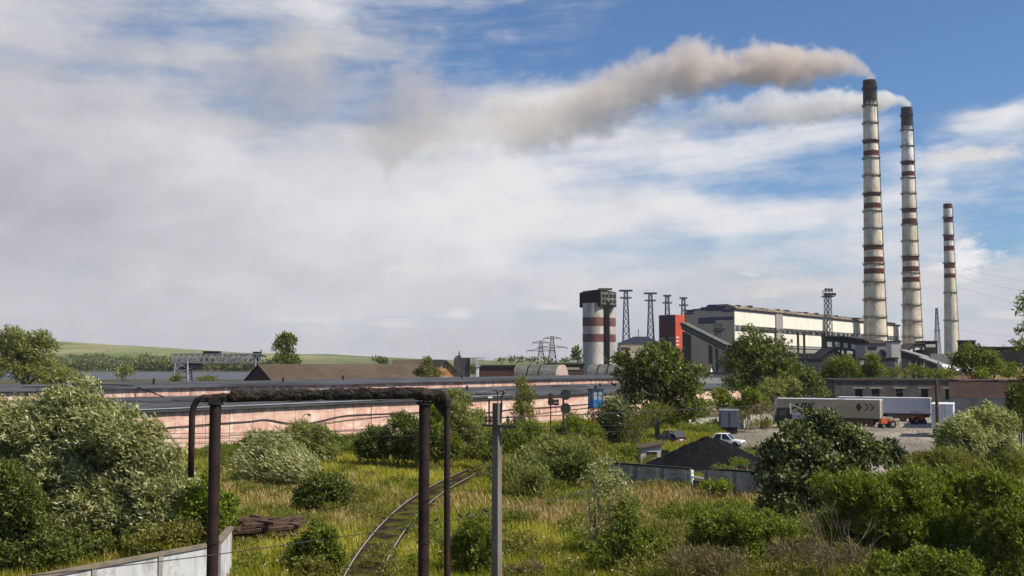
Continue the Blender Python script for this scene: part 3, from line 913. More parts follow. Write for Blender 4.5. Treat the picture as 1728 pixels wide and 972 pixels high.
    mb.build('eaves', 'roof_edge', o)
    roof(14.6, 6.42, 30, 6.52, 'upper_roof', 5, .05)
    roof(30, 6.52, 45, 6.1, 'rear_roof', 4, .05)
    # pale sheet metal flashing along part of the eaves
    mat('flashing', (.42, .44, .46), .5, .2, 1, metal=.3)
    MB().box(52, 96, -.53, -.40, 4.49, 4.56).build('flashing', 'flashing', o)
    MB().box(103, 122, -.53, -.40, 4.47, 4.53).build('flashing', 'flashing', o)
    mat('roof_patch', (.045, .047, .052), .9, .3, 1, spec=.1); mat('roof_patch_pale', (.15, .155, .16), .9, .2, 1, spec=.1)
    for i in range(34):
        xx = 50 + i * 4.3 + rnd.uniform(-1.5, 1.5); yy = rnd.uniform(.6, 11); w = rnd.uniform(1.2, 5); h = rnd.uniform(.8, 2.6)
        zz = 4.46 + (5.20 - 4.46) * (yy + .45) / 15.5; z2 = 4.46 + (5.20 - 4.46) * (yy + h + .45) / 15.5
        MB().add([(xx, yy, zz + .09), (xx + w, yy + rnd.uniform(-.3, .3), zz + .09), (xx + w, yy + h, z2 + .09), (xx + .2, yy + h, z2 + .09)], [(0, 1, 2, 3)]).build('roof_patch', 'roof_patch' if rnd.random() < .7 else 'roof_patch_pale', o)
    for xx, yy, zz in ((66, 18, 6.4), (79, 22, 6.45), (97, 19, 6.4), (113, 24, 6.5), (136, 20, 6.45), (88, 6, 4.8), (124, 9, 4.95), (158, 7, 4.85)):
        v_ = MB().lathe([(.14, zz - .1), (.14, zz + .55)], 10, xx, yy).build('vent_pipe', 'black_steel', o)
        MB().lathe([(.26, zz + .56), (.05, zz + .74)], 10, xx, yy).build('cowl', 'black_steel', v_)
    MB().tube(catmull([Vector((60, 18, 6.47)), Vector((64, 16.4, 6.55)), Vector((69, 17.5, 6.6)), Vector((71, 15.2, 6.5)), Vector((72, 14.4, 6.2)), Vector((73.5, 12, 5.2))], 6), .07, 6).build('hose', 'black_steel', o)
    # cables hanging along the wall
    def onwall(x, y, off=.16):
        r = ray(x, y); n = (-.8, .6); t = (92.4 - off) / (r[0] * n[0] + r[1] * n[1])
        return Vector((r[0] * t, r[1] * t, EYE + r[2] * t))
    runs = [([(250, 724), (300, 720), (360, 715), (420, 711), (448, 708), (480, 713), (510, 716), (545, 709), (585, 701), (650, 698), (700, 696), (745, 692), (810, 697), (870, 690), (925, 687), (1000, 681), (1070, 673)], .055, 'thick black cable looping along the upper part of the pink wall'),
            ([(440, 740), (480, 726), (510, 717), (560, 712), (620, 705), (700, 700), (760, 699), (850, 704), (940, 694), (1030, 684)], .035, 'thin black cable sagging below the thick one on the pink wall'),
            ([(255, 738), (330, 737), (420, 732), (520, 728), (640, 722), (740, 716), (830, 718), (925, 708)], .022, 'upper of two thin level wires low on the pink wall'),
            ([(255, 747), (340, 746), (430, 741), (520, 736), (620, 730), (740, 726)], .022, 'lower of two thin level wires low on the pink wall')]
    for pts, r_, lab in runs:
        pp = catmull([onwall(*p) for p in pts], 4); c0 = pp[0].copy()
        MB().tube([p - c0 for p in pp], r_, 6).build('cable', 'wire', label=lab, cat='cable').location = c0
    # goose neck lamp
    p = onwall(508, 716, .1); l = MB()
    pts = catmull([Vector((0, 0, 0)), Vector((.25, -.2, .8)), Vector((.5, -.4, 1.15)), Vector((.9, -.5, 1.2))], 5)
    l.tube(pts, .035, 6); ot = thing('wall_lamp', 'goose neck lamp sticking up from the pink wall between the gantry posts', 'lamp', p)
    l.build('arm', 'black_steel', ot); MB().lathe([(.22, 1.0), (.16, 1.16), (.05, 1.24)], 10, 1.0, -.5).build('lamp_shade', 'black_steel', ot)
    return o
WH = warehouse()
# ================================================================== POWER STATION
def chimney(x0, d, topy, H_r, base_r, top_r, rings, bands, soot, cols, lab, ladder=True, rust=()):
    p0 = at(x0, 612, d); X = p0.x
    o = thing('chimney', lab, 'chimney', (X, d, 0), 0, 'tall striped smokestacks')
    H = zat(topy, d, x0)
    prof = []
    for k in range(41):
        z = H * k / 40; f = z / H
        r = top_r + (base_r - top_r) * (0.72 * (1 - f) + .28 * (1 - f) ** 2.6)
        prof.append((r, z))
    def rad(z):
        f = z / H; return top_r + (base_r - top_r) * (0.72 * (1 - f) + .28 * (1 - f) ** 2.6)
    m = bpy.data.materials.new('chimney_shell'); m.use_nodes = True
    t = NT(m.node_tree); v = t.n('ShaderNodeTexCoord').outputs['Object']
    x, y, z = t.sep(v)
    zn = t.m('DIVIDE', z, H)
    wht, red = cols
    tint = t.ramp(zn, [(0, (.58, .51, .41)), (.3, (.68, .60, .45)), (.6, (.66, .58, .43)), (.8, wht), (1, wht)])
    c = t.mix(t.mr(t.noise(t.vm('MULTIPLY', v, (.25, .25, .09)), 1, 6, .65), .44, .70, 0, .65, True), tint, (.34, .27, .18, 1))
    c = t.mix(t.mr(t.noise(t.vm('MULTIPLY', v, (.5, .5, .05)), 1, 5, .65), .5, .7, 0, .7, True), c, (.20, .165, .13, 1))
    # diagonal grime on the shell
    c = t.mix(t.mr(t.noise(t.vm('MULTIPLY', t.comb(t.m('ADD', x, t.m('MULTIPLY', z, .7)), y, t.m('MULTIPLY', z, .35)), (.22, .22, .22)), 1, 5, .7), .58, .68, 0, .7, True), c, (.14, .12, .10, 1))
    acc = None
    zb = [(zat(b, d, x0) / H, zat(a, d, x0) / H) for a, b in bands]
    for lo, hi in zb:
        e = .0012
        f = t.m('MULTIPLY', t.mr(zn, lo - e, lo + e), t.mr(zn, hi - e, hi + e, 1, 0))
        acc = f if acc is None else t.m('MAXIMUM', acc, f)
    rc = t.mix(t.mr(t.noise(v, .25, 5, .6), .4, .65), (*red, 1), tuple(k * .65 for k in red) + (1,))
    c = t.mix(acc, c, rc)
    for ry, rw in rust:
        zz = zat(ry, d, x0) / H
        f = t.m('MULTIPLY', t.mr(t.m('ABSOLUTE', t.m('SUBTRACT', t.m('ADD', zn, t.m('MULTIPLY', t.m('SUBTRACT', t.noise(v, .4, 5, .7), .5), .03)), zz)), 0, rw, 1, 0, True), t.mr(t.noise(v, .5, 4, .7), .35, .6))
        c = t.mix(t.m('MULTIPLY', f, .75), c, (.22, .10, .055, 1))
    if soot:
        zs = zat(soot, d, x0) / H
        f = t.mr(t.m('ADD', zn, t.m('MULTIPLY', t.m('SUBTRACT', t.noise(v, .2, 4, .7), .5), .05)), zs - .012, zs + .012, 0, 1, True)
        c = t.mix(f, c, t.mix(t.mr(t.noise(v, .3, 4, .7), .4, .7), (.012, .010, .010, 1), (.050, .036, .032, 1)))
    b = t.n('ShaderNodeBsdfPrincipled'); t.put(b.inputs['Base Color'], c); b.inputs['Roughness'].default_value = .95; b.inputs['Specular IOR Level'].default_value = .1
    oo = t.n('ShaderNodeOutputMaterial'); t.put(oo.inputs[0], b.outputs[0]); MAT[m.name] = m
    MB().lathe(prof + [(top_r * .8, H), (top_r * .8, H - 3)], 40).build('shell', m, o, smooth=False)
    for ry in rings:
        z = zat(ry, d, x0); r = rad(z)
        mb = MB().lathe([(r - .1, z - .22), (r + 1.1, z - .22), (r + 1.1, z + .12), (r - .1, z + .12)], 32)
        n = 28
        ring = [(math.cos(2 * math.pi * k / n) * (r + 1.2), math.sin(2 * math.pi * k / n) * (r + 1.2), z + 1.3) for k in range(n + 1)]
        mb.tube(ring, .10, 4)
        for k in range(n):
            mb.bar(ring[k], (ring[k][0], ring[k][1], z), .10)
        for k in range(0, n, 4):
            a = 2 * math.pi * k / n
            mb.bar((math.cos(a) * (r + .9), math.sin(a) * (r + .9), z - .35), (math.cos(a) * r, math.sin(a) * r, z - 1.8), .2)
        mb.build('ring_platform', 'black_steel', o)
    if ladder:
        mb = MB(); az_ = R(-8)
        zz = [2 + (H - 3) * k / 60 for k in range(61)]
        for s in (-.5, .5):
            mb.tube([((rad(z) + .5) * math.cos(az_) , (rad(z) + .5) * math.sin(az_) + s, z) for z in zz], .14, 4)
        for k in range(60):
            z = zz[k]; r = rad(z) + .9
            mb.bar((r * math.cos(az_), r * math.sin(az_) - .6, z), (r * math.cos(az_), r * math.sin(az_) + .6, z), .12)
        mb.tube([((rad(z) + 1.1) * math.cos(az_), (rad(z) + 1.1) * math.sin(az_), z) for z in zz], .10, 4)
        mb.build('caged_ladder', 'black_steel', o)
    return o, X, H
CH1, c1x, c1h = chimney(1478, 911, 136, 0, 10.3, 5.3, [149.6, 178.8, 208.4, 237.8, 267.7, 297, 327, 357, 386, 415, 446, 476, 506, 535.6, 566],
        [(236.5, 244), (255, 264), (325.4, 333), (343.5, 352.6), (414, 422.8), (434, 443), (453.6, 463)], 177, ((.70, .64, .51), (.115, .022, .018)),
        'tallest striped chimney, nearest of the three, smoking brown from its black top', rust=((478, .02), (507, .012), (445, .01), (536, .006)))
CH2, c2x, c2h = chimney(1540.5, 1008, 181.7, 0, 9.7, 4.85, [194.8, 220, 247, 273.6, 300.7, 327, 352.8, 379, 407, 432.8, 461, 488, 515, 541.7, 568.6],
        [(272, 280), (290, 298), (352, 360), (369.5, 378.6), (432.5, 441), (450, 459), (468, 476.7)], 218, ((.80, .78, .75), (.105, .022, .020)),
        'second tall striped chimney with a paler upper shaft, standing between the other two', rust=((520, .015), (547, .02), (490, .006)))
CH3, c3x, c3h = chimney(1606.5, 1148, 344, 0, 8.2, 4.3, [367, 397, 444, 494, 541],
        [(343, 352.5), (367.6, 376), (397, 407), (415, 423.5), (444.4, 453), (462, 469.5)], None, ((.74, .70, .63), (.105, .020, .022)),
        'shortest and rightmost chimney, grey and white with six dark red bands, not smoking')

def lp(a, b, t): return a + (b - a) * t
# ---- main turbine hall
def turbine_hall():
    rot = math.atan2(.816, .578)
    o = thing('power_station', 'huge beige power station hall with blue patterned gable and white side', 'power station', (147.7, 707, 0), rot)
    L, Wd, H = 388.0, 36.5, 45.0
    MB().box(0, L, .5, Wd, 0, H - 1).build('hall_core', 'panel_grey', o)
    # long side: local y=0 faces the camera
    def band(z0, z1, name, m, x0=0, x1=L, gap=6.0, y0=-.0, cut=()):
        mb = MB(); x_ = x0
        while x_ < x1 - .1:
            e = min(x1, x_ + gap)
            if not any(a <= x_ < b for a, b in cut): mb.box(x_ + .07, e - .07, y0, .5, z0, z1)
            x_ = e
        return mb.build(name, m, o)
    band(34.0, 43.6, 'upper_cladding', 'panel_white')
    band(21.5, 30.2, 'lower_cladding', 'panel_white', )
    for xx, w_ in ((71, 13), (171, 9)): MB().box(xx, xx + w_, -.9, -.05, 21.0, 44.1).build('stair_bay', 'panel_grey', o)
    rnd = random.Random(3)
    x_ = 3
    k = 0
    while x_ < L - 8 and k < 60:
        w = rnd.choice((4.5, 4.5, 7.5, 9))
        MB().box(x_, x_ + w, .2, .46, 30.7, 33.2).build('window', 'glass_dark' if rnd.random() < .8 else 'dark_opening', o)
        x_ += w + rnd.choice((3, 4.5, 6)); k += 1
    MB().box(0, L, -.35, .48, 30.2, 30.6).build('sill', 'gallery_dark', o)
    MB().box(0, L, -1.2, Wd + .3, 44.2, 45.1).build('roof', 'roof_edge', o)
    # rusty raised monitor along the roof, patched
    mb = MB(); x_ = 4
    while x_ < L - 28:
        w = rnd.uniform(4, 9); mb.prism([(1.0, 45.15), (1.0, 46.3 + rnd.uniform(-.2, .4)), (7, 48.2 + rnd.uniform(-.2, .3)), (14, 48.2), (14, 45.15)], 'x', x_, x_ + w - .1); x_ += w
    mb.build('roof_monitor', 'roof_rusty', o)
    for i in range(15):
        xx = 14 + i * 22 + rnd.uniform(-7, 7); h = rnd.uniform(.3, 1.6)
        MB().box(xx, xx + rnd.uniform(1.2, 5), 2, 5, 46.3, 47.4 + h * .6).build('roof_vent', 'gallery_dark', o)
    MB().box(300, 372, -.6, 10, 45.2, 46.6).build('parapet', 'soot', o)
    # gable: local x=0 face; y runs to the left in the picture
    gab = [(0.0, 21), (0.0, 44.1), (5, 45.4), (11, 47.0), (16, 47.6), (21, 47.6), (21, 46.6), (29, 45.8), (36.5, 44.0), (36.5, 0), (0, 0)]
    mb = MB(); mb.prism([(p[0], p[1]) for p in [(0, 0), (0, 43.9), (5, 45.2), (12, 46.9), (20.5, 47.2), (20.5, 46.2), (29, 45.2), (36.5, 43.4), (36.5, 0)]], 'x', -.6, .0)
    mb.build('gable_wall', 'panel_beige', o)
    bl = [(0, 9, 42.6, 44.6), (6, 20, 45.0, 47.0), (9, 20.5, 43.6, 45.2), (12, 19, 46.9, 48.0), (18, 24, 44.3, 46.4), (23, 30, 44.6, 45.4), (29, 34, 43.4, 44.6),
          (0.4, 18, 37.4, 39.6), (13.6, 26, 35.2, 39.3), (36, 36.5, 40, 43)]
    for y0, y1, z0, z1 in bl:
        MB().box(-.75 - .01 * y0, -.58, y0, y1, z0, z1).build('blue_panel', 'panel_blue', o)
    MB().box(-.7, -.58, 30, 36.4, 41.8, 43.2).build('blue_panel', 'panel_blue', o)
    # lower beige block and plant in front of the side
    MB().box(6, 260, -10, -1.5, 0, 15).build('annex', 'hall_dark', o)
    MB().box(0, 300, -14, -.4, 15.1, 16.0).build('annex_roof', 'gallery_dark', o)
    mb = MB()
    for i in range(24):
        xx = 14 + i * 10.5; mb.box(xx, xx + rnd.uniform(3, 6), -10.3, -10.05, 9.5, 13.5)
    mb.build('annex_window', 'gallery_light', o)
    mb = MB()
    for i in range(9):
        xx = 20 + i * 33; mb.box(xx, xx + .8, -3.5, -2.6, 15, 19.5)
    mb.box(10, 300, -4, -2.4, 18.8, 19.6)
    mb.build('pipe_rack', 'gallery_dark', o)
turbine_hall()

# ---- red stair tower
def red_tower():
    d = 612.0
    a = at(1113, 612, d + 8); b = at(1140, 612, d); c = at(1156, 612, d + 6)
    H = zat(531, d)
    o = thing('red_tower', 'orange red stair tower, shade coloured into its left wall, with black letters and a glazed corner', 'tower', (b.x, b.y, 0))
    A, B, Cc = Vector((a.x - b.x, 8, 0)), Vector((0, 0, 0)), Vector((c.x - b.x, 6, 0))
    D = A + Cc
    def face(p, q_, z0, z1, off, name, m, f0=0.0, f1=1.0, th=.15):
        n = Vector((q_.y - p.y, -(q_.x - p.x), 0)).normalized()
        if n.y > 0: n = -n
        s = p.lerp(q_, f0); e = p.lerp(q_, f1)
        vs = [s + n * off, e + n * off, e - n * th, s - n * th]
        mb = MB(); mb.add([(v.x, v.y, z0) for v in vs] + [(v.x, v.y, z1) for v in vs], [(3, 2, 1, 0), (4, 5, 6, 7), (0, 1, 5, 4), (1, 2, 6, 5), (2, 3, 7, 6), (3, 0, 4, 7)])
        return mb.build(name, m, o)
    mb = MB(); mb.add([(v.x, v.y, 0) for v in (A, B, Cc, D)] + [(v.x, v.y, H - .3) for v in (A, B, Cc, D)], [(3, 2, 1, 0), (4, 5, 6, 7), (0, 1, 5, 4), (1, 2, 6, 5), (2, 3, 7, 6), (3, 0, 4, 7)])
    mb.build('tower_core', 'panel_red_shaded', o)
    face(A, B, 0, H - .4, .25, 'left_wall', 'panel_red_shaded', 0, .995)  # shaded side, painted in the darker red
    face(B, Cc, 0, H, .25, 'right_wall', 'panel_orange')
    face(A, B, H - .39, H, .3, 'parapet', 'panel_blue', 0, .99)
    face(A, B, H - 2.6, H - .4, .33, 'blue_panel', 'panel_blue', .42, .99)
    face(A, B, H - 4.6, H - 2.65, .33, 'blue_panel', 'panel_blue', .62, .99)
    face(A, B, H - 14.5, H - 13, .33, 'blue_panel', 'panel_grey', .05, .36)
    z = H - 12.5
    k = 0
    while z > 4:
        face(A, B, z - 1.5, z, .34, 'window', 'glass_dark', .64, .97)
        face(B, Cc, z - .9, z - .1, .36, 'window', 'gallery_light', .02, .36); z -= 2.1; k += 1
    n = Vector((Cc.y, -Cc.x, 0)).normalized()
    if n.y > 0: n = -n
    p = B.lerp(Cc, .68) + n * .35
    text_mesh('МО', 2.4, 'paint_black', o, loc=(p.x, p.y, H - 6.2), rot=(R(90), 0, math.atan2(Cc.y, Cc.x)), ext=.05)
red_tower()

# ---- inclined conveyor gallery from the red tower down to the right, hall below
def incline():
    d = 575.0
    p0 = at(1150, 545, d + 25); p1 = at(1226, 583, d)
    o = thing('conveyor_gallery', 'inclined grey conveyor gallery running down from the red tower over beige walls', 'conveyor gallery', (p1.x, p1.y, 0), 0, 'conveyor galleries of the power station')
    a = p0 - Vector((p1.x, p1.y, 0)); b = Vector((0, 0, p1.z))
    # bottom-up: gallery tube as a prism following a->b
    def slab(a, b, h0, h1, w, name, m, dy=0.0):
        d_ = Vector((b.x - a.x, b.y - a.y, 0)).normalized(); n = Vector((d_.y, -d_.x, 0))
        if n.y > 0: n = -n
        vs = []
        for p in (a, b):
            for s, h in ((dy, h0), (dy, h1), (dy - w, h1), (dy - w, h0)):
                vs.append(p + n * s + Vector((0, 0, h)))
        return MB().add(vs, [(0, 1, 2, 3), (7, 6, 5, 4), (0, 4, 5, 1), (1, 5, 6, 2), (2, 6, 7, 3), (3, 7, 4, 0)]).build(name, m, o)
    slab(a, b, -3.6, 0, 5, 'gallery', 'gallery_dark')
    slab(a, b, .02, .4, 5.2, 'roof', 'concrete_dark', .2)
    slab(a, b, -2.6, -1.2, .2, 'light_strip', 'grey_block', .22)
    # walls below, split in panels
    segs = [(.03, .20, 'gallery_dark'), (.22, .60, 'panel_beige'), (.61, .68, 'gallery_dark'), (.69, .76, 'panel_grey'), (.765, .80, 'soot'), (.81, .98, 'panel_grey')]
    for f0, f1, m in segs:
        A = a.lerp(b, f0); B = a.lerp(b, f1)
        mb = MB()
        vs = [(A.x, A.y - .5, 0), (B.x, B.y - .5, 0), (B.x, B.y - .5, B.z - 4.4), (A.x, A.y - .5, A.z - 4.4)]
        vs += [(x, y + 3, z) for x, y, z in vs]
        mb.add(vs, [(0, 1, 2, 3), (7, 6, 5, 4), (0, 4, 5, 1), (1, 5, 6, 2), (2, 6, 7, 3), (3, 7, 4, 0)])
        mb.build('wall_panel', m, o)
incline()

def mast(x, ytop, ybase_hidden, d, w, lab, grp, plats, t=.35, name='lattice_mast', wtop=None, mtl='pylon_steel', n=12):
    p = at(x, 612, d); H = zat(ytop, d)
    o = thing(name, lab, 'pylon', (p.x, d, 0), 0, grp)
    mb = MB(); lattice(mb, 0, H, w, wtop or w * .45, n, t)
    mb.build('lattice_shaft', mtl, o)
    for (yy, hw, hd, th) in plats:
        z = zat(yy, d)
        m2 = MB().box(-hw, hw, -hd, hd, z - th / 2, z + th / 2)
        m2.build('platform', mtl, o)
    return o, H
labs = ['grey lattice bus mast standing behind the silo head, leftmost of the row', 'grey lattice bus mast just right of the silo', 'grey lattice bus mast above the blue roofed hall',
        'grey lattice bus mast rising behind the red tower', 'grey lattice bus mast behind the left end of the power station gable']
for i, (x, yt) in enumerate([(1022, 487), (1057, 489.5), (1098.5, 494), (1127, 498), (1154.5, 502)]):
    d = 575 + i * 24
    mast(x, yt, 0, d, 5.2, labs[i], 'lattice masts of the switchyard', [(yt + 1, 3.7 if i < 3 else 2.3, 1.4, 1.0), (yt + 13, 3.2 if i < 3 else 2.8, 1.2, .8)], .36, wtop=1.7)

def pylon(x, ytop, d, lab):
    p = at(x, 612, d); H = zat(ytop, d)
    o = thing('electricity_pylon', lab, 'pylon', (p.x, d, 0), 0, 'distant high voltage pylons')
    mb = MB(); lattice(mb, 0, H * .72, 8, 2.4, 6, .34); lattice(mb, H * .72, H, 2.4, 1.4, 3, .3); mb.build('lattice_shaft', 'pylon_steel', o)
    for f, w in ((.74, 8.5), (.96, 5.0)):
        m2 = MB(); z = H * f
        for s in (-1, 1):
            m2.bar((0, 0, z + 1.2), (s * w, 0, z), .3); m2.bar((0, 0, z - .2), (s * w, 0, z), .3)
            m2.bar((s * w * .5, 0, z + .6), (s * w * .5, 0, z - .1), .25); m2.bar((s * w, 0, z), (s * w, 0, z - 1.3), .3)
        m2.build('crossarm', 'pylon_steel', o)
pylon(913, 576, 640, 'distant lattice pylon, shorter left one of the pair left of the silo')
pylon(932, 568, 620, 'distant lattice pylon, taller right one of the pair left of the silo')

# ---- twin silo with head house
def silo():
    d = 500.0
    p = at(1003, 612, d)
    o = thing('silo', 'white and brown banded concrete silo with a black head house', 'silo', (p.x, d, 0))
    H = zat(512, d)
    s = d / FPX
    def bands(cx, cy, r, name):
        zs = [0, zat(600, d), zat(577, d), zat(564, d), zat(550.5, d), zat(536, d), H]
        ms = ['silo_white', 'silo_white', 'silo_red', 'silo_white', 'silo_red', 'silo_white']
        root = MB().lathe([(r, 0), (r, H)], 40, cx, cy).build(name, 'silo_white', o, smooth=False)
        for z0, z1, m in zip(zs, zs[1:], ms):
            if m == 'silo_red': MB().lathe([(r + .06, z0), (r + .06, z1)], 40, cx, cy).build('painted_band', 'silo_red', root)
        MB().lathe([(r + .1, 0), (r + .1, 1.2)], 40, cx, cy).build('plinth', 'soot', root)
    bands(0, 0, 19.5 * s, 'silo_drum'); bands(20.5 * s, 6, 18.0 * s, 'silo_drum')
    cx = 21.3 * s
    MB().box(cx - 3.6 * s, cx + 3.6 * s, -5.2 + 1.2, 2, 0, H + .5).build('stair_shaft', 'soot', o)
    # head house: left dark face, right face with windows
    z0, z1 = zat(518, d), zat(492, d)
    A = Vector((-24 * s, 2.5, 0)); B = Vector((9 * s, -6.5, 0)); Cc = Vector((38 * s, 0.5, 0)); D = Vector((18 * s, 14, 0)); E = Vector((-14 * s, 14, 0))
    vs = [A, B, Cc, D, E]; n = 5
    ztop = [z1 - .6, z1 + .7, z1 - .3, z1 + 1, z1 + 1.2]
    mb = MB().add([(v.x, v.y, z0) for v in vs] + [(v.x, v.y, zt) for v, zt in zip(vs, ztop)], [tuple(range(n))[::-1], tuple(range(n, 2 * n))] + [(i, (i + 1) % n, n + (i + 1) % n, n + i) for i in range(n)])
    hh = mb.build('head_house', 'soot', o)
    dn = Vector((Cc.y - B.y, -(Cc.x - B.x), 0)).normalized()
    if dn.y > 0: dn = -dn
    def pan(f0, f1, za, zb, m, name, off):
        s_, e_ = B.lerp(Cc, f0), B.lerp(Cc, f1)
        q = [s_ + dn * off, e_ + dn * off, e_ - dn * .1, s_ - dn * .1]
        MB().add([(v.x, v.y, za) for v in q] + [(v.x, v.y, zb) for v in q], [(3, 2, 1, 0), (4, 5, 6, 7), (0, 1, 5, 4), (1, 2, 6, 5), (2, 3, 7, 6), (3, 0, 4, 7)]).build(name, m, hh)
    mat('head_grime', (.17, .15, .125), .95, .5, .35, (.05, .045, .04), .7, .4)
    pan(.02, .98, z0 + 1.0, z1 - .5, 'head_grime', 'render_face', .12)
    for k in range(4):
        for j in range(2):
            f0 = .08 + k * .23; za = z0 + 1.7 + j * 2.4
            pan(f0, f0 + .16, za, za + 1.5, 'soot', 'window', .2)
silo()

# ---- hall with blue roof
def gable_house(name, lab, cat, loc, rz, L, Wd, eave, ridge, mw, mr_, mg=None, over=.4, parts=None, group=None, openings=()):
    """ridge along local x; gable at x=0 faces -x; long side at y=0 faces -y"""
    o = thing(name, lab, cat, loc, rz, group)
    MB().box(0.02, L - .02, 0, Wd, 0, eave - .02).build('wall', mw, o)
    for x0, x1 in ((0, .25), (L - .25, L)):
        MB().prism([(0.02, eave), (Wd - .02, eave), (Wd / 2, ridge - .12)], 'x', x0, x1).build('gable', mg or mw, o)
    mb = MB(); sl = (ridge - eave) / (Wd / 2); e = eave - sl * over
    for y0, s in ((-over, 1), (Wd + over, -1)):
        vs = [(-over, y0, e), (L + over, y0, e), (L + over, Wd / 2, ridge), (-over, Wd / 2, ridge)]
        vs += [(x, y, z - .22) for x, y, z in vs]
        mb.add(vs, [(0, 1, 2, 3), (7, 6, 5, 4), (0, 4, 5, 1), (1, 5, 6, 2), (2, 6, 7, 3), (3, 7, 4, 0)])
    mb.build('roof', mr_, o)
    for (face, a0, a1, z0, z1, nm, m_) in openings:
        b = MB()
        if face == 'side': b.box(a0, a1, -.06, .05, z0, z1)
        elif face == 'end': b.box(L - .05, L + .06, a0, a1, z0, z1)
        else: b.box(-.06, .05, a0, a1, z0, z1)
        b.build(nm, m_, o)
    return o
def blue_hall():
    d = 560; p = at(1047, 612, d); s = d / FPX
    o = thing('switch_house', 'grey hall with a hipped dark blue roof between silo and red tower', 'hall', (p.x, d, 0))
    ze, zr = zat(579, d), zat(567.5, d); W_ = 67 * s
    MB().box(0, W_, 0, 14, 0, ze).build('wall', 'panel_beige', o)
    vs = [(-.4, -.4, ze + .02), (W_ + .4, -.4, ze + .02), (W_ + .4, 14.4, ze + .02), (-.4, 14.4, ze + .02), (W_ * .38, 5, zr), (W_ * .72, 5, zr), (W_ * .72, 9, zr), (W_ * .38, 9, zr)]
    MB().add(vs, [(3, 2, 1, 0), (4, 5, 6, 7), (0, 1, 5, 4), (1, 2, 6, 5), (2, 3, 7, 6), (3, 0, 4, 7)]).build('roof', 'roof_blue', o)
    MB().box(.6, 4.0, -.12, .02, zat(591, d), zat(586, d)).build('blue_panel', 'panel_blue', o)
    MB().bar((W_ * .49, 6, zr - .5), (W_ * .49, 6, zat(555, d)), .35).build('antenna', 'pylon_steel', o)
    MB().box(-.3, 8, -2.2, -.1, zat(606, d), zat(604, d)).build('canopy', 'paint_white', o)
    MB().box(-.3, 6, -1.6, -.1, zat(598, d), zat(596, d)).build('canopy', 'paint_white', o)
blue_hall()

# ---- floodlight towers
def flood(x, ytop, d, w, hw, lab, t=.3):
    p = at(x, 612, d); H = zat(ytop, d)
    o = thing('floodlight_tower', lab, 'light tower', (p.x, d, 0), .3, 'floodlight towers')
    mb = MB(); lattice(mb, 0, H - 3.5, w, w * .8, 12, t); mb.build('lattice_shaft', 'pylon_steel', o)
    m2 = MB().box(-hw, hw, -hw * .7, hw * .7, H - 4.4, H - 3.9)
    m2.box(-hw * .8, hw * .8, -hw * .5, hw * .5, H - 1.3, H - .9)
    for sx in (-1, 1):
        for sy in (-1, 1): m2.bar((sx * hw * .7, sy * hw * .4, H - 4), (sx * hw * .7, sy * hw * .4, H - 1), .25)
    m2.build('platform', 'black_steel', o)
    for i in range(5):
        xx = -hw + i * hw / 2
        MB().box(xx - .55, xx + .55, -hw * .9, -hw * .6, H - 3.6, H - 2.3).build('floodlight', 'black_steel', o)
    for i in range(3):
        xx = -hw * .6 + i * hw * .6
        MB().box(xx - .5, xx + .5, -hw * .5, -hw * .2, H - .8, H + .2).build('floodlight', 'black_steel', o)
flood(1399, 487.5, 560, 3.3, 2.9, 'tall floodlight tower with two black lamp platforms in front of the hall')
flood(1212, 547, 640, 3.3, 2.9, 'small floodlight tower with lamps in front of the beige gable')

# slim lattice mast near third stack
mast(1583, 520, 0, 720, 4.6, 'slim lattice mast between the second and third chimneys', 'lattice masts of the switchyard', [(558, 1.8, 1.2, .5)], .26, wtop=1.0, n=13)

# ---- pipe bridge across the facade
def pipe_bridge():
    d = 520; a = at(1266, 612, d); b = at(1400, 612, d + 60)
    o = thing('pipe_bridge', 'dark trestle pipe bridge crossing in front of the white hall side', 'pipe bridge', (a.x, a.y, 0))
    v = Vector((b.x - a.x, b.y - a.y, 0)); z0, z1 = zat(559, d), zat(553, d)
    m = MB(); n = 16
    for z in (z0, z1): m.bar((0, 0, z), v + Vector((0, 0, z)), .3)
    for i in range(n):
        p = v * (i / n); q_ = v * ((i + 1) / n)
        m.bar((p.x, p.y, z0), (q_.x, q_.y, z1), .25); m.bar((q_.x, q_.y, z0), (q_.x, q_.y, z1), .25)
    m.build('truss', 'black_steel', o)
    MB().tube([Vector((0, -.8, z0 + .8)), v + Vector((0, -.8, z0 + .8))], .3, 8).build('pipe', 'gallery_dark', o)
    for f in (.3, .58, .66, .93):
        MB().box(v.x * f - .5, v.x * f + .5, v.y * f - .5, v.y * f + .5, 0, z0).build('leg', 'gallery_dark', o)
pipe_bridge()

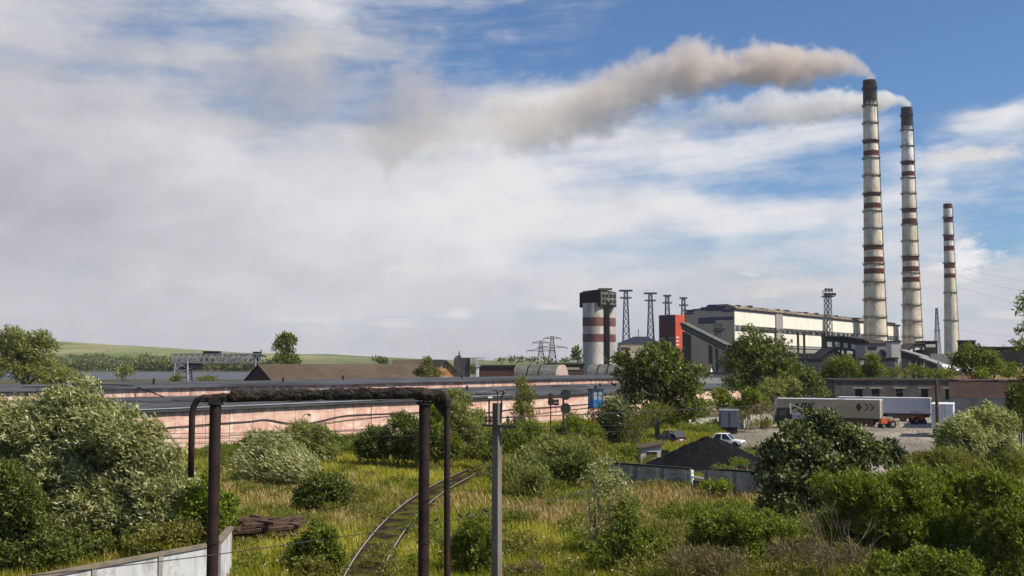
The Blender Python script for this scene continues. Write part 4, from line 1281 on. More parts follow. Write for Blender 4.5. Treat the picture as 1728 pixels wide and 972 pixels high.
# ---- truss conveyor galleries
def gallery(pts, h, w, lab, panels=True, roofm='gallery_dark', legs=True, base=None):
    P = [at(*p) for p in pts]; c0 = Vector((P[0].x, P[0].y, 0))
    o = thing('conveyor_gallery', lab, 'conveyor gallery', c0, 0, 'conveyor galleries of the power station')
    for a, b in zip(P, P[1:]):
        a = a - c0; b = b - c0
        d_ = Vector((b.x - a.x, b.y - a.y, 0)).normalized(); n = Vector((d_.y, -d_.x, 0))
        if n.y > 0: n = -n
        def slab(h0, h1, off, wd, name, m, f0=0, f1=1, slant=0.0):
            A = a.lerp(b, f0); B = a.lerp(b, f1); vs = []
            for p, sh in ((A, 0), (B, 0)):
                for s, hh in ((off, h0), (off, h1), (off - wd, h1), (off - wd, h0)): vs.append(p + n * s + Vector((0, 0, hh)))
            return MB().add(vs, [(0, 1, 2, 3), (7, 6, 5, 4), (0, 4, 5, 1), (1, 5, 6, 2), (2, 6, 7, 3), (3, 7, 4, 0)]).build(name, m, o)
        slab(-h, 0, 0, w, 'gallery', 'black_steel')
        slab(.02, .5, .5, w + 1, 'roof', roofm)
        if panels:
            L = (b - a).length; k = max(2, int(L / 3.4))
            for i in range(k):
                slab(-h * .80, -h * .42, .15, .25, 'window_panel', 'gallery_light', (i + .18) / k, (i + .72) / k)
        if legs:
            for f in (.1, .5, .9):
                p = a.lerp(b, f)
                if p.z > h + 2:
                    m = MB()
                    for s in (0, -w): m.bar(Vector((p.x, p.y, 0)) + n * s, Vector((p.x, p.y, p.z - h)) + n * s, .7)
                    m.bar(Vector((p.x, p.y, 1)), Vector((p.x, p.y, p.z - h)) + n * -w, .35)
                    m.build('trestle', 'gallery_dark', o)
    return o
gallery([(1393, 568, 440), (1421, 569, 440), (1461, 575, 430), (1508, 603, 405)], 5.2, 6, 'long dark truss conveyor gallery bending down to the right below the nearest chimney')
gallery([(1526, 592, 450), (1541, 581, 455), (1568, 580, 460)], 3.8, 4, 'short dark truss gallery rising to the hut right of the middle chimney')
gallery([(1520, 592, 400), (1560, 604, 385), (1604, 620, 360)], 2.6, 1.6, 'plain conveyor gallery sloping down to the right with a pale roof line', panels=False, roofm='panel_grey', legs=False)
def flatbox(name, lab, cat, x0, x1, ytop, d, depth, m, roofm='roof_edge', rz=0.0, ybase=None, group=None, openings=(), rooft=.5):
    a = at(x0, 612, d); b = at(x1, 612, d); H = zat(ytop, d)
    o = thing(name, lab, cat, (a.x, d, 0), rz, group)
    W_ = b.x - a.x
    MB().box(0, W_, 0, depth, 0, H - rooft).build('wall', m, o)
    MB().box(-.3, W_ + .3, -.3, depth + .3, H - rooft + .01, H).build('roof', roofm, o)
    for (xa, xb, ya, yb, nm, mm) in openings:
        MB().box(at(xa, 612, d).x - a.x, at(xb, 612, d).x - a.x, -.12, .05, zat(yb, d), zat(ya, d)).build(nm, mm, o)
    return o
flatbox('transfer_hut', 'black hut with a low roof at the end of the short gallery', 'hut', 1560, 1583, 575, 458, 10, 'black_steel', openings=[(1563, 1579, 581, 586, 'window', 'gallery_light')])
flatbox('transfer_tower', 'small brown transfer tower under the short gallery', 'tower', 1553, 1568, 590, 452, 6, 'gallery_dark')
flatbox('concrete_block_house', 'grey concrete building at the foot of the nearest chimney', 'building', 1461, 1507, 579, 415, 12, 'panel_grey', openings=[(1465, 1480, 585, 590, 'window', 'dark_opening')])
flatbox('concrete_tower', 'narrow beige concrete tower where the long gallery ends', 'tower', 1505, 1521, 575, 402, 6, 'silo_white')
flatbox('long_coal_store', 'long black coal store on the right beyond the round trees', 'store', 1646, 1790, 585, 450, 6, 'soot', openings=[(1672, 1680, 588, 610, 'window', 'glass_dark')])
flatbox('coal_store_tower', 'higher black end block of the coal store with a slightly pitched roof', 'store', 1621, 1647, 574, 446, 2.5, 'soot')
flatbox('low_plant_building', 'low dark plant building behind the row of concrete fence posts', 'building', 1425, 1515, 603, 370, 6, 'hall_dark', openings=[(1435, 1440, 610, 616, 'window', 'gallery_light'), (1452, 1458, 608, 615, 'window', 'gallery_light'), (1470, 1474, 608, 615, 'window', 'gallery_light')])
flatbox('low_plant_building', 'wide low dark building between the chimneys and the red brick annex', 'building', 1520, 1625, 605, 480, 5, 'hall_dark')
def baffle_fence(x0, x1, yt, d, lab):
    a = at(x0, 612, d); H = zat(yt, d); W_ = at(x1, 612, d).x - a.x
    o = thing('concrete_fence', lab, 'fence', (a.x, d, 0), 0)
    n = 16
    for i in range(n): MB().box(W_ * i / n, W_ * (i + .8) / n, 0, .4, 0, H).build('panel', 'panel_grey', o)
    MB().box(0, W_, .41, .8, 0, H - .5).build('rail', 'gallery_dark', o)
baffle_fence(1571, 1622, 597, 440, 'row of tall grey concrete fins below the third chimney')
# dark gabled sheds
def front_gable(lab, xl, xr, yap, yeave, d, depth, m, mr_):
    a = at(xl, 612, d); W_ = at(xr, 612, d).x - a.x
    o = thing('gabled_shed', lab, 'shed', (a.x, d, 0), 0)
    e, r_ = zat(yeave, d), zat(yap, d)
    MB().prism([(0, 0), (W_, 0), (W_, e), (W_ * .5, r_), (0, e)], 'y', 0, depth).build('wall', m, o)
    mb = MB()
    for s in (0, 1):
        x0 = -.4 if s == 0 else W_ + .4
        vs = [(x0, -.5, e - .1), (W_ / 2, -.5, r_ + .15), (W_ / 2, depth, r_ + .15), (x0, depth, e - .1)]
        vs += [(x, y, z + .3) for x, y, z in vs]
        mb.add(vs, [(0, 1, 2, 3), (7, 6, 5, 4), (0, 4, 5, 1), (1, 5, 6, 2), (2, 6, 7, 3), (3, 7, 4, 0)])
    mb.build('roof', mr_, o)
front_gable('dark grey shed with a steep gable below the long truss gallery', 1386, 1428, 589, 605, 350, 14, 'hall_dark', 'soot')
flatbox('low_shed', 'low dark slate shed left of the steep gabled shed', 'shed', 1352, 1388, 604, 345, 10, 'hall_dark')
# red brick annex with white roof and yellow wall at the right
gable_house('brick_annex', 'small red brick annex with a white roof among the trees at right', 'building', at(1598, 612, 300).xy.to_3d(), 0, 7.5, 6, zat(624, 300), zat(615, 300), 'brick_orange', 'paint_white')
flatbox('yellow_wall', 'low ochre wall in front of the black coal store', 'wall', 1668, 1730, 613, 330, 1.2, 'yellow_wall', 'yellow_wall', rooft=.2)

# row of concrete posts with wires behind the grey workshop
d = 215
proto = None
for i, (x, yt) in enumerate([(1452, 608), (1461, 606), (1511, 610), (1519, 613), (1535, 611), (1545, 613), (1559, 612), (1583, 612), (1606, 613), (1624, 613), (1640, 616)]):
    p = at(x, 612, d + i * 3); H = zat(yt, d + i * 3)
    lab = 'slim concrete post in the row behind the grey workshop, number %s from the left' % ['one', 'two', 'three', 'four', 'five', 'six', 'seven', 'eight', 'nine', 'ten', 'eleven'][i]
    lab = lab.replace('number one from the left', 'leftmost of the row').replace('number two from the left', 'second from the left').replace('number three from the left', 'third from the left').replace('number four from', 'fourth from').replace('number five from', 'fifth from').replace('number six from', 'sixth from').replace('number seven from', 'seventh from').replace('number eight from', 'eighth from').replace('number nine from', 'ninth from').replace('number ten from the left', 'second from the right').replace('number eleven from the left', 'rightmost')
    mb = MB().box(-.17, .17, -.17, .17, -.1, H); mb.bar((0, 0, H - .1), (.0, -.5, H + .4), .12)
    mb.build('fence_post', 'concrete', label=lab, cat='post', group='posts behind the workshop').location = (p.x, p.y, 0)

# ================================================================== MIDDLE DISTANCE, LEFT
# gantry crane
def crane():
    d = 400; s = d / FPX
    a = at(291, 612, d); o = thing('gantry_crane', 'grey lattice gantry crane with a long truss girder near the reservoir', 'crane', (a.x, d, 0))
    zt, zb = zat(597.5, d), zat(611.5, d); L = 149 * s
    mb = MB()
    for y in (-1.3, 1.3):
        mb.bar((0, y, zt), (L, y, zt), .45); mb.bar((0, y, zb), (L, y, zb), .45)
        n = 16
        for i in range(n):
            x0, x1 = L * i / n, L * (i + 1) / n; xm = (x0 + x1) / 2
            mb.bar((x0, y, zb), (xm, y, zt), .3); mb.bar((xm, y, zt), (x1, y, zb), .3); mb.bar((x0, y, zb), (x0, y, zt), .2)
    for i in range(9):
        x_ = L * i / 8; mb.bar((x_, -1.3, zt), (x_, 1.3, zt), .25); mb.bar((x_, -1.3, zb), (x_, 1.3, zb), .25)
    mb.build('girder', 'grey_steel', o)
    for (x0, x1) in ((1, 31 * s), (139 * s, 145 * s)):
        m = MB(); n = 4; H = zb
        for y in (-3, 3):
            m.bar((x0, y, 0), (x0 + .6, y * .4, H + 1), .5); m.bar((x1, y, 0), (x1 - .9, y * .4, H + 1), .5)
            for k in range(n):
                z0, z1 = H * k / n, H * (k + 1) / n
                m.bar((x0, y * (1 - .6 * k / n), z0), (x1 - .5, y * (1 - .6 * (k + 1) / n), z1), .3); m.bar((x1 - .3, y * (1 - .6 * k / n), z0), (x0 + .3, y * (1 - .6 * (k + 1) / n), z1), .3)
        for k in range(1, n + 1):
            z0 = H * k / n; f = 1 - .6 * k / n
            for x_ in (x0, x1): m.bar((x_, -3 * f, z0), (x_, 3 * f, z0), .3)
        m.build('leg', 'grey_steel', o)
    MB().box(53 * s, 80 * s, -1.6, 1.6, zt + .25, zt + 1.1).build('trolley', 'rust_pipe', o)
    MB().box(4, 11, -1.2, 1.0, zb - 2.8, zb - .3).build('cabin', 'black_steel', o)
    m = MB().box(136 * s, 147 * s, -1, 1, zt - 2.5, zt + .9); m.bar((143 * s, 0, zt), (158 * s, 0, zt - 1), .5); m.bar((149 * s, 0, zt), (149 * s, 0, zt + 1.6), .35); m.build('winch_house', 'black_steel', o)
crane()

# long brown roofed shed
rz = R(42)
p = at(462, 612, 228)
gable_house('long_shed', 'long low shed with a brown slate roof and dark brick gable', 'shed', (p.x, 228, 0), rz, 44, 12.5, zat(642.5, 228), zat(614.5, 232.5), 'brick_dark', 'roof_slate', 'brick_dark',
            openings=[('gable', 5.0, 7.4, 6.0, 7.4, 'loft_door', 'dark_opening')])
# yellow brick house with gable to the right
p = at(672, 612, 262)
def brick_house():
    d = 262
    o = thing('brick_house', 'orange brick house with a yellow gable, attic window and brown roof', 'house', (at(737, 612, d).x, d, 0), 0)
    s = d / FPX; W_ = 31 * s; e, r_ = zat(621, d), zat(607, d); dep = 9
    yaw = R(0)
    # gable faces camera-right; body stretches back left
    o.rotation_euler = (0, 0, R(16))
    MB().box(0, W_, 0, 22, 0, e - .6).build('wall', 'brick_orange', o)
    MB().prism([(0, e - .6), (W_, e - .6), (W_, e - .2), (W_ / 2, r_ - .2), (0, e - .2)], 'y', .02, .5).build('gable', 'brick_yellow', o)
    mb = MB()
    for sx in (0, 1):
        x0 = -.7 if sx == 0 else W_ + .7; zz = e - .2 - .6
        vs = [(x0, -.6, zz), (W_ / 2, -.6, r_), (W_ / 2, 22, r_), (x0, 22, zz)]
        vs += [(x, y, z - .3) for x, y, z in vs]
        mb.add(vs, [(0, 1, 2, 3), (7, 6, 5, 4), (0, 4, 5, 1), (1, 5, 6, 2), (2, 6, 7, 3), (3, 7, 4, 0)])
    mb.build('roof', 'roof_slate', o)
    w = MB().box(W_ * .36, W_ * .62, -.08, .1, e + .1, e + 1.3).build('window', 'glass_dark', o)
    fr = MB().bar((W_ * .49, -.1, e + .1), (W_ * .49, -.1, e + 1.3), .08); fr.bar((W_ * .36, -.1, e + .75), (W_ * .62, -.1, e + .75), .08); fr.build('frame', 'concrete_pale', w)
    w = MB().lathe([(.01, 0), (.01, 0)], 4) if False else None
    mb = MB(); n = 9
    arch = [(W_ * .5 + 1.3 * math.cos(math.pi * k / n), e - 3.1 + 1.2 * math.sin(math.pi * k / n)) for k in range(n + 1)]
    mb.prism([(W_ * .5 - 1.3, e - 4.6)] + arch[::-1] + [(W_ * .5 + 1.3, e - 4.6)], 'y', -.08, .1); mb.build('window', 'concrete_pale', o)
brick_house()
gable_house('long_shed', 'second brown roofed shed behind, running up to the orange brick house', 'shed', at(664, 612, 285).xy.to_3d(), R(4), 12.5, 9, zat(616, 285), zat(606.5, 289), 'brick_dark', 'roof_slate')
# concrete blocks
def concrete_blocks():
    d = 330; s = d / FPX
    o = thing('concrete_plant', 'grey concrete plant block with machinery on top right of the brick house', 'building', (at(766, 612, d).x, d, 0))
    MB().box(0, 27 * s, 0, 6, 0, zat(603.5, d)).build('wall', 'grey_block', o)
    MB().box(27.2 * s, 39 * s, -.6, 5, 0, zat(603, d)).build('tower_wall', 'concrete_pale', o)
    m = MB().box(2 * s, 12 * s, 1, 3, zat(603.5, d), zat(600, d)); m.box(7 * s, 10 * s, 1, 2, zat(603, d), zat(596, d)); m.bar((8 * s, 1, zat(600, d)), (9 * s, 1, zat(592, d)), .3); m.build('hopper', 'grey_steel', o)
    m = MB().bar((39 * s, 0, zat(604, d)), (52 * s, 0, zat(604, d)), .18); m.bar((39 * s, 0, zat(608, d)), (50 * s, 0, zat(608, d)), .18)
    for k in range(4): m.bar(((39 + k * 3.5) * s, 0, zat(604, d)), ((39 + k * 3.5) * s, 0, zat(608, d)), .12)
    m.build('walkway', 'grey_steel', o)
concrete_blocks()
flatbox('brown_shed', 'long rusty brown sheet metal shed behind the warehouse roof', 'shed', 806, 868, 616, 262, 18, 'brick_dark', 'roof_edge')
flatbox('white_wall', 'narrow white wall end at the left of the brown shed', 'wall', 804, 808, 617, 258, 2, 'paint_white', 'paint_white', rooft=.2)
flatbox('brown_shed', 'low dark boarded shed between the two vaulted stores', 'shed', 925, 985, 613, 275, 10, 'roof_slate', 'roof_edge', openings=[(940, 978, 620, 624, 'board', 'panel_beige')])
def vault(lab, x0, x1, yt, d, rz):
    s = d / FPX; a = at(x0, 612, d); W_ = (x1 - x0) * s; H = zat(yt, d)
    o = thing('vaulted_store', lab, 'store', (a.x, d, 0), rz, 'vaulted stores behind the warehouse')
    n = 14; base = H - 3.6; R_ = 6.2
    arc = [(R_ * (1 - math.cos(math.pi * k / n)), base + 3.6 * math.sin(math.pi * k / n)) for k in range(n + 1)]
    MB().prism([(0, 0)] + arc + [(R_ * 2, 0)], 'x', 0, W_).build('vault', 'concrete_dark', o)
    mat('vault_end', (.42, .36, .31), .95, .15, .6, (.5, .25, .18), .4, .4)
    for k in (.28, .56):
        b = [(y, z + .12) for y, z in arc]
        MB().prism([(y, z) for y, z in arc] + b[::-1], 'x', W_ * k, W_ * k + .25).build('rib', 'soot', o)
    MB().prism([(0.0, 0)] + [(y, z - .0) for y, z in arc] + [(R_ * 2, 0)], 'x', W_ + .02, W_ + .9).build('end_wall', 'vault_end', o)
    return o
vault('left grey barrel vaulted store with a pale end wall behind the warehouse', 868, 938, 615.5, 262, R(-14))
vault('right grey barrel vaulted store, nearer the big dark tree', 990, 1048, 615, 262, R(-14))
gable_house('small_gable_house', 'small white walled shed with beige roof right of the big tree', 'shed', at(1151, 612, 300).xy.to_3d(), R(-25), 7.5, 5.5, zat(628, 300), zat(614, 300), 'paint_white', 'roof_slate')
flatbox('low_flat_shed', 'low flat shed with a pink wall just above the right end of the warehouse', 'shed', 1110, 1222, 628, 268, 8, 'concrete_pale', 'roof_edge')
# ================================================================== YARD BUILDINGS
def workshop():
    d = 186
    a = at(1408, 612, d); W_ = at(1612, 612, d).x - a.x; H = zat(643, d)
    o = thing('workshop', 'unfinished long grey block workshop with five empty window openings behind the trailers', 'workshop', (a.x, d, 0), 0)
    z0, z1 = zat(674, d), zat(656, d)
    wins = [(1442, 1454), (1470, 1483), (1511, 1522.5), (1553, 1565), (1594, 1601)]
    X = [at(w[0], 612, d).x - a.x for w in wins]; X2 = [at(w[1], 612, d).x - a.x for w in wins]
    mb = MB(); mb.box(0, W_, 0, .4, 0, z0); mb.box(0, W_, 0, .4, z1, H)
    xs = [0] + [v for p in zip(X, X2) for v in p] + [W_]
    for i in range(0, len(xs), 2): mb.box(xs[i] + (.0 if i == 0 else .003), xs[i + 1] - .003, 0, .4, z0 + .003, z1 - .003)
    mb.build('front_wall', 'grey_block', o)
    MB().box(0, W_, 3.6, 12, 0, H - .3).build('rear_wall', 'grey_block', o)
    MB().box(0, .38, .42, 3.55, 0, H - .3).build('side_wall', 'grey_block', o)
    MB().box(-.2, W_ + .2, -.25, 12.3, H + .01, H + .3).build('roof', 'gallery_dark', o)
    for x0, x1 in zip(X, X2):
        MB().box(x0 - .5, x1 + .6, -.05, .3, z1 + .02, z1 + .28).build('lintel', 'concrete', o)
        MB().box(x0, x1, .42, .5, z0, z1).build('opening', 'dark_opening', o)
workshop()
def brick_shed():
    d = 148
    a = at(1600, 612, d); H = zat(641.5, d); zs = zat(671, d)
    W_ = 15.0
    o = thing('brick_shed', 'large shed at right with red brick upper wall over grey concrete blocks', 'shed', (a.x, d, 0), R(-23))
    m = bpy.data.materials.new('old_brick'); m.use_nodes = True
    t = NT(m.node_tree); v = t.n('ShaderNodeTexCoord').outputs['Object']
    x, y, z = t.sep(v)
    br = t.n('ShaderNodeTexBrick'); t.put(br.inputs['Vector'], t.comb(x, z, 0)); br.inputs['Scale'].default_value = 1; br.inputs['Brick Width'].default_value = .5; br.inputs['Row Height'].default_value = .16
    br.inputs['Mortar Size'].default_value = .015
    br.inputs['Color1'].default_value = (.36, .165, .095, 1); br.inputs['Color2'].default_value = (.44, .235, .14, 1); br.inputs['Mortar'].default_value = (.22, .18, .15, 1)
    c = t.mix(t.mr(t.noise(v, .5, 6, .7), .45, .65, 0, .7, True), br.outputs[0], (.19, .15, .12, 1))
    b = t.n('ShaderNodeBsdfPrincipled'); t.put(b.inputs['Base Color'], c); b.inputs['Roughness'].default_value = .95
    oo = t.n('ShaderNodeOutputMaterial'); t.put(oo.inputs[0], b.outputs[0]); MAT['old_brick'] = m
    mat('block_wall', (.25, .235, .215), .95, .15, .5, (.15, .14, .13), .7, .35, bump=.3)
    MB().box(0, W_, 0, .5, zs, H - .2).build('brick_wall', 'old_brick', o)
    n = 4; mb = MB()
    for j in range(3):
        z0 = zs * j / 3; z1 = zs * (j + 1) / 3 - .03
        for i in range(5):
            mb.box(W_ * i / 5 + .015, W_ * (i + 1) / 5 - .015, -.04 + .02 * ((i + j) % 2), .5, z0, z1)
    mb.build('block_wall', 'block_wall', o)
    MB().box(0, W_, .52, 14, 0, H - .25).build('core', 'grey_block', o)
    rnd = random.Random(8); mb = MB(); x_ = -.1
    while x_ < W_: w = rnd.uniform(.5, 1.6); mb.box(x_, x_ + w - .02, -.15, 1.0, H - .19, H + rnd.uniform(-.1, .12)); x_ += w
    mb.build('coping', 'brick_dark', o)
    MB().box(-.1, W_, 1.05, 14.2, H - .2, H - .05).build('roof', 'gallery_dark', o)
    s = d / FPX
    for (x0, x1) in ((82, 90), (95, 101)):
        w = MB().box(x0 * s, x1 * s, -.08, -.02, zat(714, d), zat(690, d)).build('window', 'dark_opening', o)
        f = MB()
        for k in range(3): f.bar((lp(x0, x1, k / 2) * s, -.12, zat(714, d)), (lp(x0, x1, k / 2) * s, -.12, zat(690, d)), .07)
        f.build('grille', 'grey_steel', w)
    MB().box(104 * s, W_, -.3, -.06, 0, zat(680, d)).build('brick_pier', 'old_brick', o)
brick_shed()

# ================================================================== VEHICLES
def wheel(parent, x, y, r, w=.28, rust=False):
    root = MB().tube([(x, y - w / 2, r), (x, y + w / 2, r)], r, 18).build('wheel', 'dusty_rubber' if rust else 'rubber', parent)
    MB().tube([(x, y - w / 2 - .02, r), (x, y + w / 2 + .02, r)], r * .5, 12).build('rim', 'grey_steel', root)
def semitrailer(x, y, d, rz, L, H, mbody, lab, logo=False, floor=1.15, floor2=None):
    """right rear corner placed at the picture point; local x from rear end (0) to front (-L)"""
    c = at(x, 612, d)
    o = thing('semitrailer', lab, 'trailer', (c.x, d, 0), rz, 'semi trailers in the yard')
    fl = floor
    MB().box(-L, 0, 0, 2.5, fl, H).build('box_body', mbody, o, bevel=.03)
    MB().box(-L - .05, .05, -.05, 2.55, H + .002, H + .09).build('roof_rim', 'paint_white', o)
    for xx in (-L + .06, -.06): MB().box(xx - .08, xx + .08, -.045, -.002, fl + .02, H - .02).build('corner_post', 'gallery_light', o)
    MB().box(-L, .02, -.05, 2.55, fl - .12, fl - .004).build('side_rail', 'trim_dark', o)
    MB().box(-L + .3, -.2, .6, 1.9, fl - .55, fl - .13).build('chassis', 'trim_dark', o)
    for i in range(3):
        for yy in (.25, 2.25): wheel(o, -1.4 - i * 1.32, yy, .5, .34, True)
    MB().box(-L + 2.6, -L + 2.75, .3, .45, .1, fl - .13).build('landing_leg', 'trim_dark', o)
    MB().box(-L + 2.6, -L + 2.75, 2.0, 2.15, .1, fl - .13).build('landing_leg', 'trim_dark', o)
    MB().box(-5.5, -1, -.02, .1, fl - .75, fl - .14).build('side_guard', 'dusty_rubber', o)
    # rear doors
    for s in (0, 1):
        dr = MB().box(.004, .05, .06 + s * 1.22, 1.22 + s * 1.22, fl + .08, H - .08).build('rear_door', 'paint_white' if not logo else 'panel_white', o)
        m = MB()
        for k in (.35, .8): m.bar((.09, .06 + s * 1.22 + k, fl + .1), (.09, .06 + s * 1.22 + k, H - .1), .05)
        m.build('lock_rod', 'grey_steel', dr)
    for yy in (.15, 2.2): MB().box(.052, .09, yy, yy + .22, fl - .36, fl - .16).build('tail_light', 'lamp_red', o)
    return o
T1 = semitrailer(1483, 717, 152, R(-27), 14.6, 3.75, 'trailer_beige', 'long beige curtain sided trailer with black logo and chevrons, nearest in the yard', True)
text_mesh('АДК', 1.35, 'paint_black', T1, loc=(-10.9, -.06, 2.2), shear=.35, ext=.015)
em = MB(); cx, cz, w, h = -2.9, 2.75, .42, .62
em.prism([(cx - w, cz), (cx, cz - h), (cx + w, cz), (cx, cz + h)], 'y', -.05, -.02)
for k in (0, .72):
    x0 = cx + .75 + k
    em.prism([(x0, cz + .55), (x0 + .5, cz), (x0, cz - .55), (x0 + .18, cz - .55), (x0 + .68, cz), (x0 + .18, cz + .55)], 'y', -.05, -.02)
em.build('emblem', 'trim_dark', T1)
semitrailer(1568, 713, 164, R(-25), 13.6, 3.6, 'trailer_white', 'long plain white trailer behind the beige one, in front of the grey workshop', floor=1.25)

def box_truck(x, d, w, ztop, zfl, rz, mbody, lab, L=7.5, cab='paint_grey'):
    c = at(x, 612, d)
    o = thing('box_truck', lab, 'truck', (c.x, d, 0), rz)
    b = MB().box(0, w, 0, L, zfl, ztop).build('box_body', mbody, o, bevel=.03)
    MB().box(-.04, w + .04, -.04, L + .04, ztop + .003, ztop + .07).build('roof_rim', 'paint_white' if mbody != 'paint_slate' else 'paint_grey', o)
    for s in (0, 1):
        dr = MB().box(.06 + s * w / 2, w / 2 - .02 + s * w / 2 - .04, -.05, -.004, zfl + .08, ztop - .08).build('rear_door', mbody, o)
        MB().bar((.3 + s * w / 2, -.08, zfl + .1), (.3 + s * w / 2, -.08, ztop - .1), .04).build('lock_rod', 'grey_steel', dr)
    MB().box(.2, w - .2, .3, L, zfl - .5, zfl - .01).build('chassis', 'trim_dark', o)
    MB().box(.05, w - .05, -.1, .05, zfl - .75, zfl - .55).build('bumper', 'trim_dark', o)
    for yy in (1.2, L + 1.0):
        for xx in (.25, w - .25):
            rt = MB().tube([(xx - .16, yy, .48), (xx + .16, yy, .48)], .48, 18).build('wheel', 'rubber', o)
            MB().tube([(xx - .18, yy, .48), (xx + .18, yy, .48)], .24, 12).build('rim', 'grey_steel', rt)
    for xx in (.1, w - .3): MB().box(xx, xx + .2, -.13, -.101, zfl - .74, zfl - .57).build('tail_light', 'lamp_red', o)
    MB().prism([(L + .2, .6), (L + 2.1, .6), (L + 2.1, 1.6), (L + 1.6, 2.5), (L + .2, 2.5)], 'x', .1, w - .1).build('cab', cab, o, bevel=.05)
    return o
box_truck(1569, 131, 2.5, 4.0, 1.05, R(-24), 'trailer_white', 'white box truck seen from behind beside the brick shed', 6.5)
box_truck(1212.5, 137, 2.35, 2.95, .85, R(-12), 'paint_slate', 'blue grey box truck seen from behind near the white car', 4.5)

def car(x, d, rz, L, H, mbody, lab, name='parked_car', wreck=False):
    c = at(x, 612, d)
    o = thing(name, lab, 'car', (c.x, d, 0), rz)
    Wd = 1.6; wl = .78 * (H / 1.42)     # waist
    # lower body: sections along x
    prof = [(-L / 2, .38, wl - .10, .88), (-L / 2 + .12, .28, wl - .02, .97), (-L / 2 + 1.0, .24, wl + .02, 1.0), (0, .24, wl + .03, 1.0), (L / 2 - 1.1, .24, wl - .0, 1.0), (L / 2 - .15, .28, wl - .07, .96), (L / 2, .38, wl - .14, .88)]
    mb = MB()
    for (xx, z0, z1, k) in prof:
        w = Wd / 2 * k
        mb.v += [(xx, -w * .94, z0), (xx, -w, (z0 + z1) / 2), (xx, -w * .93, z1), (xx, w * .93, z1), (xx, w, (z0 + z1) / 2), (xx, w * .94, z0)]
    for i in range(len(prof) - 1):
        for k in range(6):
            a = i * 6 + k; b = i * 6 + (k + 1) % 6; mb.f.append((a, b, b + 6, a + 6))
    mb.f.append((5, 4, 3, 2, 1, 0)); n0 = (len(prof) - 1) * 6; mb.f.append(tuple(n0 + k for k in range(6)))
    body = mb.build('body', mbody, o, smooth=False, bevel=.03)
    # cabin: glass volume and a roof on pillars
    cab = [(-L / 2 + .75, wl), (-L / 2 + 1.2, H - .07), (L * .08, H - .07), (L * .22, wl)]
    g_ = MB(); wb, wt = Wd * .455, Wd * .39
    vs = [(cab[0][0], -wb, cab[0][1]), (cab[3][0], -wb, cab[3][1]), (cab[3][0], wb, cab[3][1]), (cab[0][0], wb, cab[0][1]),
          (cab[1][0], -wt, cab[1][1]), (cab[2][0], -wt, cab[2][1]), (cab[2][0], wt, cab[2][1]), (cab[1][0], wt, cab[1][1])]
    g_.add(vs, [(3, 2, 1, 0), (4, 5, 6, 7), (0, 1, 5, 4), (1, 2, 6, 5), (2, 3, 7, 6), (3, 0, 4, 7)])
    g_.build('window', 'glass_dark', o)
    MB().box(cab[1][0] - .05, cab[2][0] + .05, -wt - .02, wt + .02, H - .068, H).build('roof', mbody, o, bevel=.03)
    p = MB()
    for s in (-1, 1):
        p.bar((cab[0][0], s * (wb + .005), wl), (cab[1][0], s * (wt + .005), H - .05), .10); p.bar((cab[3][0], s * (wb + .005), wl), (cab[2][0], s * (wt + .005), H - .05), .07)
        p.bar((-.25, s * (wb + .005), wl), (-.22, s * (wt + .005), H - .05), .08)
    p.build('pillar', mbody, o)
    for xx in (-L / 2 + .75, L / 2 - .75):
        for s in (-1, 1):
            rt = MB().tube([(xx, s * Wd / 2 - .1, .3), (xx, s * Wd / 2 + .02, .3)], .30, 18).build('wheel', 'rubber', o)
            MB().tube([(xx, s * Wd / 2 - .1, .3), (xx, s * (Wd / 2) + .04 * s, .3)], .17, 12).build('hubcap', 'grey_steel', rt)
    for s in (-.58, .58):
        MB().tube([(L / 2 - .02, s, wl - .28), (L / 2 + .03, s, wl - .28)], .10, 12).build('headlight', 'paint_white', o)
        MB().box(-L / 2 - .03, -L / 2 + .01, s - .16, s + .16, wl - .35, wl - .22).build('tail_light', 'lamp_red', o)
    MB().box(L / 2 - .03, L / 2 + .08, -.76, .76, .36, .46).build('bumper', 'grey_steel', o)
    MB().box(-L / 2 - .08, -L / 2 + .03, -.76, .76, .36, .46).build('bumper', 'grey_steel', o)
    MB().box(-L / 2 - .05, -L / 2 - .035, -.26, .26, .50, .62).build('number_plate', 'paint_white', o)
    if not wreck:
        MB().box(L / 2 - .01, L / 2 + .035, -.45, .45, wl - .36, wl - .2).build('grille', 'trim_dark', o)
    return o
car(1222, 117, R(-28), 4.1, 1.42, 'paint_white', 'old white saloon car parked behind the coal heap', 'parked_car')
w = car(1130, 121, R(118), 4.0, 1.45, 'paint_black', 'derelict black car with open boot lid left of the coal heap', 'wrecked_car', True)
MB().add([(-1.95, -.72, .8), (-1.95, .72, .8), (-1.2, .72, 1.5), (-1.2, -.72, 1.5), (-2.0, -.72, .84), (-2.0, .72, .84), (-1.25, .72, 1.55), (-1.25, -.72, 1.55)],
         [(0, 1, 2, 3), (7, 6, 5, 4), (0, 4, 5, 1), (1, 5, 6, 2), (2, 6, 7, 3), (3, 7, 4, 0)]).build('boot_lid', 'trim_dark', w)

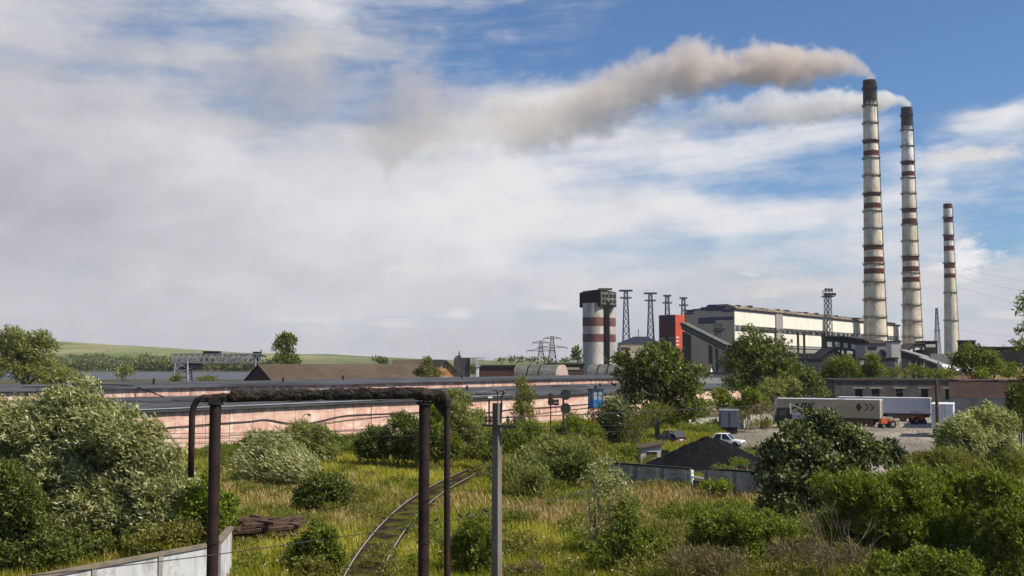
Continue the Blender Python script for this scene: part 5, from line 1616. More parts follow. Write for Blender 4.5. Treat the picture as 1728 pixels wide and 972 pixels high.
def flatbed():
    d = 150; c = at(1306, 612, d)
    o = thing('crane_truck', 'dark cabbed flatbed truck with a folded crane jib beside the beige trailer', 'truck', (c.x, d, 0), R(-6))
    MB().prism([(0, .7), (0, 1.7), (.35, 2.75), (2.1, 2.8), (2.1, .7)], 'y', 0, 2.3).build('cab', 'paint_black', o, bevel=.06)
    MB().box(.55, 1.6, -.02, 2.32, 1.75, 2.5).build('window', 'glass_dark', o)
    MB().prism([(-.03, 1.8), (.30, 2.65), (.27, 2.67), (-.06, 1.82)], 'y', .15, 2.15).build('windscreen', 'glass_dark', o)
    MB().box(2.3, 8.2, -.05, 2.4, 1.15, 1.95).build('load_bed', 'paint_slate', o, bevel=.02)
    MB().box(.3, 8.0, .5, 1.8, .6, 1.1).build('chassis', 'trim_dark', o)
    m = MB().bar((2.3, 1.1, 3.3), (5.2, .6, 2.0), .14); m.bar((2.3, 1.1, 1.9), (2.3, 1.1, 3.35), .2); m.bar((2.3, 1.1, 2.3), (3.6, .8, 2.68), .09); m.build('crane_jib', 'gallery_light', o)
    for xx in (1.0, 5.6, 6.9):
        for yy in (.15, 2.15): wheel(o, xx, yy, .5, .3)
    MB().box(-.1, .1, 0, 2.3, .5, .75).build('bumper', 'trim_dark', o)
flatbed()
def tractor(x, d, rz, lab, s=1.0):
    c = at(x, 612, d)
    o = thing('tractor', lab, 'tractor', (c.x, d, 0), rz, 'orange tractors in the yard')
    MB().prism([(0, .8), (0, 1.5), (.2, 1.75), (1.5, 1.85), (1.5, .8)], 'y', .35, 1.15).build('bonnet', 'tractor_orange', o, bevel=.05)
    MB().box(.0, 2.8, .5, 1.0, .5, .79).build('chassis', 'trim_dark', o)
    MB().box(1.55, 2.6, .2, 1.3, 1.0, 1.55).build('cab', 'tractor_orange', o, bevel=.04)
    f = MB()
    for xx in (1.6, 2.55):
        for yy in (.25, 1.25): f.bar((xx, yy, 1.5), (xx, yy, 2.4), .08)
    f.box(1.5, 2.65, .15, 1.35, 2.4, 2.47); f.build('cab_frame', 'trim_dark', o)
    MB().bar((.7, .9, 1.8), (.7, .9, 2.4), .09).build('exhaust', 'trim_dark', o)
    for yy in (.1, 1.4):
        wheel(o, 2.2, yy, .72, .35); wheel(o, .35, yy, .45, .25)
    o.scale = (.74, .74, .74)
    return o
tractor(1486, 149, R(10), 'small orange tractor standing at the rear end of the beige trailer')
tractor(1554, 160, R(190), 'orange tractor under the rear of the white trailer')

# ================================================================== NEAR WALLS, HUT, COAL
def fence_run(name, lab, pts, H, th, mpanel, seg, mcap=None, post=True, relief=False, group=None, pocked=False):
    """panelled fence along ground points"""
    c0 = pts[0].copy(); o = thing(name, lab, 'fence', (c0.x, c0.y, 0), 0, group)
    for a, b in zip(pts, pts[1:]):
        a = a - c0; b = b - c0; L = (b - a).length; n = max(1, round(L / seg)); dv = (b - a).normalized()
        rz = math.atan2(dv.y, dv.x)
        for i in range(n):
            p = a.lerp(b, i / n); w = L / n
            mb = MB().box(.10, w - .02, -th / 2, th / 2, 0, H)
            pn = mb.build('panel', mpanel, o); pn.location = (p.x, p.y, 0); pn.rotation_euler = (0, 0, rz)
            if pocked:
                mk = MB(); k = int(w / .42)
                for u in range(k):
                    for v_ in range(3):
                        cx_ = .3 + u * (w - .5) / max(1, k - 1); cz_ = .45 + v_ * (H - .75) / 2
                        s = .13
                        mk.add([(cx_ - s, -th / 2 - .003, cz_ - s), (cx_ + s, -th / 2 - .003, cz_ - s), (cx_ + s, -th / 2 - .003, cz_ + s), (cx_ - s, -th / 2 - .003, cz_ + s), (cx_, -th / 2 - .07, cz_)],
                               [(0, 1, 4), (1, 2, 4), (2, 3, 4), (3, 0, 4)])
                for q_ in mk.f: pass
                pn_ = MB().box(.10, w - .02, -th / 2, th / 2, 0, H).add(mk.v, mk.f).build('panel', mpanel, o); pn_.location = pn.location; pn_.rotation_euler = pn.rotation_euler; bpy.data.objects.remove(pn)
            if mcap:
                cp = MB().box(-.02, w - .0, -th / 2 - .07, th / 2 + .07, H + .003, H + .12).build('coping', mcap, o); cp.location = (p.x, p.y, 0); cp.rotation_euler = (0, 0, rz)
            if post:
                ps = MB().box(-.09, .09, -th / 2 - .06, th / 2 + .06, 0, H + .02).build('post', 'concrete', o); ps.location = (p.x, p.y, 0); ps.rotation_euler = (0, 0, rz)
    return o
P0 = gp(61, 971, 2.2); P1 = gp(367, 915, 2.2); P2 = gp(389, 889, 2.2)
for p in (P0, P1, P2): p.z = 0
Pm = P0 + (P0 - P1) * .45
mat('coping_brown', (.20, .165, .125), .95, .3, 2)
fence_run('concrete_fence', 'whitewashed concrete panel fence with brown coping below the big willow', [Pm, P1, P2], 2.1, .14, 'whitewash', 2.9, 'coping_brown')
mat('fence_concrete', (.47, .44, .38), .95, .25, 1.2, (.20, .19, .17), .7, .8, stretch=(1, 1, .4), bump=.3)
A = gp(1030, 823); B = gp(1166, 836); Cq = gp(1192, 842); D = gp(1290, 850)
for p in (A, B, Cq, D): p.z = 0
fence_run('concrete_fence', 'grey concrete panel fence left of the gap in front of the coal heap', [A, B], 1.75, .16, 'fence_concrete', 2.6, 'gallery_dark', pocked=True)
fence_run('concrete_fence', 'grey pocked concrete fence panels right of the gap in front of the coal heap', [Cq, D], 1.95, .16, 'fence_concrete', 2.5, 'gallery_dark', pocked=True)
v = Cq - B
gt = thing('fence_rail', 'low white rail and post closing the gap in the concrete fence', 'rail', (B.x, B.y, 0), math.atan2(v.y, v.x))
MB().box(.05, .25, -.1, .1, 0, 1.75).build('post', 'paint_white', gt)
MB().box(.26, v.length, -.05, .05, 1.25, 1.35).build('rail', 'paint_white', gt)
MB().box(.3, v.length - .1, -.02, .02, 0, 1.1).build('board', 'concrete_dark', gt)
# walls beyond the grey truck
def yard_wall(lab, x0, y0, x1, y1, H):
    a = gp(x0, y0); b = gp(x1, y1); v = b - a
    o = thing('yard_wall', lab, 'wall', (a.x, a.y, 0), math.atan2(v.y, v.x), 'walls along the back of the yard')
    n = max(2, int(v.length / 3))
    for i in range(n): MB().box(v.length * i / n + .02, v.length * (i + 1) / n, 0, .25, 0, H - .03 * (i % 2)).build('slab', 'concrete_pale', o)
    MB().box(0, v.length, -.05, .3, H + .003, H + .08).build('coping', 'concrete_dark', o)
yard_wall('pale concrete slab wall left of the blue grey box truck', 1160, 730, 1213, 727, 1.9)
yard_wall('pale concrete slab wall between the blue grey truck and the crane truck', 1240, 724, 1312, 719, 1.9)

def hut():
    d = 97; c = at(1080, 612, d); s = d / FPX
    o = thing('guard_hut', 'small pale concrete hut with a lean-to roof and dark window left of the coal heap', 'hut', (c.x, d, 0), R(8))
    W_ = 35 * s; H0, H1 = zat(758, d), zat(753, d)
    MB().prism([(0, 0), (W_, 0), (W_, H1 + .1), (0, H0)], 'y', 0, 1.9).build('wall', 'hut_grey', o)
    MB().add([(-.2, -.25, H0 + .0), (W_ + .3, -.25, H1 + .16), (W_ + .3, 2.2, H1 + .16), (-.2, 2.2, H0 + .0), (-.2, -.25, H0 + .12), (W_ + .3, -.25, H1 + .28), (W_ + .3, 2.2, H1 + .28), (-.2, 2.2, H0 + .12)],
             [(3, 2, 1, 0), (4, 5, 6, 7), (0, 1, 5, 4), (1, 2, 6, 5), (2, 3, 7, 6), (3, 0, 4, 7)]).build('roof', 'roof_slate', o)
    w = MB().box(10 * s, 28 * s, -.03, .05, zat(773, d), zat(762.5, d)).build('window', 'dark_opening', o)
    f = MB(); f.box(9.3 * s, 28.7 * s, -.06, .02, zat(774, d), zat(773.1, d)); f.box(9.3 * s, 28.7 * s, -.06, .02, zat(762.4, d), zat(761.6, d)); f.build('frame', 'paint_white', w)
    MB().box(W_ + .01, W_ + .06, .3, 1.2, 0, 1.7).build('door', 'paint_white', o)
    MB().box(W_ + .1, W_ + .8, .2, 1.0, 0, 1.15).build('bin', 'dark_opening', o)
hut()

def coal():
    c = gp(1200, 797); R0 = 5.9; Hh = 2.95
    o = MB(); n, m_ = 64, 26
    for j in range(m_ + 1):
        f = j / m_
        for i in range(n):
            a = 2 * math.pi * i / n
            r = R0 * f * (1 + .06 * math.sin(a * 2 + 1) + .04 * math.sin(a * 5))
            z = Hh * max(0, 1 - f) ** .95 if f < .93 else Hh * (1 - f) * .9
            z = Hh * (1 - (f ** 1.12)); z = min(z, Hh * .965 - .2 * f)
            nz = mnoise.fractal(Vector((r * math.cos(a) * .9, r * math.sin(a) * .9, 2)), 1, 2, 4) * .24
            o.v.append((r * math.cos(a) * 1.0, r * math.sin(a) * .9, max(-.05, z + nz * (1 - f * .6))))
    for j in range(m_):
        for i in range(n):
            a = j * n + i; b = j * n + (i + 1) % n
            o.f.append((a, b, b + n, a + n))
    ob = o.build('coal_heap', 'coal', label='tall conical heap of black coal behind the concrete fence', cat='coal heap'); ob.location = (c.x, c.y + .8, 0)
coal()

def blue_booth():
    d = 112; c = at(1005, 612, d); s = d / FPX
    o = thing('watch_booth', 'bright blue glazed watch booth on a rusty lattice tower', 'watch tower', (c.x, d, 0), R(24))
    h = 11.0 * s; zb, zm, zt = zat(687, d), zat(674, d), zat(656, d)
    m = MB(); lattice(m, 0, zb - .05, 1.35, 1.15, 6, .09, bt=.06); m.build('lattice_tower', 'booth_orange', o)
    h = .60
    MB().box(-h - .06, h + .06, -h - .06, h + .06, zb - .06, zb).build('floor', 'rust_pipe', o)
    MB().box(-h, h, -h, h, zb + .003, zm).build('cabin', 'booth_blue', o)
    MB().box(-h + .08, h - .08, -h + .08, h - .08, zm + .003, zt - .12).build('window', 'booth_glass', o)
    f = MB()
    for sx in (-1, 0, 1):
        for sy in (-1, 0, 1):
            if sx or sy: f.bar((sx * (h - .04), sy * (h - .04), zm), (sx * (h - .04), sy * (h - .04), zt - .1), .07)
    f.build('frame', 'booth_blue', o)
    MB().box(-h - .08, h + .08, -h - .08, h + .08, zt - .12, zt).build('roof', 'panel_blue', o)
    MB().lathe([(.05, zt), (.16, zt + .1), (.12, zt + .3), (.02, zt + .36)], 10).build('lamp', 'black_steel', o)
    l = MB()
    for s_ in (-.18, .18): l.bar((h + .1, s_, 0), (h + .1, s_, zm), .05)
    for k in range(18): l.bar((h + .1, -.18, .3 + k * .3), (h + .1, .18, .3 + k * .3), .035)
    l.build('ladder', 'booth_orange', o)
mat('booth_glass', (.30, .33, .34), .12, .15, 2, spec=.6)
blue_booth()

def signal(x, yt, yb, d, lab, two=True):
    c = at(x, 612, d); s = d / FPX
    o = thing('railway_signal', lab, 'railway signal', (c.x, d, 0), R(12), 'railway signals seen from behind')
    H = zat(yt, d)
    MB().tube([(0, 0, -.1), (0, 0, H - .1)], .075 if two else .06, 8).build('post', 'rust_pipe', o)
    if two:
        for (dx_, y_) in ((.18, 665), (.18, 688)):
            z = zat(y_ - 5, d) - .35
            MB().tube([(dx_ + .05, -.10, z), (dx_ + .05, -.05, z)], .50, 22).build('backboard', 'black_steel', o)
            MB().tube([(dx_ + .05, -.05, z), (dx_ + .05, .35, z)], .2, 12).build('lamp_housing', 'black_steel', o)
        MB().bar((.1, 0, H - .05), (.1, 0, H - 4.5), .05).build('ladder', 'rust_pipe', o)
    else:
        MB().tube([(0, -.1, H - 1.0), (0, -.02, H - 1.0)], .3, 16).build('backboard', 'black_steel', o)
        MB().box(-.18, .18, -.2, .2, H - 1.3, H - .2).build('lamp_housing', 'black_steel', o)
        m = MB()
        for z in (H - .9, H - 1.2): m.tube([(.15, 0, z + .06), (.55, 0, z), (.8, 0, z + .04)], [.14, .13, .15], 8)
        m.build('hood', 'black_steel', o)
signal(929, 661, 740, 104, 'thin signal post with two small hooded lamps right of the poplar sapling', False)
signal(950, 662, 740, 102, 'signal post with two round black backboards left of the blue booth', True)

# concrete pole with cross arm
def utility_pole():
    d = 26.0; c = at(838.5, 612, d); H = zat(680, d)
    o = thing('utility_pole', 'nearest grey concrete utility pole with a steel cross arm in mid picture', 'utility pole', (c.x, d, 0), R(-32))
    w0, w1 = .115, .082
    MB().add([(-w0, -w0, -.2), (w0, -w0, -.2), (w0, w0, -.2), (-w0, w0, -.2), (-w1, -w1, H), (w1, -w1, H), (w1, w1, H), (-w1, w1, H)],
             [(3, 2, 1, 0), (4, 5, 6, 7), (0, 1, 5, 4), (1, 2, 6, 5), (2, 3, 7, 6), (3, 0, 4, 7)]).build('shaft', 'concrete_pole', o, bevel=.012)
    m = MB(); z = zat(719, d)
    ca, sa = math.cos(R(32)), math.sin(R(32))
    def w2l(x, y, z_): return (x * ca - y * sa, x * sa + y * ca, z_)
    m.bar(w2l(-.36, -.14, z + .03), w2l(.48, -.14, z - .02), .06); 
    arm = m.build('cross_arm', 'black_steel', o)
    for x_ in (-.25, -.14, .27, .44):
        MB().lathe([(.012, z), (.012, z + .1), (.04, z + .1), (.05, z + .16), (.03, z + .19), (.045, z + .22), (.02, z + .26)], 10, *w2l(x_, -.14, 0)[:2]).build('insulator', 'insulator', arm)
    m = MB(); m.tube([w2l(.10, -.02, z + .1), w2l(.12, -.02, H + .0), w2l(.10, 0, H + .10), w2l(.17, 0, H + .28)], .022, 6)
    m.tube([w2l(.02, 0, H), w2l(.02, 0, H + .22)], .012, 6); m.build('bracket', 'black_steel', o)
    for x_ in (.02, .175): MB().lathe([(.02, H + .2), (.04, H + .26), (.02, H + .31)], 8, *w2l(x_, 0, 0)[:2]).build('insulator', 'insulator', o)
mat('concrete_pole', (.20, .17, .135), .95, .2, 2.5, (.10, .085, .07), .6, 1.2, stretch=(1, 1, .3), bump=.5, bscale=20)
utility_pole()
c = at(825.5, 612, 100); H = zat(671, 100)
o = thing('lamp_post', 'thin dark lamp post with a small white lamp behind the concrete pole', 'lamp post', (c.x, 100, 0))
MB().tube([(0, 0, -.1), (0, 0, H)], .08, 8).build('post', 'black_steel', o)
m = MB().tube([(0, 0, H - .02), (-.35, 0, H + .0)], .06, 6); m.build('arm', 'black_steel', o)
MB().tube([(-.1, -.12, H - .05), (.3, -.12, H - .02)], .13, 8).build('lamp', 'paint_white', o)
c = at(1579, 612, 106); H = zat(640, 106)
o = thing('utility_pole', 'slim dark wooden utility pole with two short cross arms by the white box truck', 'utility pole', (c.x, 106, 0))
MB().tube([(0, 0, -.2), (0, 0, H)], [.20, .15], 10).build('shaft', 'timber', o)
for z in (zat(657, 106), zat(648, 106)):
    a = MB().box(-.75 if z < H - .8 else -.3, .8 if z < H - .8 else .3, -.06, .06, z - .06, z + .06).build('cross_arm', 'timber', o)
    for x_ in ((-.6, .0, .6) if z < H - .8 else (-.25, .25)):
        MB().lathe([(.03, z + .06), (.07, z + .12), (.06, z + .25), (.02, z + .3)], 8, x_, 0).build('insulator', 'insulator', a)
# small far poles
for x, yt, d, lab in [(818, 0, 0, '')][:0]: pass

# ================================================================== PIPE GANTRY (foreground)
def gantry():
    rng = random.Random(12)
    d = 27.0
    L_ = at(365, 612, d); Rr = at(716.5, 612, d)
    o = thing('pipe_gantry', 'rusty brown pipe portal over the railway with ragged black lagging on the crossbar', 'pipe gantry', (L_.x, d, 0))
    X = Rr.x - L_.x
    zL, zR = zat(668, d), zat(663, d)
    for x_, r_, zt in ((0, .142, zL - .22), (X, .137, zR - .30)):
        p = MB().tube([(x_, 0, -.3), (x_, 0, zt)], r_, 20).build('support_post', 'rust_pipe', o)
        MB().tube([(x_, 0, zt + .002), (x_, 0, zt + .03)], r_ + .05, 20).build('cap_plate', 'rust_pipe', p)
        for zz_ in (1.6, 4.6):
            MB().lathe([(r_ + .0, zz_), (r_ + .022, zz_), (r_ + .022, zz_ + .05), (r_, zz_ + .05)], 20, x_, 0).build('weld_collar', 'rust_pipe', p)
        MB().lathe([(r_ + .3, -.05), (r_ + .3, .25), (r_ + .1, .3)], 16, x_, 0).build('footing', 'concrete', p)
        if x_ > 0:
            m = MB()
            for dx_ in (-.12, -.02, .1): m.bar((x_ + dx_, 0, zt + .03), (x_ + dx_ * .9, 0, zt + .22), .035)
            m.bar((x_ - .2, 0, zt + .05), (x_ + .3, 0, zt + .05), .05); m.build('bracket', 'black_steel', p)
        else:
            MB().box(x_ - .16, x_ + .16, -.12, .12, zt + .03, zt + .14).build('bracket', 'black_steel', p)
            MB().box(x_ + .22, x_ + .33, -.1, .1, zt + .08, zt + .16).build('clamp', 'black_steel', p)
    # the pipe itself
    xl = at(326, 612, d).x - L_.x; xr = at(754.5, 612, d).x - L_.x
    ztL = zat(672, d); ztR = zat(664, d)
    left = [Vector((xl, 0, zat(805, d))), Vector((xl, 0, 7.2)), Vector((xl, 0, ztL - .42)), Vector((xl + .03, 0, ztL - .22)), Vector((xl + .11, 0, ztL - .06)), Vector((xl + .26, 0, ztL + .01)), Vector((0, 0, ztL + .02))]
    right = [Vector((X, 0, ztR)), Vector((xr - .32, 0, ztR - .01)), Vector((xr - .12, 0, ztR - .05)), Vector((xr - .02, 0, ztR - .2)), Vector((xr, 0, ztR - .5)), Vector((xr + .02, 0, 4)), Vector((xr + .12, 0, -.3))]
    MB().tube(left + right, .078, 16).build('pipe', 'rust_pipe', o, smooth=True)
    # lagging: lumpy sleeve built as one irregular tube with displaced skin
    def sleeve(x0, x1, z0, z1, n, name, r=.125):
        mb = MB(); N = 22
        for i in range(n + 1):
            f = i / n; x_ = x0 + (x1 - x0) * f; zc = z0 + (z1 - z0) * f
            rr = r * (1 + .16 * mnoise.noise(Vector((x_ * 2.1, 3, 0))) )
            for k in range(N):
                a = 2 * math.pi * k / N
                nz = mnoise.fractal(Vector((x_ * 6, math.cos(a) * 1.6, math.sin(a) * 1.6)), 1, 2, 4)
                q_ = rr * (1 + .22 * nz)
                z = zc + q_ * math.sin(a) * 1.08
                if math.sin(a) < -.5: z -= max(0, mnoise.noise(Vector((x_ * 5, 9, 0)))) * .05
                if math.sin(a) < -.2: z = max(z, zc - r * 1.05)
                mb.v.append((x_ , q_ * math.cos(a), z))
        for i in range(n):
            for k in range(N):
                a = i * N + k; b = i * N + (k + 1) % N
                mb.f.append((a, b, b + N, a + N))
        mb.f.append(tuple(range(N))[::-1]); mb.f.append(tuple(n * N + k for k in range(N)))
        return mb.build(name, 'lagging', o)
    sleeve(xl + .24, 0.42, ztL - .01, ztL + .03, 26, 'lagging', .095)
    sl = sleeve(0.38, X - .22, ztL + .05, ztR + .01, 130, 'lagging', .136)
    sleeve(X - .24, xr - .12, ztR + .0, ztR - .07, 26, 'lagging', .150)
    # drooping lagging around the right bend
    mb = MB(); N = 16; path = [Vector((xr - .2, 0, ztR - .08)), Vector((xr - .07, 0, ztR - .10)), Vector((xr - .0, 0, ztR - .2)), Vector((xr - .02, 0, ztR - .33))]
    pp = catmull(path, 6)
    for i, p in enumerate(pp):
        for k in range(N):
            a = 2 * math.pi * k / N; nz = mnoise.fractal(Vector((p.x * 7, p.z * 7 + math.cos(a), math.sin(a))), 1, 2, 3)
            r = (.155 - .04 * i / len(pp)) * (1 + .25 * nz)
            mb.v.append((p.x + r * math.cos(a), r * math.sin(a), p.z + r * .15 * math.sin(a)) if i > 10 else (p.x + r * .3 * math.cos(a), r * math.sin(a), p.z + r * math.cos(a)))
    for i in range(len(pp) - 1):
        for k in range(N):
            a = i * N + k; b = i * N + (k + 1) % N; mb.f.append((a, b, b + N, a + N))
    mb.f.append(tuple(range(N))[::-1]); mb.f.append(tuple((len(pp) - 1) * N + k for k in range(N)))
    mb.build('lagging', 'lagging', o)
    # a torn flap hanging down behind the post
    mb = MB()
    fl = [(xr - .42, ztR - .12), (xr - .05, ztR - .14), (xr - .02, ztR - .42), (xr - .07, ztR - .62), (xr - .17, ztR - .48), (xr - .30, ztR - .34)]
    mb.prism(fl, 'y', .02, .09); mb.build('torn_flap', 'lagging', o)
gantry()

# ================================================================== TIMBER HEAP
def timber():
    rnd = random.Random(21); c = gp(448, 920)
    M = MB().box(-1.5, 1.5, -.12, .12, -.09, .09)
    for i in range(44):
        if i < 10: x, y, z, L = rnd.uniform(-.45, .45), -1.2 + i * .28, .12, 1
        elif i < 19: x, y, z, L = rnd.uniform(-.5, .5), -1.0 + (i - 10) * .27, .36, 1
        elif i < 27: x, y, z, L = rnd.uniform(-.5, .5), -.7 + (i - 19) * .25, .60, 1
        elif i < 36: x, y, z, L = rnd.uniform(-.5, .6), -.7 + (i - 27) * .2, .84 + rnd.uniform(0, .1), 1
        else: x, y, z, L = rnd.uniform(-.3, .7), -.5 + (i - 36) * .2, 1.08 + rnd.uniform(0, .14), 1
        o = M.build('timber_sleeper', 'timber', bevel=.015) if i == 0 else None
        if o is None:
            o = proto_.copy(); C.objects.link(o)
        else: proto_ = o
        o.location = (c.x + x, c.y + y, z); k = rnd.uniform(.85, 1.05)
        o.scale = (k, rnd.uniform(.8, 1.1), rnd.uniform(.8, 1.1))
        o.rotation_euler = (rnd.uniform(-.25, .25), rnd.uniform(-.09, .09) * (1 if i < 27 else 1.6), rnd.uniform(-.22, .22) + (rnd.choice((-.6, .4)) if i >= 27 else 0))
        tag(o, 'old dark timber sleeper in the heap beside the whitewashed fence', 'sleeper', 'old timber sleepers in the heap')
timber()

# ================================================================== WIRES AND BIRDS
def wire(name, pts, r, lab, m='wire'):
    c0 = Vector(pts[0]); mb = MB().tube([Vector(p) - c0 for p in pts], r, 5)
    o = mb.build(name, m, label=lab, cat='wire'); o.location = c0
    return o
wp = [at(-80, 985, 23), at(160, 960, 24), at(370, 935, 26), at(560, 908, 28), at(720, 885.5, 31), at(838, 863, 34), at(1000, 829, 42), at(1160, 800, 54), at(1340, 768, 70), at(1475, 737, 88), at(1579, 713, 105)]
WP = catmull(wp, 8)
wire('barbed_wire', WP, .012, 'long slack wire with perched birds running from lower left to the far wooden pole')
def bird(x, k, lab, s=1.0):
    p = min(WP, key=lambda q_: abs(864 + FPX * (q_.x / (q_.y * math.cos(PITCH) + (q_.z - EYE) * math.sin(PITCH))) - x)).copy()
    o = thing('bird', lab, 'bird', (p.x, p.y, p.z + .01), k, 'small birds perched on the wire')
    mb = MB(); mb.tube([(-.10, 0, .03), (-.05, 0, .05), (0, 0, .075), (.035, 0, .105), (.05, 0, .13), (.065, 0, .135), (.085, 0, .13)], [.006, .012, .034, .034, .02, .022, .006], 8)
    mb.build('body', 'bird', o, smooth=True)
    MB().tube([(.083, 0, .131), (.105, 0, .127)], [.006, .001], 5).build('beak', 'insulator', o)
    m2 = MB()
    for s_ in (-1, 1): m2.add([(-.09, s_ * .02, .04), (.02, s_ * .036, .07), (.01, s_ * .037, .10), (-.05, s_ * .03, .075)], [(0, 1, 2, 3)])
    m2.build('wing', 'bird', o)
    for ch in o.children: ch.scale = (s, s, s)
for i, (x, lab) in enumerate([(741, 'small dark bird on the slack wire just right of the right gantry post'), (781, 'left bird of a close pair on the wire before the concrete pole'), (784, 'right bird of a close pair on the wire before the concrete pole'), (820, 'small dark bird on the wire just left of the concrete pole'), (1115, 'lone small bird on the wire in front of the grey panel fence')]):
    bird(x, (0.3, 2.8, .4, 2.9, .2)[i], lab)
# level service wires crossing the picture at mid height
for (y0, y1, lab, dd) in [(676, 664, 'upper level service wire crossing just under the gantry crossbar', 30), (735, 716, 'second level wire crossing behind the gantry posts', 60), (742, 727, 'third level wire crossing behind the gantry posts', 62)]:
    wire('service_wire', sag(at(-60, y0, dd), at(1100, y1, dd + 8), .12), .009 * dd / 30, lab)
wire('service_wire', sag(at(837, 705, 26), at(1580, 650, 106), .4), .012, 'thin wire from the concrete pole cross arm to the far wooden pole')
# high voltage lines, upper right
for i, (xa, ya, xb, yb) in enumerate([(1583, 470, 1760, 520), (1583, 455, 1760, 495), (1583, 440, 1760, 478), (1620, 556, 1760, 566)]):
    wire('power_line', sag(at(xa, ya, 720), at(xb, yb, 620), 2), .045, ['lowest of three high power lines leaving the slim mast to the right', 'middle of three high power lines leaving the slim mast to the right', 'topmost of three high power lines leaving the slim mast to the right', 'low power line near the black coal store roof'][i], 'wire_far')
# little posts in the meadow
for x, yt, yb, lab in [(396, 773, 797, 'short leaning pale fence stake left of the windswept shrub'), (558, 760, 785, 'short grey stake between the shrubs by the pink wall')]:
    p = gp(x, yb); H = zat(yt, p.y)
    mb = MB().bar((0, 0, -.1), (.12, 0, H), .18); mb.bar((-.3, .2, -.1), (-.3, .2, H * .9), .14)
    mb.build('stake', 'concrete', label=lab, cat='post').location = (p.x, p.y, 0)
# ================================================================== VEGETATION
NP = [0]
def shrub(label, lobes, d, leaf='leaf_green', L=None, W_=None, name='shrub', cat='shrub', **k):
    NP[0] += 1
    s = d / 60.0
    L = L or .17 * max(s, .75) ** .8; W_ = W_ or L * .36
    return plant(name, label, cat, lobes, d, leaf, L, W_, seed=NP[0], **k)
def tree(label, lobes, d, leaf, trunk, L=None, W_=None, name='tree', cat='tree', **k):
    NP[0] += 1
    L = L or .17 * max(d / 60, .75) ** .8; W_ = W_ or L * .36
    return plant(name, label, cat, lobes, d, leaf, L, W_, trunk=trunk, crown='crown', seed=NP[0], **k)
WIND = (-.75, 0, .12)

# --- big willow, lower left
tree('big silvery willow at lower left, leaves turned pale by the wind, behind the white fence',
     [(130, 690, 42, 42), (150, 720, 60, 50), (62, 742, 62, 55), (190, 735, 62, 55), (245, 775, 55, 55), (120, 800, 85, 70), (225, 845, 72, 60), (285, 850, 50, 60), (60, 850, 70, 70), (210, 880, 46, 30), (140, 880, 70, 44), (20, 790, 50, 70), (285, 800, 40, 40), (265, 895, 44, 30)],
     50, 'leaf_silver', 205, L=.25, W_=.072, name='willow_tree', wind=WIND, cov=6.0, tr_r=.20, fork=.32, shell=.55, spr=.5, maxn=190000, thick=.8)
shrub('dark green shrub in the lower left corner in front of the big willow', [(10, 860, 55, 80), (40, 930, 70, 50), (90, 935, 60, 40)], 45, 'leaf_dark', L=.15, W_=.07, cov=6)
shrub('silvery shrub at the left edge beside the big willow', [(5, 760, 36, 70)], 54, 'leaf_silver', L=.22, W_=.06, wind=WIND)
shrub('bright green leafy shrub behind the left gantry post', [(350, 860, 26, 45), (375, 875, 26, 40), (332, 895, 26, 40), (330, 848, 18, 36), (388, 858, 14, 20)], 49, 'leaf_bright', L=.13, W_=.075, cov=6)
shrub('low dark scrub under the left half of the big willow', [(120, 925, 60, 26), (170, 930, 30, 20)], 48, 'leaf_dark', L=.16, W_=.07, cov=5)
shrub('olive scrub under the big willow just right of its trunk', [(255, 915, 32, 20), (300, 905, 34, 24)], 47.5, 'leaf_olive', L=.16, W_=.06, cov=4)
# --- meadow shrubs
shrub('windswept silvery willow shrub with swept back plumes in the meadow', [(470, 785, 45, 34), (512, 798, 40, 24), (440, 800, 24, 20)], 78, 'leaf_silver', L=.34, W_=.075, wind=(-1.1, 0, .55), name='willow_shrub', cov=6.5, spr=1.0, jit=.35)
shrub('grey green willow shrub just behind the windswept one', [(520, 750, 38, 26), (555, 768, 20, 20), (488, 752, 24, 16)], 94, 'leaf_silver_far', L=.30, W_=.08, wind=(-.9, 0, .3), name='willow_shrub')
shrub('small bright green bush against the pink wall above the windswept willow', [(440, 748, 19, 17), (452, 760, 16, 14)], 103, 'leaf_bright', L=.24, W_=.12)
shrub('low dark green bush strip against the pink wall left of centre', [(375, 768, 26, 12), (408, 764, 28, 14), (345, 775, 20, 8)], 104, 'leaf_dark', L=.24, W_=.09)
shrub('green bush against the pink wall right of the grey green willow', [(572, 752, 22, 17), (600, 752, 20, 16), (590, 760, 22, 12)], 108, 'leaf_green', L=.24, W_=.1)
shrub('round dark green bush standing alone in the middle of the meadow', [(545, 832, 40, 26), (520, 842, 24, 18), (575, 842, 26, 18), (550, 818, 22, 14)], 65, 'leaf_dark', L=.16, W_=.075, cov=6.5)
shrub('twiggy low weed clump right of the round dark bush', [(615, 838, 22, 14)], 68, 'leaf_olive', L=.2, W_=.04, cov=2.5)
shrub('large dark bush mass against the pink wall left of the right gantry post', [(640, 745, 34, 30), (680, 740, 36, 32), (655, 765, 44, 24), (620, 760, 20, 20), (700, 765, 26, 26)], 93, 'leaf_dark', L=.22, W_=.10, cov=6.5)
shrub('fresh green bush between the two right gantry pipes', [(735, 735, 26, 44), (725, 765, 24, 30), (765, 765, 28, 26)], 90, 'leaf_green', L=.22, W_=.11)
tree('pale willow tree rising in front of the pink wall beside the right riser pipe', [(775, 690, 26, 22), (768, 715, 32, 32), (795, 730, 28, 30), (752, 735, 22, 28), (800, 765, 26, 28), (775, 770, 30, 22)], 98, 'leaf_silver_far', 780, L=.30, W_=.08, name='willow_tree', wind=WIND, cov=5.5)
shrub('dark green leafy shrub beside the railway at the bottom edge', [(540, 915, 26, 30), (520, 945, 30, 34), (555, 955, 26, 36), (530, 975, 40, 24)], 46.5, 'leaf_green', L=.12, W_=.075, cov=6)
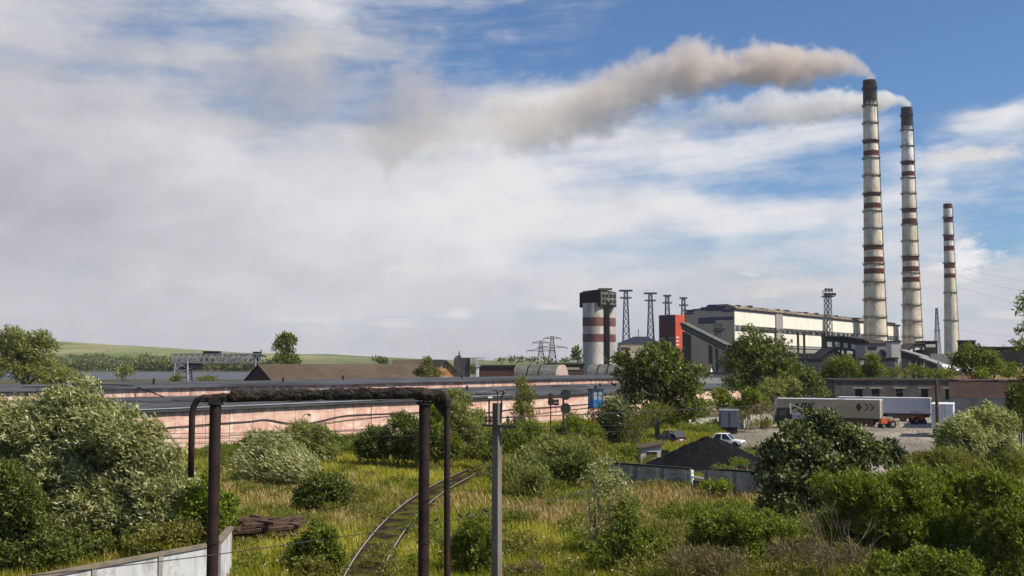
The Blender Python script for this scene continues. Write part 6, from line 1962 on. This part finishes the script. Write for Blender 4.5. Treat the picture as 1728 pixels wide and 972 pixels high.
shrub('tall dark weeds behind the right riser pipe at the bottom edge', [(800, 900, 24, 30), (780, 935, 26, 40), (815, 940, 24, 40), (800, 965, 34, 30)], 46, 'leaf_green', L=.17, W_=.045, cov=5, up=1.0)
shrub('sparse dark weed stalks left of the right gantry post foot', [(700, 955, 12, 14)], 46, 'leaf_green', L=.15, W_=.05, cov=4, up=.9)
# --- centre thicket
tree('slim poplar sapling leaning left in front of the pink wall', [(884, 658, 10, 18), (892, 685, 16, 22), (892, 712, 19, 22), (878, 700, 10, 16), (895, 738, 16, 16)], 112, 'leaf_olive', 896, L=.36, W_=.10, name='poplar_sapling', cat='sapling', wind=(-.6, 0, .7), cov=2.8, tr_r=.06, jit=.5)
shrub('tall light green willow scrub right of the concrete pole', [(860, 745, 30, 26), (905, 748, 30, 26), (850, 775, 30, 26), (880, 790, 34, 24)], 90, 'leaf_green', L=.26, W_=.075, wind=(-.4, 0, .3))
shrub('silver leaved willow scrub below the signals', [(930, 770, 40, 24), (965, 775, 34, 26), (900, 785, 30, 22)], 82, 'leaf_silver_far', L=.28, W_=.075, wind=(-.5, 0, .2), name='willow_shrub')
shrub('green bush between the signals and the blue booth', [(975, 725, 24, 24), (995, 735, 26, 20), (955, 738, 22, 20)], 106, 'leaf_bright', L=.26, W_=.09)
shrub('olive brown scrub beneath the blue booth', [(960, 755, 34, 14), (1000, 760, 34, 18), (1025, 775, 24, 22)], 98, 'leaf_olive', L=.26, W_=.07)
shrub('tangled dark willow bush in the hollow below the silver scrub', [(960, 800, 34, 28), (935, 795, 30, 24), (985, 790, 26, 22)], 76, 'leaf_dark', L=.24, W_=.06, wind=(-.5, 0, .1), name='willow_shrub', cov=5)
shrub('pale reed like weeds at the foot of the willow scrub', [(850, 805, 24, 26), (880, 820, 34, 28), (915, 830, 26, 24)], 71, 'leaf_silver_far', L=.34, W_=.06, wind=(-.3, 0, .6), up=.9, cov=4, name='reeds', cat='reeds')
shrub('yellow green bush left of the guard hut', [(1045, 778, 22, 18), (1030, 790, 26, 16), (1060, 765, 14, 12)], 94, 'leaf_yellow', L=.22, W_=.1)
shrub('dark windblown willow right of the blue booth', [(1056, 705, 20, 18), (1048, 728, 20, 22), (1066, 718, 18, 22), (1050, 752, 22, 16)], 108, 'leaf_glossy', L=.42, W_=.08, wind=(-1.1, 0, .5), name='willow_shrub', jit=.35, spr=1.3)
# --- big tree in the middle
tree('large round dark green tree in front of the red tower', [(1100, 618, 38, 34), (1068, 640, 32, 30), (1140, 645, 42, 36), (1092, 665, 36, 32), (1150, 680, 34, 28), (1110, 695, 34, 24), (1048, 610, 18, 14), (1168, 700, 26, 20), (1128, 612, 26, 22)],
     126, 'leaf_dark', 1108, L=.42, W_=.20, wind=(-.35, 0, .1), cov=4.2, tr_r=.28, fork=.35, maxn=120000)
shrub('dark bushes under the right side of the large round tree', [(1150, 706, 36, 16), (1185, 692, 30, 16), (1115, 716, 30, 16)], 146, 'leaf_green', L=.36, W_=.16)
tree('half bare windblown willow with brown branches left of the black car', [(1092, 708, 28, 22), (1068, 728, 26, 24), (1058, 750, 18, 20), (1118, 700, 18, 16)], 106, 'leaf_olive', 1055, L=.30, W_=.055, name='willow_tree', wind=(.5, 0, .55), cov=1.3, bark='bark_pale', tr_r=.13, fork=.1)
shrub('yellow green bush behind the pale yard wall', [(1218, 672, 14, 14), (1228, 685, 18, 14)], 150, 'leaf_yellow', L=.36, W_=.16)
shrub('bright lime bush beside the large tree behind the pale yard wall', [(1268, 678, 18, 18), (1285, 684, 16, 14), (1258, 692, 18, 12)], 146, 'leaf_yellow', L=.36, W_=.16)
shrub('pale tall grass clump at the left end of the crane truck', [(1290, 702, 20, 12), (1255, 708, 14, 8)], 140, 'leaf_dry', L=.5, W_=.08, up=1.2, cov=3, name='grass_clump', cat='grass clump')
tree('large spreading dark tree left of the truck yard in front of the power station hall', [(1272, 590, 38, 30), (1300, 608, 44, 36), (1255, 625, 32, 32), (1330, 635, 42, 34), (1290, 650, 46, 32), (1360, 655, 30, 26), (1248, 655, 24, 22), (1380, 668, 20, 12), (1340, 668, 36, 20)],
     178, 'leaf_dark', 1300, L=.52, W_=.24, wind=(-.2, 0, .1), cov=4.3, tr_r=.4, fork=.3, maxn=120000)
shrub('pale flowering bush on the near side of the large spreading tree', [(1305, 660, 24, 20), (1330, 655, 16, 14)], 168, 'leaf_silver_far', L=.42, W_=.16, cov=4)
tree('drooping green willow at the left end of the grey workshop', [(1425, 622, 18, 16), (1412, 632, 18, 18), (1440, 630, 14, 16), (1402, 640, 14, 14)], 205, 'leaf_green', 1422, L=.55, W_=.14, name='willow_tree', wind=(-.6, 0, .3), cov=4.5)
tree('second drooping willow, right of the first behind the workshop', [(1475, 618, 14, 14), (1485, 630, 18, 16), (1465, 632, 14, 14)], 206, 'leaf_green', 1480, L=.55, W_=.14, name='willow_tree', wind=(-.6, 0, .4), cov=4.5)
for i, (x, y, r, leaf, lab) in enumerate([(1512, 634, 16, 'leaf_olive', 'olive scrub behind the workshop right of the second willow'), (1545, 630, 16, 'leaf_green', 'green scrub behind the middle of the workshop roof'), (1578, 634, 17, 'leaf_yellow', 'yellowish scrub behind the wooden pole top'),
                                          (1608, 634, 14, 'leaf_olive', 'olive scrub behind the left corner of the brick shed'), (1454, 640, 14, 'leaf_yellow', 'light green weeds on the skyline between the two willows'), (1592, 637, 14, 'leaf_green', 'low green bush just left of the brick shed top')]):
    shrub(lab, [(x, y, r, 9)], 212 + i * 2, leaf, L=.5, W_=.2, cov=4)
tree('round dark tree in front of the black coal store', [(1640, 600, 24, 15), (1625, 612, 18, 14), (1660, 612, 22, 16), (1645, 622, 26, 16)], 205, 'leaf_dark', 1643, L=.5, W_=.25, cov=6)
tree('lighter green tree right of the round dark tree', [(1672, 612, 14, 14), (1682, 626, 16, 13), (1660, 632, 16, 10)], 196, 'leaf_green', 1674, L=.5, W_=.25, cov=5)
shrub('small green bush above the brick shed roof near the right edge', [(1700, 628, 15, 12), (1712, 634, 14, 9)], 200, 'leaf_green', L=.45, W_=.2)
shrub('round yellow green bush peeping over the brick shed', [(1658, 637, 11, 7)], 190, 'leaf_yellow', L=.4, W_=.2)
tree('tall tree at the right edge with only its leafy branch tips in view', [(1752, 508, 30, 24), (1732, 528, 16, 7), (1762, 560, 34, 24), (1752, 592, 34, 18), (1750, 640, 26, 50), (1755, 690, 34, 60)], 62, 'leaf_green', 1785, L=.22, W_=.075, wind=(-.35, 0, -.1), cov=2.6, tr_r=.2)
shrub('dark ivy like bush on the right end of the brick shed', [(1722, 690, 20, 36), (1718, 725, 18, 20)], 92, 'leaf_dark', L=.24, W_=.12, cov=5)
# --- right foreground
shrub('big glossy oval leaved bush in front of the truck yard', [(1392, 722, 34, 28), (1350, 758, 48, 38), (1420, 752, 50, 40), (1465, 775, 34, 34), (1330, 800, 46, 40), (1400, 805, 62, 44), (1310, 775, 26, 24), (1340, 850, 50, 34), (1440, 815, 40, 30), (1400, 850, 44, 30)],
      61, 'leaf_glossy', L=.22, W_=.125, cov=5.6, k=5, wind=(-.35, 0, .15), shell=.6, maxn=120000)
shrub('grey green bush at the right foot of the glossy bush', [(1500, 772, 26, 22), (1515, 785, 18, 14)], 66, 'leaf_glossy', L=.16, W_=.08, cov=5)
shrub('windblown silvery willow bush left of the one at the right edge', [(1630, 735, 30, 26), (1615, 758, 30, 22), (1650, 762, 30, 24)], 78, 'leaf_silver', L=.30, W_=.07, wind=(-.8, 0, .3), name='willow_shrub', jit=.45)
shrub('windblown silvery willow bush at the right edge in front of the brick shed', [(1672, 712, 24, 22), (1690, 735, 32, 28), (1662, 745, 26, 22), (1705, 765, 30, 26)], 80, 'leaf_silver', L=.30, W_=.07, wind=(-.8, 0, .3), name='willow_shrub', jit=.45)
shrub('olive feathery scrub below the wooden pole', [(1560, 792, 34, 18), (1600, 790, 40, 22), (1650, 795, 40, 22), (1700, 800, 40, 26)], 62, 'leaf_olive', L=.24, W_=.05, cov=5, wind=(-.2, 0, .2), up=.7)
hed = [(1425, 850, 50, 40), (1480, 838, 48, 40), (1535, 838, 48, 44), (1590, 842, 46, 44), (1640, 850, 46, 44), (1440, 910, 60, 50), (1510, 915, 60, 50), (1580, 920, 60, 50), (1650, 915, 60, 50)]
shrub('wide bright green willow thicket filling the lower right', hed, 47, 'leaf_green', L=.20, W_=.052, cov=6, wind=(-.35, 0, .3), up=.7, name='willow_thicket', cat='thicket', maxn=170000, shell=.6, stems=9)
shrub('darker green thicket in the lower right corner', [(1700, 850, 46, 50), (1710, 900, 50, 50), (1690, 950, 60, 40), (1640, 960, 50, 30)], 44, 'leaf_green', L=.18, W_=.06, cov=6, name='willow_thicket', cat='thicket', stems=9)
shrub('broad leaved bush at the bottom edge under the willow thicket', [(1560, 955, 50, 26), (1500, 965, 44, 22), (1610, 962, 40, 22)], 40, 'leaf_green', L=.12, W_=.08, cov=5)
shrub('dark rounded willow bush left of the willow thicket at the bottom', [(1250, 890, 48, 36), (1210, 905, 36, 34), (1290, 905, 36, 36), (1250, 930, 60, 34), (1190, 935, 30, 26)], 47, 'leaf_green', L=.20, W_=.055, cov=6, wind=(-.5, 0, .25))
shrub('thin leafy sapling clump with pale drooping tips in mid meadow', [(1012, 790, 14, 16), (1000, 815, 22, 18), (1030, 815, 24, 22), (1012, 850, 26, 30), (1045, 850, 22, 30), (1010, 900, 26, 36), (1050, 900, 24, 34)], 50, 'leaf_silver', L=.20, W_=.05, cov=1.5, wind=(.2, 0, -.25), up=.1, name='sapling_clump', cat='sapling', stems=4, bark='bark_pale')
shrub('green shrub at the foot of the sapling clump', [(1060, 880, 22, 30), (1075, 920, 30, 34), (1030, 935, 34, 28), (1100, 930, 28, 28)], 47, 'leaf_green', L=.15, W_=.06, cov=4.5)
shrub('green weeds on the gap of the concrete fence', [(1205, 828, 20, 10), (1225, 826, 16, 8)], 69, 'leaf_bright', L=.22, W_=.07, up=.9)
shrub('low green weeds at the foot of the pocked fence', [(1170, 870, 40, 16), (1130, 880, 30, 14), (1230, 862, 30, 12)], 58, 'leaf_green', L=.2, W_=.05, up=.9, cov=3)
shrub('tuft of green grass growing on the near side of the coal heap', [(1250, 788, 16, 6)], 82, 'leaf_bright', L=.3, W_=.05, up=1.3, cov=3, name='grass_tuft', cat='grass tuft', base_z=.6)
shrub('dry brown bush at the bottom edge below the dark willow bush', [(1180, 962, 40, 24), (1230, 968, 40, 20), (1150, 958, 24, 18)], 43, 'leaf_dry', L=.28, W_=.022, cov=2.6, wind=(-.2, 0, .2), up=.8, name='dry_bush', cat='dry bush')
shrub('dry brown scrub around the dead branches at the bottom edge', [(1370, 950, 36, 24), (1330, 945, 24, 18), (1440, 955, 36, 22)], 42, 'leaf_dry', L=.28, W_=.022, cov=2.2, up=.8, name='dry_bush', cat='dry bush')
shrub('yellow green tuft right of the dark willow bush at the bottom', [(1335, 905, 24, 16), (1345, 965, 22, 10)], 46, 'leaf_yellow', L=.2, W_=.05, up=.9, cov=4)
shrub('brown dead weeds between the pole and the sapling clump at the bottom', [(900, 965, 26, 12), (870, 972, 20, 10)], 45, 'leaf_dry', L=.16, W_=.03, cov=2.5, up=.9, name='dry_bush', cat='dry bush')
# dead branches
def dead(x, d, h, lab, seed):
    rnd = random.Random(seed); c = at(x, 612, d)
    mb = MB()
    def grow(p, dr, L, r, n):
        q_ = p + dr * L; mb.tube([p, p.lerp(q_, .5) + Vector((rnd.uniform(-.05, .05), rnd.uniform(-.05, .05), 0)) * L, q_], [r, r * .8, r * .55], 6)
        if n == 0: return
        for k in range(rnd.choice((2, 3))):
            nd = (dr + Vector((rnd.uniform(-.6, .6), rnd.uniform(-.5, .5), rnd.uniform(-.1, .3)))).normalized(); grow(q_, nd, L * rnd.uniform(.5, .75), r * .5, n - 1)
    for k in range(5):
        grow(Vector((rnd.uniform(-.5, .5), rnd.uniform(-.3, .3), -.1)), Vector((rnd.uniform(-.4, .4), rnd.uniform(-.3, .3), 1)).normalized(), h * rnd.uniform(.4, .6), .035, 3)
    mb.build('dead_branches', 'bark_pale', label=lab, cat='branches').location = (c.x, d, 0)
dead(1412, 41.5, 3.3, 'bare pinkish brown dead branches standing in front of the willow thicket', 3)
# --- distant trees
tree('big round willow at the left edge behind the warehouse', [(28, 585, 36, 34), (70, 600, 28, 30), (15, 625, 34, 26), (88, 630, 20, 20), (50, 630, 32, 22)], 205, 'leaf_silver_far', 40, L=.6, W_=.20, name='willow_tree', wind=(-.4, 0, .1), cov=4.5, tr_r=.45)
shrub('low bushes right of the big left edge willow', [(112, 637, 14, 12), (128, 643, 12, 9), (90, 645, 20, 8)], 215, 'leaf_silver_far', L=.55, W_=.2)
shrub('small round bush before the lake behind the warehouse roof', [(214, 632, 13, 10)], 330, 'leaf_silver_far', L=.7, W_=.3)
shrub('small bush at the foot of the gantry crane leg', [(297, 642, 9, 7), (352, 642, 16, 4)], 370, 'leaf_olive', L=.7, W_=.3)
tree('upright open crowned poplar behind the long shed', [(474, 582, 9, 12), (491, 582, 10, 12), (482, 572, 7, 7), (484, 597, 13, 10), (478, 610, 18, 8), (495, 609, 10, 6), (468, 590, 6, 8)], 345, 'leaf_green', 483, L=.75, W_=.4, name='poplar_tree', cov=4.5, wind=(-.1, 0, .4), up=.8)
tree('small light green tree in front of the orange brick house', [(722, 620, 12, 12), (716, 632, 13, 10), (735, 634, 12, 8)], 222, 'leaf_olive', 722, L=.5, W_=.2, cov=4)
tree('narrow dark tree at the left foot of the silo', [(975, 594, 6, 9), (974, 606, 8, 8)], 470, 'leaf_dark', 975, L=.9, W_=.5, cov=5)
tree('pointed dark shrub in front of the pale concrete tower', [(799, 623, 4, 5), (798, 630, 5, 5)], 300, 'leaf_dark', 798, L=.5, W_=.25, cov=5)
shrub('rounded grey green tree clump on the skyline behind the long shed', [(640, 610, 13, 4.5), (650, 611, 8, 3.5)], 560, 'leaf_dark', L=1.1, W_=.6, cov=5)
for i, (x, y, r) in enumerate([(865, 609, 9), (880, 609, 7), (897, 611, 10), (925, 611, 9), (955, 611, 10), (845, 611, 9)]):
    shrub(['round skyline shrub above the brown shed roof, left', 'small skyline shrub above the brown shed roof, right', 'skyline shrub just left of the two far pylons', 'skyline shrub at the feet of the two far pylons', 'skyline shrub just left of the narrow dark tree', 'low skyline shrub right of the concrete plant'][i], [(x, y, r, 4)], 520 + i * 12, 'leaf_olive' if i % 2 else 'leaf_dark', L=1.0, W_=.5, cov=4)
# reed and weed fringe between thicket and wall, read as one mass
def fringe():
    rg = np.random.default_rng(77); lob = []
    for i in range(260):
        x = rg.uniform(835, 1060); y = rg.uniform(770, 812) if x < 1010 else rg.uniform(775, 800)
        p = gp(x, y); r = rg.uniform(.4, .9); lob.append((p.x, p.y, r * .5, r, r, r))
    V, T = leaves(lob, .26, .07, cov=2.6, k=5, wind=np.array([-.3, 0, .4]), up=.8, seed=78, maxn=120000)
    o = quad_mesh('undergrowth', V, T, 'leaf_olive'); tag(o, 'mixed olive undergrowth of tall weeds filling the hollow below the blue booth', 'undergrowth', kind='stuff')
    lob = []
    for i in range(330):
        t_ = rg.random(); p = gp(330 + 760 * t_, 776 - 26 * t_ + rg.uniform(-3, 8)); r = rg.uniform(.35, .9); lob.append((p.x, p.y, r * .5, r, r, r))
    V, T = leaves(lob, .26, .07, cov=2.6, k=5, up=.9, seed=79, maxn=60000)
    o = quad_mesh('wall_weeds', V, T, 'leaf_green'); tag(o, 'green weeds growing along the foot of the pink wall', 'weeds', kind='stuff')
    lob = []
    for i in range(420):
        x = rg.uniform(1040, 1740); y = rg.uniform(905, 1000); p = gp(x, y); r = rg.uniform(.3, .7); lob.append((p.x, p.y, r * .5, r, r, r))
    V, T = leaves(lob, .20, .05, cov=2.6, k=5, up=.9, seed=80, maxn=90000)
    o = quad_mesh('ground_cover', V, T, 'leaf_olive'); tag(o, 'low weeds between the shrubs along the bottom right', 'weeds', kind='stuff')
    lob = []
    for i in range(420):
        x = rg.uniform(1395, 1760); p = at(x, 612, rg.uniform(200, 330)); r = rg.uniform(.8, 2.0); lob.append((p.x, p.y, r * .5, r * 1.5, r, r))
    V, T = leaves(lob, .5, .2, cov=2.6, k=5, up=.7, seed=81, maxn=60000)
    o = quad_mesh('scrub', V, T, 'leaf_olive'); tag(o, 'scrub covering the waste ground behind the workshop', 'scrub', kind='stuff')
    lob = []
    for i in range(200):
        if i < 120: p = gp(rg.uniform(1150, 1215), rg.uniform(722, 736))
        else: p = gp(rg.uniform(1243, 1300), rg.uniform(712, 724))
        r = rg.uniform(.3, .8); lob.append((p.x, p.y, r * .4, r, r, r * .9))
    V, T = leaves(lob, .36, .06, cov=2.6, k=5, up=1.1, seed=82, maxn=30000)
    o = quad_mesh('yard_weeds', V, T, 'leaf_yellow'); tag(o, 'yellow green weeds at the back of the yard around the blue grey truck', 'weeds', kind='stuff')
fringe()
mat('coal_dust', (.018, .017, .017), .95, .5, 1.5, (.06, .052, .045), .5, .8, spec=.05)
cc = gp(1200, 797); rr = random.Random(4)
sheet('coal_spill', [Vector((cc.x + (6.6 + rr.uniform(-.7, 1.3)) * math.cos(a / 28 * 2 * math.pi), cc.y + .8 + (5.9 + rr.uniform(-.7, 1.1)) * math.sin(a / 28 * 2 * math.pi), 0)) for a in range(28)], .016, 'coal_dust')
# ================================================================== SMOKE
def plume(name, lab, path, d, dens, colr, s_noise, seed, y_drift=0.0, extent=None):
    """path: (x, y, r, density) along the drift, read in the photograph at distance d; local s = metres to the left of the mouth"""
    P = []
    for (x, y, r, k) in path:
        p = at(x, y, d); P.append((p.x, p.z, r * d / FPX, k))
    X0 = P[0][0]; Smax = X0 - P[-1][0]
    zmin = min(p[1] - p[2] * 1.5 for p in P); zmax = max(p[1] + p[2] * 1.5 for p in P); rmax = max(p[2] for p in P)
    # enclosing mesh: a loose sleeve round the path
    mb = MB(); n = 16; pts = P
    for i, (px, pz, r, k) in enumerate(pts):
        for j in range(n):
            a = 2 * math.pi * j / n
            mb.v.append((px - X0 + (2 if i == 0 else (-2 if i == len(pts) - 1 else 0)), math.cos(a) * r * 1.45, pz + math.sin(a) * r * 1.45))
    for i in range(len(pts) - 1):
        for j in range(n):
            a = i * n + j; b = i * n + (j + 1) % n; mb.f.append((a, b, b + n, a + n))
    mb.f.append(tuple(range(n))[::-1]); mb.f.append(tuple((len(pts) - 1) * n + j for j in range(n)))
    m = bpy.data.materials.new(name); m.use_nodes = True
    t = NT(m.node_tree); v = t.n('ShaderNodeTexCoord').outputs['Object']
    x, y, z = t.sep(v)
    s = t.m('DIVIDE', t.m('MULTIPLY', x, -1.0), Smax)
    zlo, zhi = min(p[1] for p in P), max(p[1] for p in P); kmax = max(p[3] for p in P)
    st = [((X0 - p[0]) / Smax, ((p[1] - zlo) / (zhi - zlo + 1e-6), p[2] / rmax, math.sqrt(p[3] / kmax))) for p in P]
    cr = t.ramp(s, st)
    a, b_, c = t.sep(cr)
    zc = t.m('ADD', t.m('MULTIPLY', a, zhi - zlo), zlo); r = t.m('MULTIPLY', b_, rmax); k = t.m('MULTIPLY', t.m('MULTIPLY', c, c), kmax)
    # billow: shift the axis with low noise
    ns = t.comb(t.m('DIVIDE', x, 1), y, z)
    w = t.noise(t.vm('ADD', ns, (seed * 31, 0, 0)), s_noise * .45, 2, .5, 'Color')
    wx, wy, wz = t.sep(w)
    dy_ = t.m('DIVIDE', t.m('ADD', y, t.m('MULTIPLY', t.m('SUBTRACT', wx, .5), t.m('MULTIPLY', r, .8))), r)
    dz_ = t.m('DIVIDE', t.m('ADD', t.m('SUBTRACT', z, zc), t.m('MULTIPLY', t.m('SUBTRACT', wy, .5), t.m('MULTIPLY', r, .65))), r)
    dist = t.m('SQRT', t.m('ADD', t.m('MULTIPLY', dy_, dy_), t.m('MULTIPLY', dz_, dz_)))
    n1 = t.m('ADD', t.m('MULTIPLY', t.noise(t.vm('ADD', ns, (0, seed * 17, 0)), s_noise, 4, .6), .58), t.m('MULTIPLY', t.noise(t.vm('ADD', ns, (9, seed * 7, 0)), s_noise * 3.3, 4, .62), .42))
    f = t.m('ADD', t.m('SUBTRACT', 1.0, dist), t.m('MULTIPLY', t.m('SUBTRACT', n1, .5), 3.4))
    f = t.mr(f, 0.0, .55, 0, 1, True)
    den = t.m('MULTIPLY', t.m('MULTIPLY', f, k), dens)
    vo = t.n('ShaderNodeVolumePrincipled'); t.put(vo.inputs['Density'], den); vo.inputs['Color'].default_value = (*colr, 1); vo.inputs['Anisotropy'].default_value = .1
    o_ = t.n('ShaderNodeOutputMaterial'); t.put(o_.inputs['Volume'], vo.outputs[0])
    m.cycles.volume_step_rate = 0.11
    m.cycles.homogeneous_volume = False
    MAT[name] = m
    o = mb.build(name, m, label=lab, cat='smoke'); o.location = (X0, d, 0)
    return o
S.cycles.volume_step_rate = 1.0
plume('smoke_plume', 'thick brownish smoke plume trailing left from the tallest chimney', [
    (1472, 132, 9, 1.0), (1462, 122, 12, 1.0), (1440, 112, 21, 1.0), (1400, 106, 32, 1.0), (1350, 112, 38, .95), (1300, 113, 42, .9), (1240, 116, 46, .85), (1180, 122, 48, .75), (1130, 128, 50, .6),
    (1080, 146, 58, .42), (1020, 165, 66, .32), (960, 188, 68, .27), (900, 205, 70, .22), (850, 205, 70, .15), (800, 200, 80, .075), (720, 185, 100, .14), (650, 205, 100, .13), (590, 180, 90, .03), (520, 125, 100, .12), (450, 150, 95, .06), (380, 190, 95, .03), (320, 210, 95, .0)],
    911, .105, (.85, .795, .745), .024, 1)
plume('steam_plume', 'thin white smoke plume trailing left from the middle chimney', [
    (1533, 178, 8, 1.0), (1524, 170, 11, 1.0), (1505, 168, 15, .8), (1470, 170, 24, .8), (1430, 175, 28, .6), (1390, 178, 32, .45), (1330, 184, 36, .35), (1280, 182, 36, .25), (1220, 192, 36, .16), (1150, 205, 38, .07), (1080, 215, 42, .045), (1000, 220, 42, .0)],
    1008, .16, (.97, .96, .94), .034, 5)

# haze: even thin air round everything
hz = MB().box(-3300, 2600, -40, 4600, -1.0 - 2, 290).build('haze', 'ground', label='thin even summer haze in the air over the whole place', cat='haze', kind='stuff')
m = bpy.data.materials.new('haze'); m.use_nodes = True
t = NT(m.node_tree); vo = t.n('ShaderNodeVolumePrincipled'); vo.inputs['Density'].default_value = .00005; vo.inputs['Color'].default_value = (.80, .86, .95, 1)
o_ = t.n('ShaderNodeOutputMaterial'); t.put(o_.inputs['Volume'], vo.outputs[0])
m.cycles.homogeneous_volume = True
hz.data.materials.clear(); hz.data.materials.append(m)
